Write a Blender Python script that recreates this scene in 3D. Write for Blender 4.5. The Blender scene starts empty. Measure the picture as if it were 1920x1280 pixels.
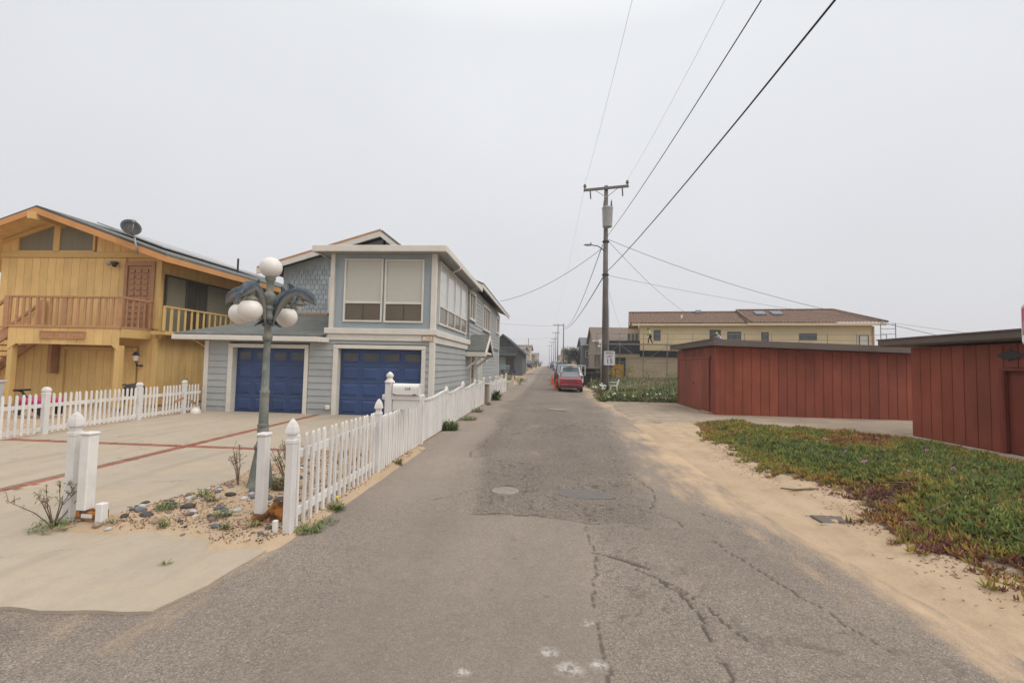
import bpy, bmesh, math, random
import numpy as np
from mathutils import Vector, Matrix

random.seed(7)
RNG = np.random.default_rng(7)
R = math.radians
S = bpy.context.scene
COL = S.collection

# ------------------------------------------------------------------ camera
cam_d = bpy.data.cameras.new('camera')
cam_d.lens = 853.0 / 1920 * 36.0
cam_d.sensor_width = 36.0
cam_d.clip_start = 0.05
cam_d.clip_end = 4000
cam = bpy.data.objects.new('camera', cam_d)
COL.objects.link(cam)
RM = Matrix(((0.99660422, -0.01782539, 0.08038831),
             (0.07935688, -0.05251558, -0.995462),
             (0.02196614, 0.998461, -0.05092268))).to_4x4()
RM.translation = Vector((0, 0, 1.65))
cam.matrix_world = RM
S.camera = cam

# ------------------------------------------------------------------ sky
W = bpy.data.worlds.new('World')
S.world = W
W.use_nodes = True
nt = W.node_tree
nt.nodes.clear()
SUN_EL, SUN_AZ = R(46), R(112)          # compass direction the light comes from (from +Y towards +X)
sky = nt.nodes.new('ShaderNodeTexSky')
sky.sky_type = 'NISHITA'
sky.sun_disc = False
sky.sun_elevation = SUN_EL
sky.sun_rotation = SUN_AZ
sky.air_density = 1.0
sky.dust_density = 4.0
tc = nt.nodes.new('ShaderNodeTexCoord')
sep = nt.nodes.new('ShaderNodeSeparateXYZ')
nt.links.new(tc.outputs['Generated'], sep.inputs[0])
ramp = nt.nodes.new('ShaderNodeValToRGB')          # even cloud deck: a little brighter towards the zenith, as every overcast sky
e = ramp.color_ramp.elements
e[0].position = 0.0
e[0].color = (0.665, 0.66, 0.685, 1)
e[1].position = 1.0
e[1].color = (1.62, 1.62, 1.62, 1)
for p, c in ((0.12, (0.675, 0.675, 0.70, 1)), (0.35, (0.705, 0.715, 0.742, 1)), (0.6, (0.765, 0.78, 0.805, 1))):
    n_ = e.new(p)
    n_.color = c
nt.links.new(sep.outputs['Z'], ramp.inputs[0])
cn = nt.nodes.new('ShaderNodeTexNoise')
cn.inputs['Scale'].default_value = 1.6
cn.inputs['Detail'].default_value = 3
cn.inputs['Roughness'].default_value = 0.45
nt.links.new(tc.outputs['Generated'], cn.inputs['Vector'])
mr = nt.nodes.new('ShaderNodeMapRange')
mr.inputs[3].default_value = 8.6
mr.inputs[4].default_value = 10.9
nt.links.new(cn.outputs[0], mr.inputs[0])
mul = nt.nodes.new('ShaderNodeVectorMath')
mul.operation = 'SCALE'
nt.links.new(ramp.outputs[0], mul.inputs[0])
nt.links.new(mr.outputs[0], mul.inputs['Scale'])
mix = nt.nodes.new('ShaderNodeMix')
mix.data_type = 'RGBA'
mix.inputs[0].default_value = 0.94
nt.links.new(sky.outputs[0], mix.inputs[6])
nt.links.new(mul.outputs[0], mix.inputs[7])
bg = nt.nodes.new('ShaderNodeBackground')
bg.inputs[1].default_value = 0.107
nt.links.new(mix.outputs[2], bg.inputs[0])
wo = nt.nodes.new('ShaderNodeOutputWorld')
nt.links.new(bg.outputs[0], wo.inputs[0])

# ------------------------------------------------------------------ sun behind the cloud
sd = bpy.data.lights.new('sun', 'SUN')
sd.energy = 1.5
sd.angle = R(50)
sd.color = (1.0, 0.965, 0.91)
so = bpy.data.objects.new('sun', sd)
COL.objects.link(so)
dvec = Vector((math.sin(SUN_AZ) * math.cos(SUN_EL), math.cos(SUN_AZ) * math.cos(SUN_EL), math.sin(SUN_EL)))
so.rotation_euler = dvec.to_track_quat('Z', 'Y').to_euler()

S.view_settings.view_transform = 'Standard'
S.view_settings.look = 'None'
S.view_settings.gamma = 1
S.view_settings.exposure = 0.1
S.view_settings.use_curve_mapping = False
S.cycles.max_bounces = 6
S.cycles.diffuse_bounces = 3
S.cycles.use_denoising = True
S.cycles.volume_bounces = 0

# ------------------------------------------------------------------ helpers
def tag(o, label=None, cat=None, group=None, kind=None):
    if label: o['label'] = label
    if cat: o['category'] = cat
    if group: o['group'] = group
    if kind: o['kind'] = kind
    return o

def empty(name, loc, label=None, cat=None, group=None):
    o = bpy.data.objects.new(name, None)
    COL.objects.link(o)
    o.location = loc
    o.empty_display_size = 0.2
    return tag(o, label, cat, group)

def put(o, parent=None):
    COL.objects.link(o)
    if parent is not None:
        o.parent = parent
        o.matrix_parent_inverse = Matrix.Translation(-parent.location)
    return o

def sub(name, loc, parent):
    o = bpy.data.objects.new(name, None)
    o.empty_display_size = .1
    put(o, parent)
    o.location = loc
    return o

class MB:
    """collects faces; build() links them as one mesh object"""
    def __init__(s):
        s.v = []
        s.f = []
    def add(s, vs, fs):
        b = len(s.v)
        s.v += [tuple(p) for p in vs]
        s.f += [tuple(i + b for i in f) for f in fs]
        return s
    def box(s, x0, x1, y0, y1, z0, z1):
        return s.add([(x0, y0, z0), (x1, y0, z0), (x1, y1, z0), (x0, y1, z0), (x0, y0, z1), (x1, y0, z1), (x1, y1, z1), (x0, y1, z1)],
                     [(3, 2, 1, 0), (4, 5, 6, 7), (0, 1, 5, 4), (1, 2, 6, 5), (2, 3, 7, 6), (3, 0, 4, 7)])
    def cbox(s, x0, x1, y0, y1, z0, z1, c=0.006):
        c = min(c, (x1 - x0) * .3, (y1 - y0) * .3, (z1 - z0) * .3)
        vs, idx = [], {}
        for ix, x in enumerate((x0, x1)):
            for iy, y in enumerate((y0, y1)):
                for iz, z in enumerate((z0, z1)):
                    sx, sy, sz = (1 - 2 * ix) * c, (1 - 2 * iy) * c, (1 - 2 * iz) * c
                    for a, p in enumerate(((x, y + sy, z + sz), (x + sx, y, z + sz), (x + sx, y + sy, z))):
                        idx[ix, iy, iz, a] = len(vs)
                        vs.append(p)
        I = idx
        fs = []
        for q in (0, 1):
            fs.append((I[q, 0, 0, 0], I[q, 1, 0, 0], I[q, 1, 1, 0], I[q, 0, 1, 0])[::(-1 if q == 0 else 1)])
            fs.append((I[0, q, 0, 1], I[1, q, 0, 1], I[1, q, 1, 1], I[0, q, 1, 1])[::(1 if q == 0 else -1)])
            fs.append((I[0, 0, q, 2], I[1, 0, q, 2], I[1, 1, q, 2], I[0, 1, q, 2])[::(-1 if q == 0 else 1)])
        for a in (0, 1):
            for b in (0, 1):
                fs.append((I[a, b, 0, 0], I[a, b, 1, 0], I[a, b, 1, 1], I[a, b, 0, 1]))
                fs.append((I[a, 0, b, 0], I[a, 1, b, 0], I[a, 1, b, 2], I[a, 0, b, 2]))
                fs.append((I[0, a, b, 1], I[1, a, b, 1], I[1, a, b, 2], I[0, a, b, 2]))
                for d in (0, 1):
                    fs.append((I[a, b, d, 0], I[a, b, d, 1], I[a, b, d, 2]))
        return s.add(vs, fs)
    def bar(s, p, q, w, h, up=(0, 0, 1)):
        p, q = Vector(p), Vector(q)
        d = (q - p).normalized()
        u = Vector(up)
        a = d.cross(u)
        if a.length < 1e-4:
            a = d.cross(Vector((1, 0, 0)))
        a.normalize()
        b = a.cross(d).normalized()
        vs = []
        for c in (p, q):
            for sx, sz in ((-1, -1), (1, -1), (1, 1), (-1, 1)):
                vs.append(c + a * (sx * w / 2) + b * (sz * h / 2))
        return s.add(vs, [(0, 1, 2, 3), (7, 6, 5, 4), (0, 4, 5, 1), (1, 5, 6, 2), (2, 6, 7, 3), (3, 7, 4, 0)])
    def tube(s, pts, r, n=8, cap=True):
        pts = [Vector(p) for p in pts]
        rs = r if isinstance(r, (list, tuple)) else [r] * len(pts)
        vs = []
        prev = None
        for i, p in enumerate(pts):
            d = (pts[min(i + 1, len(pts) - 1)] - pts[max(i - 1, 0)]).normalized()
            if prev is None:
                a = d.cross(Vector((0, 0, 1)))
                if a.length < 1e-3:
                    a = d.cross(Vector((1, 0, 0)))
            else:
                a = prev - d * prev.dot(d)
            a.normalize()
            prev = a
            b = d.cross(a)
            for k in range(n):
                t = 2 * math.pi * k / n
                vs.append(p + (a * math.cos(t) + b * math.sin(t)) * rs[i])
        fs = []
        for i in range(len(pts) - 1):
            for k in range(n):
                k2 = (k + 1) % n
                fs.append((i * n + k, i * n + k2, (i + 1) * n + k2, (i + 1) * n + k))
        if cap:
            fs.append(tuple(range(n))[::-1])
            fs.append(tuple((len(pts) - 1) * n + k for k in range(n)))
        return s.add(vs, fs)
    def lathe(s, prof, c=(0, 0, 0), n=20, flute=0, flute_d=0.0):
        vs = []
        for r, z in prof:
            for k in range(n):
                t = 2 * math.pi * k / n
                rr = r * (1 - flute_d * (0.5 + 0.5 * math.cos(flute * t))) if flute else r
                vs.append((c[0] + rr * math.cos(t), c[1] + rr * math.sin(t), c[2] + z))
        fs = []
        for i in range(len(prof) - 1):
            for k in range(n):
                k2 = (k + 1) % n
                fs.append((i * n + k, i * n + k2, (i + 1) * n + k2, (i + 1) * n + k))
        fs.append(tuple(range(n))[::-1])
        fs.append(tuple((len(prof) - 1) * n + k for k in range(n)))
        return s.add(vs, fs)
    def prism(s, poly, off):
        """poly: 3D points of a planar outline; off: extrusion vector"""
        n = len(poly)
        vs = [Vector(p) for p in poly] + [Vector(p) + Vector(off) for p in poly]
        fs = [tuple(range(n))[::-1], tuple(range(n, 2 * n))] + [(i, (i + 1) % n, n + (i + 1) % n, n + i) for i in range(n)]
        return s.add(vs, fs)
    def build(s, name, m, parent=None, smooth=False, angle=None):
        me = bpy.data.meshes.new(name)
        me.from_pydata(s.v, [], s.f)
        if smooth:
            me.polygons.foreach_set('use_smooth', [True] * len(me.polygons))
        me.materials.append(m)
        bm = bmesh.new()
        bm.from_mesh(me)
        bmesh.ops.recalc_face_normals(bm, faces=bm.faces)
        bm.to_mesh(me)
        bm.free()
        if smooth and angle:
            me.set_sharp_from_angle(angle=R(angle))
        o = bpy.data.objects.new(name, me)
        return put(o, parent)

def B(name, m, parent, *a, c=0.006):
    return MB().cbox(*a, c=c).build(name, m, parent)

def ref(name, me, parent, loc, rot=None, scale=None):
    """another object that shares mesh data (mesh made round its own origin); loc in world space"""
    o = bpy.data.objects.new(name, me)
    put(o, parent)
    o.location = loc
    if rot: o.rotation_euler = rot
    if scale: o.scale = scale
    return o

def copy_tree(o, parent=None):
    c = o.copy()
    COL.objects.link(c)
    if parent is not None:
        c.parent = parent
    for ch in list(o.children):
        copy_tree(ch, c)
    return c

# value noise for shaping the ground
_T = RNG.random((257, 257))
def vn(x, y, seed=0):
    x = np.asarray(x, float) + seed * 17.31
    y = np.asarray(y, float) + seed * 9.77
    ix = np.floor(x).astype(int)
    iy = np.floor(y).astype(int)
    fx = x - ix
    fy = y - iy
    fx = fx * fx * (3 - 2 * fx)
    fy = fy * fy * (3 - 2 * fy)
    a = _T[ix % 257, iy % 257]
    b = _T[(ix + 1) % 257, iy % 257]
    c = _T[ix % 257, (iy + 1) % 257]
    d = _T[(ix + 1) % 257, (iy + 1) % 257]
    return (a * (1 - fx) + b * fx) * (1 - fy) + (c * (1 - fx) + d * fx) * fy
def fbm(x, y, seed=0, o=4, g=0.5):
    t = 0
    a = 1
    n = 0
    for i in range(o):
        t = t + a * vn(np.asarray(x) * 2 ** i, np.asarray(y) * 2 ** i, seed + i * 3)
        n += a
        a *= g
    return t / n
def sst(a, b, x):
    t = np.clip((np.asarray(x, float) - a) / (b - a), 0, 1)
    return t * t * (3 - 2 * t)
def gz(y):
    """the alley climbs very gently towards its far end"""
    return float(np.interp(y, [-50, 22, 38, 48, 60, 100, 160, 260, 900], [0, 0, .02, .22, .5, .86, 1.06, 1.15, 1.15]))
gzv = np.vectorize(gz)

def grid(name, xs, ys, zf, m, attrs=None, parent=None, keep=None):
    """height field; zf(X, Y) -> Z ; attrs: {name: array}; keep: mask of vertices to keep faces for"""
    X, Y = np.meshgrid(xs, ys)
    Z = zf(X, Y)
    nx, ny = len(xs), len(ys)
    co = np.stack([X, Y, Z], -1).reshape(-1, 3)
    i = np.arange((ny - 1) * (nx - 1))
    r, c = i // (nx - 1), i % (nx - 1)
    a = r * nx + c
    f = np.stack([a, a + 1, a + 1 + nx, a + nx], -1)
    if keep is not None:
        k = keep(X, Y).reshape(-1)
        f = f[k[f].any(1)]
    me = bpy.data.meshes.new(name)
    me.vertices.add(len(co))
    me.vertices.foreach_set('co', co.ravel())
    me.loops.add(len(f) * 4)
    me.loops.foreach_set('vertex_index', f.ravel().astype(np.int32))
    me.polygons.add(len(f))
    me.polygons.foreach_set('loop_start', np.arange(len(f), dtype=np.int32) * 4)
    me.polygons.foreach_set('use_smooth', np.ones(len(f), bool))
    me.update(calc_edges=True)
    for k_, fn in (attrs or {}).items():
        at = me.attributes.new(k_, 'FLOAT', 'POINT')
        at.data.foreach_set('value', np.asarray(fn(X, Y), float).ravel().astype(np.float32))
    me.materials.append(m)
    o = bpy.data.objects.new(name, me)
    return put(o, parent)

def tris_mesh(name, co, faces, m, attrs=None, parent=None, smooth=False):
    """numpy soup: co (N,3), faces (M,k)"""
    me = bpy.data.meshes.new(name)
    me.vertices.add(len(co))
    me.vertices.foreach_set('co', np.asarray(co, np.float32).ravel())
    k = faces.shape[1]
    me.loops.add(len(faces) * k)
    me.loops.foreach_set('vertex_index', faces.ravel().astype(np.int32))
    me.polygons.add(len(faces))
    me.polygons.foreach_set('loop_start', np.arange(len(faces), dtype=np.int32) * k)
    me.polygons.foreach_set('use_smooth', np.full(len(faces), smooth, bool))
    me.update(calc_edges=True)
    for n_, v in (attrs or {}).items():
        at = me.attributes.new(n_, 'FLOAT', 'POINT')
        at.data.foreach_set('value', np.asarray(v, np.float32).ravel())
    me.materials.append(m)
    return put(bpy.data.objects.new(name, me), parent)

# ------------------------------------------------------------------ materials
def srgb(r, g, b):
    f = lambda c: ((c / 255 + .055) / 1.055) ** 2.4 if c > 10 else c / 255 / 12.92
    return (f(r), f(g), f(b))

class NT:
    def __init__(s, name):
        s.m = bpy.data.materials.new(name)
        s.m.use_nodes = True
        s.t = s.m.node_tree
        s.b = s.t.nodes['Principled BSDF']
        s.pos = None
    def n(s, typ, **kw):
        q = s.t.nodes.new('ShaderNode' + typ)
        for k, v in kw.items():
            if k.startswith('i_'):
                q.inputs[int(k[2:])].default_value = v
            else:
                setattr(q, k, v)
        return q
    def l(s, a, b):
        s.t.links.new(a, b)
    def P(s):
        if s.pos is None:
            s.pos = s.n('NewGeometry').outputs['Position']
        return s.pos
    def noise(s, scale, detail=4, rough=.55, vec=None, stretch=None):
        q = s.n('TexNoise')
        q.inputs['Scale'].default_value = scale
        q.inputs['Detail'].default_value = detail
        q.inputs['Roughness'].default_value = rough
        v = vec or s.P()
        if stretch:
            mp = s.n('Mapping')
            mp.inputs['Scale'].default_value = stretch
            s.l(v, mp.inputs[0])
            v = mp.outputs[0]
        s.l(v, q.inputs['Vector'])
        return q.outputs[0]
    def attr(s, name):
        q = s.n('Attribute')
        q.attribute_name = name
        return q.outputs['Fac']
    def rng(s, v, a, b, c=0., d=1.):
        q = s.n('MapRange')
        q.inputs[1].default_value = a
        q.inputs[2].default_value = b
        q.inputs[3].default_value = c
        q.inputs[4].default_value = d
        s.l(v, q.inputs[0])
        return q.outputs[0]
    def mix(s, f, a, b, mode='MIX'):
        q = s.n('Mix')
        q.data_type = 'RGBA'
        q.blend_type = mode
        for i, v in ((0, f), (6, a), (7, b)):
            if isinstance(v, (int, float)):
                q.inputs[i].default_value = v
            elif isinstance(v, tuple):
                q.inputs[i].default_value = (*v[:3], 1)
            else:
                s.l(v, q.inputs[i])
        return q.outputs[2]
    def math(s, op, a, b=None):
        q = s.n('Math')
        q.operation = op
        for i, v in ((0, a), (1, b)):
            if v is None: continue
            if isinstance(v, (int, float)):
                q.inputs[i].default_value = v
            else:
                s.l(v, q.inputs[i])
        return q.outputs[0]
    def out(s, col=None, rough=.7, bump=None, bstr=.3, bdist=.01, spec=.35, metal=0):
        if col is not None:
            if isinstance(col, tuple): s.b.inputs['Base Color'].default_value = (*col[:3], 1)
            else: s.l(col, s.b.inputs['Base Color'])
        if isinstance(rough, (int, float)): s.b.inputs['Roughness'].default_value = rough
        else: s.l(rough, s.b.inputs['Roughness'])
        s.b.inputs['Specular IOR Level'].default_value = spec
        s.b.inputs['Metallic'].default_value = metal
        if bump is not None:
            q = s.n('Bump')
            q.inputs['Strength'].default_value = bstr
            q.inputs['Distance'].default_value = bdist
            s.l(bump, q.inputs['Height'])
            s.l(q.outputs[0], s.b.inputs['Normal'])
        return s.m

def mat(name, col, rough=.7, var=.12, scale=2.0, bump=0., bscale=60, spec=.35, metal=0, rnd=.0, stain=None, st_scale=1.5, st_lo=.55, st_hi=.75, stretch=None, st_amt=.6, st_stretch=None):
    k = NT(name)
    a = tuple(c * (1 - var) for c in col)
    b = tuple(min(1, c * (1 + var)) for c in col)
    c = k.mix(k.rng(k.noise(scale, 5, .6, stretch=stretch), .3, .7), a, b)
    c = k.mix(k.rng(k.noise(scale * 14, 3, .6), .25, .75, 0, .5), c, k.mix(1.0, c, (.86, .86, .86), 'MULTIPLY'))
    if stain:
        c = k.mix(k.rng(k.noise(st_scale, 6, .62, stretch=st_stretch), st_lo, st_hi, 0, st_amt), c, stain)
    if rnd:
        oi = k.n('ObjectInfo')
        f = k.rng(oi.outputs['Random'], 0, 1, 1 - rnd, 1 + rnd)
        q = k.n('VectorMath')
        q.operation = 'SCALE'
        k.l(c, q.inputs[0])
        k.l(f, q.inputs['Scale'])
        c = q.outputs[0]
    return k.out(c, rough, k.noise(bscale, 3) if bump else None, bump, .01, spec, metal)

def glass(name, tint, rough=.06, spec=.5):
    k = NT(name)
    c = k.mix(k.rng(k.noise(.9, 2), .35, .65), tuple(q * .75 for q in tint), tint)
    return k.out(c, rough, k.noise(1.2, 1), .04, .02, spec)

MT = {}
MT['white'] = mat('white_vinyl', (.72, .69, .655), .5, .05, 3, .04, 90, stain=(.40, .34, .26), st_scale=2.6, st_lo=.54, st_hi=.78, st_amt=.42, rnd=.06)
MT['trim'] = mat('cream_painted_trim', (.66, .62, .55), .6, .06, 2.5, .08, 70, stain=(.42, .33, .22), st_scale=1.3, st_lo=.6, st_hi=.82, st_amt=.5, rnd=.03)
MT['siding'] = mat('grey_lap_siding', (.36, .37, .362), .65, .07, 1.6, .15, 55, rnd=.06, stain=(.28, .265, .235), st_scale=.9, st_lo=.5, st_hi=.8, st_amt=.4)
MT['siding_up'] = mat('blue_grey_panel_siding', (.335, .385, .405), .65, .06, 1.4, .1, 50, stain=(.27, .285, .29), st_amt=.4)
MT['shingle_wall'] = mat('blue_grey_wall_shingle', (.37, .41, .42), .75, .1, 3, .2, 60, rnd=.1)
MT['blue'] = mat('blue_door_paint', (.027, .058, .155), .42, .16, 1.2, .04, 40, spec=.5, rnd=.08)
MT['gasket'] = mat('dark_gap', (.02, .02, .022), .8)
MT['asph_shingle'] = None
MT['yellow'] = mat('ochre_board_paint', (.74, .495, .20), .7, .09, 1.2, .15, 45, rnd=.07, stain=(.36, .21, .07), st_scale=1.1, st_lo=.52, st_hi=.8, st_amt=.45, st_stretch=(2, 2, .5))
MT['yellow_trim'] = mat('ochre_trim_paint', (.66, .44, .17), .65, .07, 1.5, .1, 60, rnd=.05, stain=(.38, .25, .1), st_amt=.4)
MT['brown'] = mat('redwood_stain_boards', (.47, .25, .125), .7, .14, 3, .2, 50, rnd=.10, stain=(.2, .1, .045), st_amt=.5)
MT['orange'] = mat('orange_fascia_paint', (.60, .285, .10), .65, .1, 1.5, .1, 50, stain=(.34, .15, .06), st_amt=.4)
MT['door_brown'] = mat('brown_door_paint', (.42, .225, .12), .6, .1, 3, .12, 60)
MT['red'] = mat('barn_red_boards', (.275, .07, .038), .75, .17, 1.1, .25, 40, rnd=.12, stain=(.125, .034, .022), st_scale=.9, st_lo=.45, st_hi=.75, st_amt=.6, st_stretch=(1.5, 1.5, .4))
MT['red_flat'] = mat('red_door_paint', (.19, .042, .024), .6, .1, 1.3, .08, 45)
MT['roof_edge'] = mat('mauve_brown_fascia', (.14, .108, .092), .75, .12, 1.5, .15, 40, stain=(.09, .07, .06), st_amt=.5)
MT['beige'] = mat('beige_stucco', (.70, .56, .33), .85, .06, .6, .35, 28, stain=(.42, .31, .17), st_scale=.5, st_amt=.4)
MT['beige_low'] = mat('tan_stucco', (.55, .44, .285), .85, .08, .6, .35, 28, stain=(.34, .26, .16), st_scale=.6, st_amt=.5)
MT['tar'] = mat('black_building_paper', (.022, .02, .026), .6, .2, 1.5, .3, 12)
MT['metal'] = mat('galvanised_steel', (.36, .36, .37), .42, .15, 4, .1, 60, metal=.6)
MT['dark_metal'] = mat('dark_metal', (.045, .042, .042), .45, .15, 5, .1, 60, metal=.3)
MT['scaff'] = mat('scaffold_tube', (.20, .20, .21), .5, .2, 6, .1, 60, metal=.4, rnd=.1)
MT['plank'] = mat('scaffold_plank', (.30, .225, .14), .8, .2, 4, .2, 50, rnd=.12)
MT['pole'] = mat('weathered_pole_wood', (.155, .135, .12), .85, .25, 1.2, .5, 40, stain=(.24, .14, .075), st_scale=1.1, st_lo=.56, st_hi=.74, st_amt=.5, st_stretch=(4, 4, .35))
MT['cable'] = mat('black_cable', (.035, .035, .042), .6)
MT['thin_wire'] = mat('bare_aluminium_wire', (.42, .42, .44), .5, metal=.3)
MT['insul'] = mat('brown_porcelain', (.10, .075, .065), .3, .1)
MT['trans'] = mat('grey_transformer_paint', (.37, .37, .36), .5, .1, 4, .1, 50, stain=(.2, .15, .1), st_scale=5, st_lo=.6, st_hi=.7)
MT['verdi'] = mat('verdigris_cast_iron', (.135, .15, .14), .6, .2, 7, .3, 60, stain=(.29, .265, .20), st_scale=5, st_lo=.42, st_hi=.62, st_amt=.75)
MT['globe'] = mat('milk_glass_globe', (.74, .69, .64), .35, .04, 3, 0, spec=.45, stain=(.55, .45, .33), st_scale=7, st_lo=.6, st_hi=.85, st_amt=.25)
MT['brick'] = mat('red_paving_brick', (.285, .105, .07), .85, .18, 9, .4, 90, rnd=.16, stain=(.33, .22, .15), st_scale=6, st_lo=.5, st_hi=.75, st_amt=.5)
MT['rust'] = mat('rusted_steel', (.42, .17, .04), .9, .4, 11, .6, 60, stain=(.06, .032, .022), st_scale=14, st_lo=.44, st_hi=.6, st_amt=.9)
MT['blind'] = mat('cream_roller_blind', (.48, .465, .395), .55, .04, .8, .04, 40, spec=.6)
MT['blind2'] = mat('pale_roller_blind', (.52, .53, .51), .5, .06, 1.2, .04, 40, spec=.6)
MT['glass'] = glass('window_glass', (.075, .068, .055))
MT['glass_warm'] = glass('window_glass_warm', (.13, .10, .065), .1)
MT['glass_grey'] = glass('window_glass_grey', (.09, .10, .11))
MT['curtain'] = mat('drawn_curtain', (.21, .195, .135), .55, .1, 2, .2, 8, stretch=(7, 7, .4))
for _m in ('blind', 'blind2'):
    MT[_m].node_tree.nodes['Principled BSDF'].inputs['Coat Weight'].default_value = .75
    MT[_m].node_tree.nodes['Principled BSDF'].inputs['Coat Roughness'].default_value = .04
MT['winframe'] = mat('bronze_window_frame', (.075, .058, .045), .45, .1)
MT['black_plastic'] = mat('black_plastic', (.018, .018, .02), .5)
MT['orange_plastic'] = mat('orange_cone_plastic', (.75, .085, .02), .5, .08, 6)
MT['white_band'] = mat('reflective_white_band', (.8, .8, .8), .4)
MT['rubber'] = mat('tyre_rubber', (.018, .018, .018), .85, .2, 20, .2, 100)
MT['car_red'] = mat('red_car_paint', (.21, .022, .034), .3, .06, 2, 0, spec=.6)
MT['car_white'] = mat('white_car_paint', (.62, .66, .65), .35, .04, 2, 0, spec=.5)
MT['car_dark'] = mat('dark_car_paint', (.03, .032, .045), .35, .04, 2, 0, spec=.5)
MT['car_blue'] = mat('navy_car_paint', (.04, .05, .10), .35, .04, 2, 0, spec=.5)
MT['car_glass'] = glass('car_glass', (.13, .17, .19), .05, .6)
MT['lamp_red'] = mat('red_tail_lamp', (.42, .012, .012), .25, .1, 8, spec=.6)
MT['sign'] = mat('white_sign_face', (.66, .64, .66), .5, .05, 4)
MT['ink'] = mat('black_sign_ink', (.012, .012, .014), .6)
MT['sign_red'] = mat('red_sign_face', (.42, .02, .06), .5, .05, 4)
MT['vest'] = mat('lime_shirt', (.30, .72, .10), .8, .1, 6, .2, 30)
MT['vest2'] = mat('white_shirt', (.5, .55, .6), .8, .1, 6, .2, 30)
MT['trousers'] = mat('dark_trousers', (.02, .02, .024), .85, .15, 6, .2, 30)
MT['skin'] = mat('skin', (.42, .22, .14), .55, .08, 8)
MT['hat'] = mat('dark_cap', (.05, .035, .03), .8)
MT['plastic_white'] = mat('white_garden_plastic', (.72, .72, .69), .5)
MT['grey_house'] = mat('grey_wood_siding', (.115, .125, .13), .8, .14, 1, .2, 30)
MT['teal_house'] = mat('pale_teal_siding', (.20, .27, .27), .8, .1, 1, .2, 30)
MT['mauve_house'] = mat('pinkish_stucco', (.42, .29, .22), .85, .08, 1, .2, 30)
MT['cream_house'] = mat('cream_stucco', (.5, .43, .33), .85, .08, 1, .2, 30)
MT['tan_house'] = mat('tan_brown_siding', (.27, .22, .17), .85, .1, 1, .2, 30)
MT['brown_roof'] = mat('brown_composition_roof', (.17, .125, .095), .9, .16, 2, .4, 25)
MT['grey_roof'] = mat('grey_composition_roof', (.13, .14, .145), .9, .16, 2, .4, 25)
MT['pink_plastic'] = mat('magenta_plastic', (.45, .03, .16), .5, .05)
MT['grey_plastic'] = mat('pale_grey_plastic', (.5, .5, .52), .5, .05)
MT['yellow_door'] = mat('yellow_door_paint', (.62, .33, .015), .5, .06)
MT['concrete_wall'] = mat('pale_concrete', (.45, .40, .32), .9, .12, 2, .3, 30)

def shingle_roof_mat(name, col):
    k = NT(name)
    br = k.n('TexBrick')
    br.inputs['Scale'].default_value = 1
    br.inputs['Mortar Size'].default_value = .012
    br.inputs['Brick Width'].default_value = .3
    br.inputs['Row Height'].default_value = .14
    br.inputs['Color1'].default_value = (.8, .8, .8, 1)
    br.inputs['Color2'].default_value = (1.15, 1.15, 1.15, 1)
    br.inputs['Mortar'].default_value = (.5, .5, .5, 1)
    k.l(k.P(), br.inputs['Vector'])
    c = k.mix(1.0, k.mix(k.rng(k.noise(1.5, 5), .3, .7), tuple(q * .82 for q in col), tuple(q * 1.18 for q in col)), br.outputs[0], 'MULTIPLY')
    c = k.mix(k.rng(k.noise(160, 2), .35, .7, 0, .45), c, tuple(q * 1.8 for q in col))
    return k.out(c, .9, k.noise(120, 3), .5, .006, .2)
MT['asph_shingle'] = shingle_roof_mat('grey_green_asphalt_shingles', (.138, .14, .13))

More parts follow.
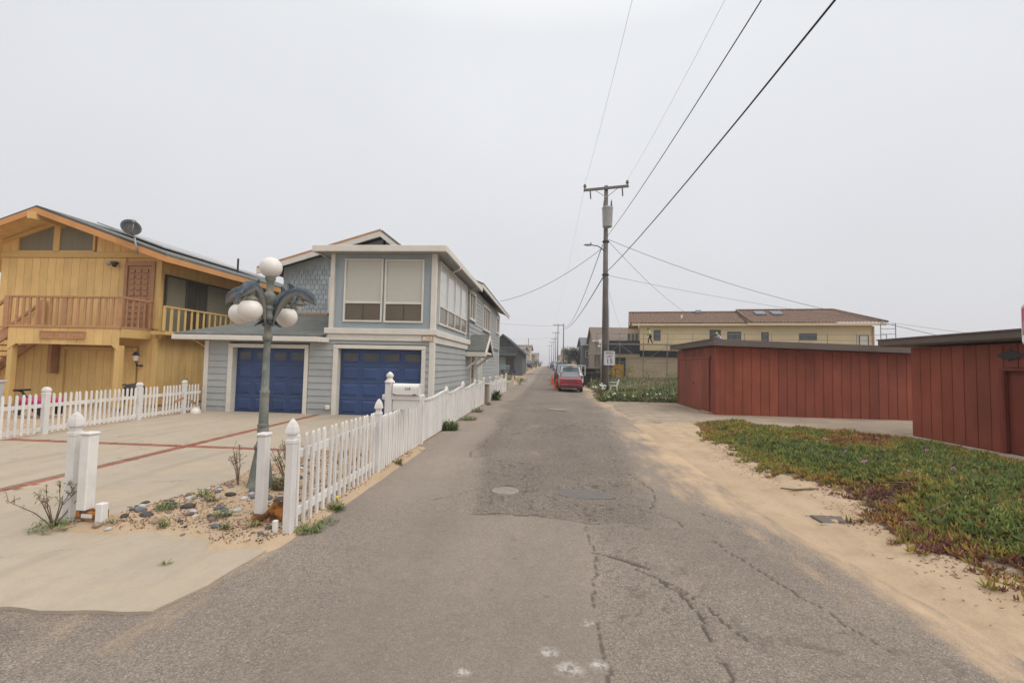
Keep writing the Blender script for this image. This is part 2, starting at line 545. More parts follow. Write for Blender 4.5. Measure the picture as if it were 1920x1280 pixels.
def asphalt_mat():
    k = NT('worn_asphalt')
    tone, sand, crack, coarse, chalk = [k.attr(a) for a in ('tone', 'sand', 'crack', 'coarse', 'chalk')]
    big = k.noise(.55, 5, .6)
    c = k.mix(tone, (.160, .131, .107), (.305, .252, .208))
    c = k.mix(k.rng(big, .3, .7, 0, .4), c, k.mix(1.0, c, (.82, .82, .83), 'MULTIPLY'))
    c = k.mix(k.rng(k.noise(3.5, 4, .6, stretch=(1, .25, 1)), .45, .7, 0, .35), c, k.mix(1.0, c, (1.16, 1.14, 1.1), 'MULTIPLY'))
    c = k.mix(k.rng(k.noise(7, 5, .65), .3, .7, 0, .5), c, k.mix(1.0, c, (.80, .79, .79), 'MULTIPLY'))
    c = k.mix(k.rng(k.noise(24, 4, .6), .5, .7, 0, .4), c, k.mix(1.0, c, (1.22, 1.2, 1.16), 'MULTIPLY'))
    # stone chips in the binder
    vo = k.n('TexVoronoi')
    vo.inputs['Scale'].default_value = 125
    k.l(k.P(), vo.inputs['Vector'])
    sepc = k.n('SeparateColor')
    k.l(vo.outputs['Color'], sepc.inputs[0])
    chip = k.rng(sepc.outputs[0], .0, 1., -.5, .55)
    vo2 = k.n('TexVoronoi')
    vo2.inputs['Scale'].default_value = 300
    k.l(k.P(), vo2.inputs['Vector'])
    sep2 = k.n('SeparateColor')
    k.l(vo2.outputs['Color'], sep2.inputs[0])
    chip2 = k.rng(sep2.outputs[1], 0., 1., -.3, .3)
    amp = k.rng(coarse, 0, 1, .28, .85)
    tot = k.math('ADD', k.math('MULTIPLY', k.math('ADD', chip, chip2), amp), 1.0)
    q = k.n('VectorMath')
    q.operation = 'SCALE'
    k.l(c, q.inputs[0])
    k.l(tot, q.inputs['Scale'])
    c = q.outputs[0]
    # the odd pale stone and tar spot
    c = k.mix(k.math('MULTIPLY', k.rng(sepc.outputs[2], .955, .975), k.rng(coarse, 0, 1, .25, .9)), c, (.46, .42, .37))
    # drifted sand lies in the hollows
    sfine = k.math('ADD', sand, k.math('ADD', k.rng(k.noise(2.2, 6, .65, stretch=(1.5, .5, 1)), .25, .75, -.45, .45), k.rng(sep2.outputs[0], 0, 1, -.16, .16)))
    sm = k.rng(sfine, .36, .95)
    c = k.mix(sm, c, k.mix(k.noise(5, 4), (.44, .31, .195), (.54, .39, .255)))
    c = k.mix(k.rng(crack, .12, .8, 0, .68), c, (.062, .05, .042))
    ck = k.math('MULTIPLY', chalk, k.rng(k.noise(26, 5, .7), .42, .6))
    c = k.mix(ck, c, (.52, .49, .45))
    h = k.math('ADD', k.math('MULTIPLY', vo.outputs['Distance'], -1.0), k.math('MULTIPLY', vo2.outputs['Distance'], -.5))
    h = k.math('MULTIPLY', h, k.math('MULTIPLY', amp, k.rng(sm, 0, 1, 1, .15)))
    return k.out(c, .9, h, .55, .012, .2)
MT['asphalt'] = asphalt_mat()

def sand_mat():
    k = NT('dry_sand')
    dirt = k.attr('dirt')
    c = k.mix(k.rng(k.noise(1.3, 5, .6), .3, .7), (.41, .295, .19), (.53, .395, .27))
    c = k.mix(k.rng(k.noise(5, 5, .7), .5, .72, 0, .45), c, (.30, .215, .14))
    c = k.mix(k.rng(k.noise(60, 3, .7), .3, .7, 0, .35), c, (.36, .26, .165))
    c = k.mix(k.rng(k.noise(260, 2, .7), .55, .75, 0, .25), c, (.20, .15, .10))
    dm = k.rng(k.math('ADD', dirt, k.rng(k.noise(9, 5, .7), .25, .75, -.4, .4)), .4, .8)
    c = k.mix(dm, c, k.mix(k.noise(30, 4), (.085, .06, .038), (.17, .12, .075)))
    h = k.math('ADD', k.noise(14, 5, .65), k.math('MULTIPLY', k.noise(120, 3), .25))
    return k.out(c, .95, h, .6, .03, .15)
MT['sand'] = sand_mat()

def concrete_mat(name, a, b, sandy=.45):
    k = NT(name)
    c = k.mix(k.rng(k.noise(.6, 5, .6), .3, .7), a, b)
    c = k.mix(k.rng(k.noise(5, 5, .65), .45, .7, 0, .35), c, tuple(q * .8 for q in a))
    c = k.mix(k.rng(k.noise(150, 2, .7), .4, .75, 0, .3), c, tuple(q * .66 for q in a))
    c = k.mix(k.rng(k.noise(.8, 6, .65, stretch=(1, 1.6, 1)), .46, .68, 0, sandy), c, (.47, .35, .235))
    c = k.mix(k.rng(k.noise(2.2, 6, .75), .64, .76, 0, .4), c, (.19, .165, .14))
    c = k.mix(k.rng(k.noise(1.1, 5, .6, stretch=(2.4, .22, 1)), .5, .68, 0, .4), c, tuple(q * .72 for q in a))
    c = k.mix(k.rng(k.noise(26, 4, .7), .62, .7, 0, .4), c, tuple(q * .6 for q in a))
    vr = k.n('TexVoronoi')                 # hairline cracks
    vr.feature = 'DISTANCE_TO_EDGE'
    vr.inputs['Scale'].default_value = .42
    wv = k.n('VectorMath')
    wv.operation = 'ADD'
    nz = k.n('TexNoise')
    nz.inputs['Scale'].default_value = 1.3
    nz.inputs['Detail'].default_value = 6
    k.l(k.P(), nz.inputs['Vector'])
    k.l(k.P(), wv.inputs[0])
    k.l(nz.outputs['Color'], wv.inputs[1])
    k.l(wv.outputs[0], vr.inputs['Vector'])
    hair = k.math('MULTIPLY', k.rng(vr.outputs['Distance'], .0, .0035, 1, 0), k.rng(k.noise(.9, 3), .45, .6))
    c = k.mix(k.math('MULTIPLY', hair, .75), c, tuple(q * .35 for q in a))
    c = k.mix(k.rng(k.noise(3.4, 3, .5), .70, .76, 0, .5), c, tuple(q * .5 for q in a))
    return k.out(c, .88, k.noise(70, 4), .25, .01, .25)
MT['concrete'] = concrete_mat('sandy_concrete', (.385, .325, .25), (.45, .375, .285))
MT['concrete2'] = concrete_mat('worn_pale_concrete', (.27, .22, .17), (.36, .29, .22), .75)

def leaf_mat(name, stops, rough=.55, trans=.12):
    """colour per leaf from the 'hue' attribute"""
    k = NT(name)
    r = k.n('ValToRGB')
    el = r.color_ramp.elements
    el[0].position, el[0].color = stops[0][0], (*stops[0][1], 1)
    el[1].position, el[1].color = stops[-1][0], (*stops[-1][1], 1)
    for p, c in stops[1:-1]:
        x = el.new(p)
        x.color = (*c, 1)
    k.l(k.attr('hue'), r.inputs[0])
    v = k.attr('val')
    q = k.n('VectorMath')
    q.operation = 'SCALE'
    k.l(r.outputs[0], q.inputs[0])
    k.l(k.rng(v, 0, 1, .6, 1.35), q.inputs['Scale'])
    return k.out(q.outputs[0], rough, None, spec=.3)
MT['iceplant'] = leaf_mat('ice_plant_leaf', [(0, (.15, .07, .05)), (.16, (.24, .10, .06)), (.30, (.36, .185, .055)), (.42, (.30, .245, .05)), (.58, (.22, .225, .05)), (.8, (.145, .185, .05)), (1, (.105, .145, .055))])
MT['grass'] = leaf_mat('field_weeds', [(0, (.22, .165, .09)), (.25, (.23, .205, .07)), (.5, (.155, .17, .05)), (.8, (.095, .13, .04)), (1, (.065, .10, .035))])
MT['weed'] = leaf_mat('weed_leaf', [(0, (.14, .095, .06)), (.3, (.24, .21, .07)), (.6, (.15, .20, .05)), (1, (.085, .14, .05))])
MT['tree_leaf'] = leaf_mat('tree_leaf', [(0, (.028, .05, .02)), (.5, (.045, .08, .03)), (1, (.08, .115, .04))])
MT['yellow_bush'] = leaf_mat('yellow_bush_leaf', [(0, (.09, .09, .03)), (.5, (.2, .19, .03)), (1, (.36, .30, .03))])
MT['stem'] = mat('dry_stem', (.16, .115, .075), .9, .2, 10)
MT['petal'] = mat('magenta_petals', (.50, .16, .42), .6, .15, 30)
MT['petal_w'] = mat('pale_petals', (.66, .66, .55), .6, .1, 30)
MT['flower_y'] = mat('yellow_petals', (.75, .55, .02), .6)
# ================================================================== GROUND
# base sheet of sandy ground out to the horizon
ys = np.concatenate([np.linspace(-40, 20, 31), np.linspace(24, 120, 33), np.linspace(140, 900, 20)])
xs = np.concatenate([np.linspace(-700, -60, 9), np.linspace(-50, 50, 41), np.linspace(60, 700, 9)])
g_ = grid('ground', xs, ys, lambda X, Y: gzv(Y) - .07 + 0 * X, MT['sand'], {'dirt': lambda X, Y: .25 + .3 * fbm(X * .1, Y * .1, 3)})
tag(g_, kind='structure')

# ---- road: one asphalt sheet, fine near the camera
def road_rows():
    r = list(np.arange(-3, 1.6, .12)) + list(np.arange(1.6, 5.6, .022))
    y = 5.6
    while y < 420:
        r.append(y)
        y += max(.022, .0052 * y)
    return np.array(r)
CRACKS = [
    ([(-.80, 4.95), (-.48, 5.02), (.21, 4.95), (.55, 4.86)], 0.0157, 0.0144),
    ([(.44, 4.14), (.63, 4.05), (.87, 3.73), (.97, 3.5), (1.02, 3.29), (1.03, 3.01), (.99, 2.62), (.97, 2.2)], 0.0186, 0.0180),
    ([(.55, 4.10), (.74, 3.97), (.86, 3.86)], 0.0251, 0.0180),
    ([(.87, 3.73), (1.07, 3.45), (1.14, 3.2), (1.22, 2.95)], 0.0094, 0.0108),
    ([(.39, 4.78), (.44, 4.13), (.33, 3.17), (.34, 2.3)], 0.0078, 0.0072),
    ([(1.20, 7.3), (1.34, 6.8), (1.42, 6.3), (1.36, 5.9), (1.20, 5.5)], 0.0157, 0.0108),
    ([(1.05, 5.4), (1.25, 5.32), (1.40, 5.15), (1.42, 4.95)], 0.0129, 0.0108),
    ([(1.75, 5.45), (1.95, 5.2), (2.05, 5.05)], 0.0129, 0.0108),
    ([(1.60, 4.6), (1.75, 4.0), (1.92, 3.4), (2.05, 2.9)], 0.0100, 0.0090),
    ([(-1.35, 5.45), (-1.15, 5.62), (-.98, 5.82), (-.92, 5.95)], 0.0100, 0.0090),
    ([(-1.05, 8.2), (-1.32, 8.0), (-1.42, 8.5), (-1.25, 9.1), (-1.3, 9.7), (-1.36, 10.4)], 0.0157, 0.0090),
    ([(-1.2, 8.9), (-.9, 9.1), (-.62, 8.8)], 0.0129, 0.0072),
    ([(-.15, 7.9), (.2, 8.2), (.4, 8.0)], 0.0114, 0.0072),
]
def seg_d(X, Y, pts, seed):
    # distance to a jittered polyline
    jx = X + .05 * (fbm(X * 9, Y * 9, seed, 3) - .5) * 1.6
    jy = Y + .05 * (fbm(X * 9, Y * 9, seed + 5, 3) - .5) * 1.6
    d = np.full(X.shape, 9.)
    for (x0, y0), (x1, y1) in zip(pts, pts[1:]):
        dx, dy = x1 - x0, y1 - y0
        t = np.clip(((jx - x0) * dx + (jy - y0) * dy) / (dx * dx + dy * dy), 0, 1)
        d = np.minimum(d, np.hypot(jx - x0 - t * dx, jy - y0 - t * dy))
    return d
_cache = {}
def road_masks(X, Y):
    key = X.shape
    if key in _cache: return _cache[key]
    n1 = fbm(X * 1.1, Y * .9, 11, 4) - .5
    n2 = fbm(X * 5, Y * 5, 12, 4) - .5
    # darker, coarser middle strip begins behind the step at Y = 5
    left = np.interp(Y, [5, 6, 7.2, 8.2, 9.2, 12, 14, 16.3, 18, 21, 30, 60, 400], [-.8, -.9, -1.0, -1.15, -1.35, -1.3, -1.75, -1.5, -1.95, -1.65, -1.5, -1.4, -1.4]) + .35 * n1 + .12 * n2
    right = np.interp(Y, [5, 7, 10, 14, 20, 40, 400], [1.15, 1.3, 1.5, 1.9, 2.3, 2.2, 2.2]) + .4 * n1 + .15 * n2
    far = sst(4.93, 5.0, Y + .06 * n2 + .05 * X * (X > .3))
    mid = far * sst(-.10, .14, X - left + .1 * n2) * (1 - sst(-.2, .3, X - right))
    # newer smooth patch right in front of the camera
    smooth = (1 - far) * (1 - sst(-.02, .03, X - np.interp(Y, [2, 2.5, 3.2, 4.13, 4.8, 5], [.34, .34, .33, .44, .38, .42]) + .05 * n2)) * sst(-1.9, -1.2, X + .8 * n1)
    tone = .60 + .5 * n1 - .38 * mid - .04 * smooth
    tone = tone + .10 * np.exp(-((np.abs(X - .1) - .85) / .3) ** 2) * sst(6, 9, Y) + .26 * sst(-1.0, -1.8, X) * sst(3.5, 6, Y) + .15 * sst(1.2, 2.0, X) * sst(9, 13, Y) - .08 * sst(.3, .8, X) * (1 - far)
    # slow dark and light bands across the far alley
    tone = tone + .35 * (vn(X * .25, Y * .22, 31) - .5) * sst(14, 20, Y)
    coarse = np.clip(.55 + .45 * mid - .55 * smooth + .5 * n1 - .5 * sst(-1.0, -1.6, X) * sst(4.5, 6, Y), 0, 1)
    # sand blown in from the verge
    ed = np.interp(Y, [2, 3, 4.2, 5.6, 7, 8.5, 10, 13, 16, 20, 30], [3.15, 3.0, 2.75, 2.35, 2.3, 2.45, 2.5, 2.75, 2.9, 2.8, 2.7])
    n3 = fbm(X * 3.2, Y * .5, 14, 4) - .5
    sand = np.clip(.78 + .62 * (X - ed) + .45 * n1 + .55 * n3, -1, 1)
    lobe = np.exp(-((X - 1.45) / .42) ** 2 - ((Y - 6.6) / 1.0) ** 2) * .62 + np.exp(-((X - 1.9) / .5) ** 2 - ((Y - 8.6) / 1.5) ** 2) * .45
    sand = np.maximum(sand, lobe - .12 + .5 * n1)
    sandl = .30 - 1.1 * (X + 2.42) + .3 * n1
    sand = np.maximum(sand, np.where(Y > 3.6, sandl, -1))
    sand = np.maximum(sand, np.where((Y > 2.4) & (Y < 4.3), .62 + .5 * n1 - 1.7 * np.abs(X + 2.42), -1))
    sand = np.maximum(sand, .04 + .7 * n1 + .12 * sst(.4, 1.4, X) * (Y < 5.2))
    crack = np.zeros_like(X)
    depth = np.zeros_like(X)
    near = Y < 11
    for i, (pts, w, dp) in enumerate(CRACKS):
        d = np.full(X.shape, 9.)
        d[near] = seg_d(X[near], Y[near], pts, 40 + i)
        brk = .15 + 1.7 * fbm(X * 5, Y * 5, 60 + i, 3) ** 1.5
        w = max(w, .0135)
        m = 1 - sst(.35 * w, 1.0 * w, d / np.clip(brk, .75, 1.9))
        crack = np.maximum(crack, m)
        depth = np.maximum(depth, m * dp)
    # alligator cracking in the old middle strip
    ax, ay = X * 3.2 + 1.2 * n1, Y * 3.2 + 1.2 * n2
    al = np.abs(fbm(ax, ay, 71, 2) - .5)
    al2 = np.abs(fbm(ax * 1.4, ay * 1.4, 77, 2) - .5)
    am = sst(.42, .56, fbm(X * .7, Y * .6, 80, 3)) * np.maximum(mid, .6 * (1 - far) * (X > .4)) * (Y < 14)
    allig = (1 - sst(.006, .022, np.minimum(al, al2))) * am
    crack = np.maximum(crack, .75 * allig)
    depth = np.maximum(depth, .005 * allig)
    chalk = np.zeros_like(X)
    for cx, cy, rr in ((.03, 2.68, .07), (.14, 2.55, .09), (.31, 2.6, .06), (-.42, 2.46, .05), (.28, 3.0, .06)):
        chalk = np.maximum(chalk, 1 - sst(.2, 1., np.hypot(X - cx, (Y - cy) * 1.2) / rr / (.7 + n2 + .3)))
    for cx, cy in ((-.25, 3.9), (-.1, 3.75), (-.38, 3.35), (.02, 3.3), (-.2, 2.95), (-.45, 2.75), (-.3, 4.3), (.15, 4.2)):   # oil drips
        crack = np.maximum(crack, .45 * (1 - sst(.012, .026, np.hypot(X - cx, Y - cy) + .02 * n2)))
    step = .014 * far * sst(-1.4, -.9, X) * (1 - sst(.5, 1.2, X)) - .010 * smooth * 0 + .008 * smooth
    z = gzv(Y[:, 0])[:, None] + .012 * n1 + .02 * (1 - (X / 2.8) ** 2) + step - depth + .004 * n2 * coarse - .04 * sst(2.3, 3.0, X) - .02 * sst(-2.4, -2.75, X) * sst(2.6, 3.4, Y)
    _cache[key] = dict(tone=np.clip(tone, 0, 1), sand=sand, crack=crack, coarse=coarse, chalk=chalk, z=z)
    return _cache[key]
road = grid('road', np.arange(-2.78, 3.06, .024), road_rows(), lambda X, Y: road_masks(X, Y)['z'], MT['asphalt'],
            {a: (lambda X, Y, a=a: road_masks(X, Y)[a]) for a in ('tone', 'sand', 'crack', 'coarse', 'chalk')})
tag(road, kind='structure')
_n = lambda X, Y: fbm(X * 1.1, Y * 1.1, 15, 5) - .5
cs = grid('cross_street', np.arange(-16, -2.5, .06), np.arange(-3, 3.1, .06), lambda X, Y: -.004 - .012 * sst(-2.9, -2.6, X) + .014 * _n(X, Y) + .006 * (fbm(X * 9, Y * 9, 5) - .5), MT['asphalt'],
          {'tone': lambda X, Y: np.clip(.5 + 1.1 * _n(X, Y), 0, 1), 'sand': lambda X, Y: .10 + .9 * _n(X, Y) + .28 * sst(2.2, 2.75, Y), 'crack': lambda X, Y: 0 * X,
           'coarse': lambda X, Y: np.clip(.7 + _n(X, Y), 0, 1), 'chalk': lambda X, Y: 0 * X})
tag(cs, kind='structure')

MT['patch'] = mat('grey_tar_patch', (.15, .135, .122), .85, .1, 6, .3, 120)
MT['cover'] = mat('sandy_iron_cover', (.235, .205, .175), .8, .2, 14, .4, 60, stain=(.32, .25, .18), st_scale=7, st_lo=.45, st_hi=.65)
# utility covers set in the road
def rz(x, y):
    return gz(y) + .02 * (1 - (x / 2.8) ** 2)
o = empty('manhole_cover', (-.52, 5.92, rz(-.52, 5.92)), 'round pale grey cover in the near alley, left of the square asphalt patch', 'manhole cover')
MB().lathe([(.0, .004), (.172, .004), (.176, .014), (.165, .018), (.0, .019)], (-.52, 5.92, rz(-.52, 5.92)), 28).build('lid', MT['cover'], o, True, 40)
MB().lathe([(.182, -.02), (.182, .013), (.20, .015), (.205, -.02)], (-.52, 5.92, rz(-.52, 5.92)), 28).build('rim', MT['roof_edge'], o)
o = empty('manhole_cover', (.36, 16.9, rz(.36, 16.9)), 'pale round cover in the alley well short of the red car', 'manhole cover')
MB().lathe([(.0, .02), (.36, .02), (.38, .03), (.36, .036), (.0, .038)], (.36, 16.9, rz(.36, 16.9)), 28).build('lid', MT['cover'], o, True, 40)
pm = MB()
pp = [(.17, 6.12), (.44, 6.14), (.62, 6.06), (.80, 5.95), (.86, 5.80), (.74, 5.72), (.5, 5.70), (.26, 5.74), (.16, 5.86)]
zz = rz(.5, 5.9)
pm.prism([(x, y, zz + .002) for x, y in pp], (0, 0, .016))
tag(pm.build('asphalt_patch', MT['patch'], road, False))
# meter box lid half buried in the verge
o = empty('meter_box', (3.12, 5.28, .06), 'grey rectangular meter box lid half buried in the sandy verge', 'meter box')
zb = .03
MB().cbox(2.96, 3.30, 5.20, 5.46, zb - .1, zb + .012).build('lid', MT['roof_edge'], o)
MB().box(2.93, 3.33, 5.17, 5.20, zb - .1, zb + .006).build('frame_side', MT['concrete_wall'], o)
MB().box(2.93, 3.33, 5.46, 5.49, zb - .1, zb + .006).build('frame_side', MT['concrete_wall'], o)

# ---- sandy verge and berm on the right
ICE_F = np.array([(4.25, 13.5), (3.8, 10.65), (3.85, 9.42), (3.58, 7.8), (3.62, 7.1), (3.8, 6.86), (4.05, 6.6), (3.9, 5.8), (3.62, 5.24), (3.5, 4.8), (3.62, 4.4), (3.75, 3.9), (3.7, 3.2), (3.9, 2.4)])
def ice_front(Y):
    return np.interp(Y, ICE_F[::-1, 1], ICE_F[::-1, 0])
def ice_back(Y):      # far (pad) side of the planted berm
    return np.interp(Y, [1, 8.2, 9.75, 10.7, 11.2, 11.6, 12.2, 12.8, 13.4, 13.6], [8.6, 8.3, 8.45, 8.5, 8.55, 7.6, 6.0, 5.3, 4.6, 4.2])
def verge_z(X, Y):
    f = ice_front(Y) + .25 * (fbm(X * .9, Y * .9, 22, 3) - .5)
    n1 = fbm(X * .8, Y * .8, 20, 4) - .5
    n2 = fbm(X * 6, Y * 6, 21, 4) - .5
    tr = np.exp(-((X - 2.85 - .1 * n1) / .16) ** 2) + .7 * np.exp(-((X - 3.25 - .1 * n1) / .12) ** 2)
    sh = np.interp(Y, [2, 3, 4.2, 5.6], [.42, .36, .2, 0])
    z = np.interp(X - sh, [1.9, 2.3, 2.6, 3.0, 3.6, 4.2, 9], [-.09, -.035, .015, .045, .075, .09, .09]) + .05 * n1 * sst(2.1, 3., X) + .025 * n2 * sst(2.3, 3.2, X)
    z = z - .03 * tr * (Y > 2) + .022 * (fbm(X * 12, Y * 12, 28, 3) - .5) * sst(2.5, 3.2, X) - .03 * sst(.60, .72, fbm(X * 4.2, Y * 4.2, 29, 2)) * sst(2.8, 3.3, X) + .02 * np.abs(fbm(X * 3, Y * 2, 27, 3) - .5) * sst(2.6, 3.1, X)
    berm = sst(-.25, .75, X - f) * sst(14.2, 12.6, Y) * sst(.2, -.8, X - ice_back(Y))
    z = z + berm * (.09 + .09 * n1 + .04 * n2)
    # gone where the paved pad begins
    back = sst(13.0, 15.0, Y) * sst(2.4, 3.4, X)
    return z - .04 * back - .35 * sst(0, .5, X - ice_back(Y) - .1) - .16 * sst(13.2, 15.6, Y + .8 * n1) * sst(2.2, 2.8, X)
def verge_dirt(X, Y):
    f = ice_front(Y)
    return np.where((X > f - .1) & (X < ice_back(Y)), .75, .05 + .3 * np.exp(-np.abs(X - f) / .25)) - .6 * (Y > 13.6)
v = grid('sand_verge', np.arange(1.95, 9.3, .04), np.concatenate([np.arange(.6, 9, .04), np.arange(9, 22.2, .08)]), verge_z, MT['sand'], {'dirt': verge_dirt})
tag(v, kind='structure')

# ---- worn paved pad in front of the sheds
pad = grid('shed_pad', np.arange(2.45, 14.0, .12), np.arange(11.0, 22.3, .12),
           lambda X, Y: .03 + .015 * (fbm(X * .6, Y * .6, 25, 3) - .5) - .10 * sst(3.0, 2.45, X + .5 * (fbm(X, Y, 26, 3) - .5)) - .3 * sst(14.0, 13.2, Y + .35 * (X - 4.2)) * (X < 6), MT['concrete2'])
tag(pad, kind='structure')

# ---- driveway: slabs between brick bands
drv = empty('driveway', (-6.6, 8, 0))
tag(drv, kind='structure')
bx = lambda y: np.interp(y, [2.7, 5, 8, 13.5], [-6.42, -6.44, -6.66, -6.93])       # centre line of the long brick band
hw = .105
def slab(pts, z0, z1):
    # crumbled outline: short jittered steps along every side near the alley
    out = []
    for p, q in zip(pts, pts[1:] + pts[:1]):
        L_ = math.hypot(q[0] - p[0], q[1] - p[1])
        alley = max(p[1], q[1]) < 4.05
        n_ = max(1, int(L_ / .06)) if alley else 1
        for i in range(n_):
            t = i / n_
            x, y = p[0] + (q[0] - p[0]) * t, p[1] + (q[1] - p[1]) * t
            if alley:
                x += .05 * float(fbm(x * 5, y * 5, 95, 3) - .5)
                y += .09 * float(fbm(x * 4, y * 4, 96, 3) - .5)
            out.append((x, y))
    pts = out
    MB().prism([(x, y, z0) for x, y in pts], (0, 0, z1 - z0)).build('concrete_slab', MT['concrete'], drv)
zt = .014
slab([(-14, 2.72), (bx(2.72) - hw, 2.76), (bx(7.9) - hw, 7.895), (-10.35, 7.895), (-10.3, 6.0), (-14, 6.0)], -.06, zt)
slab([(bx(2.76) + hw, 2.76), (-3.2, 2.75), (-2.52, 2.84), (-2.42, 3.2), (-2.36, 4.0), (-2.45, 7.895), (bx(7.9) + hw, 7.895)], -.06, zt + .003)
slab([(-10.35, 8.105), (bx(8.1) - hw, 8.105), (bx(13.5) - hw, 13.56), (-10.68, 13.56)], -.06, zt - .002)
slab([(bx(8.1) + hw, 8.105), (-2.6, 8.105), (-2.66, 13.56), (bx(13.5) + hw, 13.56)], -.06, zt + .001)
bme = MB().cbox(-.104, .104, -.044, .044, -.06, .0, c=.006)
bobj = bme.build('brick', MT['brick'], drv)
bdat = bobj.data
bobj.location = (bx(3.0), 2.81, zt + .002)
y = 2.91
while y < 13.4:
    if not (7.89 < y < 8.11):
        ref('brick', bdat, drv, (bx(y) + random.uniform(-.005, .005), y, zt + random.uniform(-.003, .004)), (0, 0, -.04 + random.uniform(-.02, .02)))
    y += .1
x = -10.25
while x < -3.9:
    ref('brick', bdat, drv, (x, 8.0 + random.uniform(-.005, .005), zt + random.uniform(-.003, .004)), (0, 0, math.pi / 2 + random.uniform(-.02, .02)))
    x += .1

# ---- bed of sand and cobbles inside the fence
def bed_mask(X, Y):
    l = np.interp(Y, [3.5, 3.9, 4.4, 5, 5.8, 6.5, 7.4, 8.4, 9], [-4.3, -4.75, -4.5, -4.4, -4.2, -4.4, -4.1, -3.5, -3.0]) + .3 * (fbm(X * 2, Y * 2, 33, 3) - .5)
    front = 3.86 + .35 * (fbm(X * 1.3, Y * 1.3, 34, 3) - .5) - .12 * (X > -2.9)
    return sst(-.12, .2, X - l) * sst(-.1, .25, Y - front) * sst(-2.22, -2.45, X) * sst(9.2, 8.2, Y)
def bed_z(X, Y):
    return zt - .03 + bed_mask(X, Y) * (.07 + .05 * (fbm(X * 2.5, Y * 2.5, 35, 4) - .35)) + .0
b_ = grid('planting_bed', np.arange(-5.1, -2.1, .035), np.arange(3.5, 9.3, .035), bed_z, MT['sand'], {'dirt': lambda X, Y: .12 + .35 * (fbm(X * 2, Y * 2, 36) - .4)})
tag(b_, kind='structure')
# ================================================================== BLUE-GREY HOUSE
H = empty('beach_house', (-7.1, 13.45, 0), 'two-storey grey-blue house with two blue garage doors and white trim', 'house')
LX, RX, FY, BY = -10.7, -3.46, 13.45, 31.4
MB().box(LX + .03, RX - .03, FY + .22, BY - .02, -.1, 2.55).box(-6.7, RX - .03, FY + .05, 19.6, 2.55, 5.0).box(LX + .05, -6.6, 17.35, BY - .02, 2.5, 5.2).box(-6.7, RX - .03, 19.55, BY - .02, 2.5, 5.15).build('wall', MT['siding_up'], H)

def lap(x0, x1, z, h=.2, y=FY, par=H, z0=None):
    """one lap board on the front, leaning out at its foot"""
    MB().add([(x0, y - .030, z), (x1, y - .030, z), (x1, y - .006, z + h), (x0, y - .006, z + h), (x0, y + .2, z), (x1, y + .2, z), (x1, y + .2, z + h), (x0, y + .2, z + h)],
             [(0, 1, 2, 3), (7, 6, 5, 4), (0, 4, 5, 1), (1, 5, 6, 2), (2, 6, 7, 3), (3, 7, 4, 0)]).build('lap_board', MT['siding'], par)
def lapx(y0, y1, z, h=.2, x=RX, par=H):
    """one lap board on the alley side"""
    MB().add([(x + .028, y0, z), (x + .028, y1, z), (x + .006, y1, z + h), (x + .006, y0, z + h), (x - .06, y0, z), (x - .06, y1, z), (x - .06, y1, z + h), (x - .06, y0, z + h)],
             [(0, 1, 2, 3), (7, 6, 5, 4), (0, 4, 5, 1), (1, 5, 6, 2), (2, 6, 7, 3), (3, 7, 4, 0)]).build('lap_board', MT['siding'], par)
GL, GR = (-9.78, -7.46), (-6.40, -3.80)
z = -.02
while z < 2.28:
    h = min(.2, 2.29 - z)
    if z < 2.1:
        for a, b in ((LX + .1, GL[0] - .14), (GL[1] + .14, GR[0] - .14), (GR[1] + .12, RX - .1)):
            lap(a, b, z, h)
    else:
        lap(LX + .1, RX - .1, z, h)
    z += .2
z = 0
while z < 2.2:
    for a, b in (((FY + .03, 19.9), (21.1, 21.9), (23.2, BY)) if z < 2.0 else ((FY + .03, BY),)):
        lapx(a, b, z, min(.2, 2.24 - z))
    z += .2
z = 2.66
while z < 5.0:
    hh = min(.2, 5.05 - z)
    segs = [(19.0, BY)]
    for w0, w1, wz0, wz1 in ((19.3, 20.85, 3.6, 4.8), (23.4, 26.2, 3.45, 4.75), (29.4, 30.9, 3.7, 4.75)):
        if z + hh > wz0 and z < wz1:
            segs = [s2 for (a, b) in segs for s2 in (((a, w0), (w1, b)) if a < w0 and b > w1 else ((a, b),))]
    for a, b in segs:
        lapx(a, b, z, hh)
    z += .2
# corner boards, bands
B('corner_board', MT['trim'], H, LX - .02, LX + .12, FY - .045, FY + .3, -.02, 2.2)
B('corner_board', MT['trim'], H, RX - .11, RX + .045, FY - .045, FY + .11, -.02, 2.29)
B('corner_board', MT['trim'], H, RX - .11, RX + .045, FY - .04, FY + .1, 2.66, 4.96)
B('corner_board', MT['trim'], H, -6.74, -6.61, FY - .04, FY + .1, 2.66, 4.96)
B('corner_board', MT['trim'], H, RX - .05, RX + .04, BY - .1, BY + .03, -.02, 5.0)
B('band_board', MT['trim'], H, -6.8, RX + .06, FY - .06, FY + .02, 2.29, 2.475)
B('band_board', MT['trim'], H, -6.84, RX + .12, FY - .12, FY + .02, 2.478, 2.655, c=.012)
B('band_board', MT['trim'], H, RX - .02, RX + .06, FY + .022, 19.6, 2.245, 2.45)
B('band_board', MT['trim'], H, RX - .02, RX + .12, FY + .022, 19.3, 2.453, 2.652, c=.012)

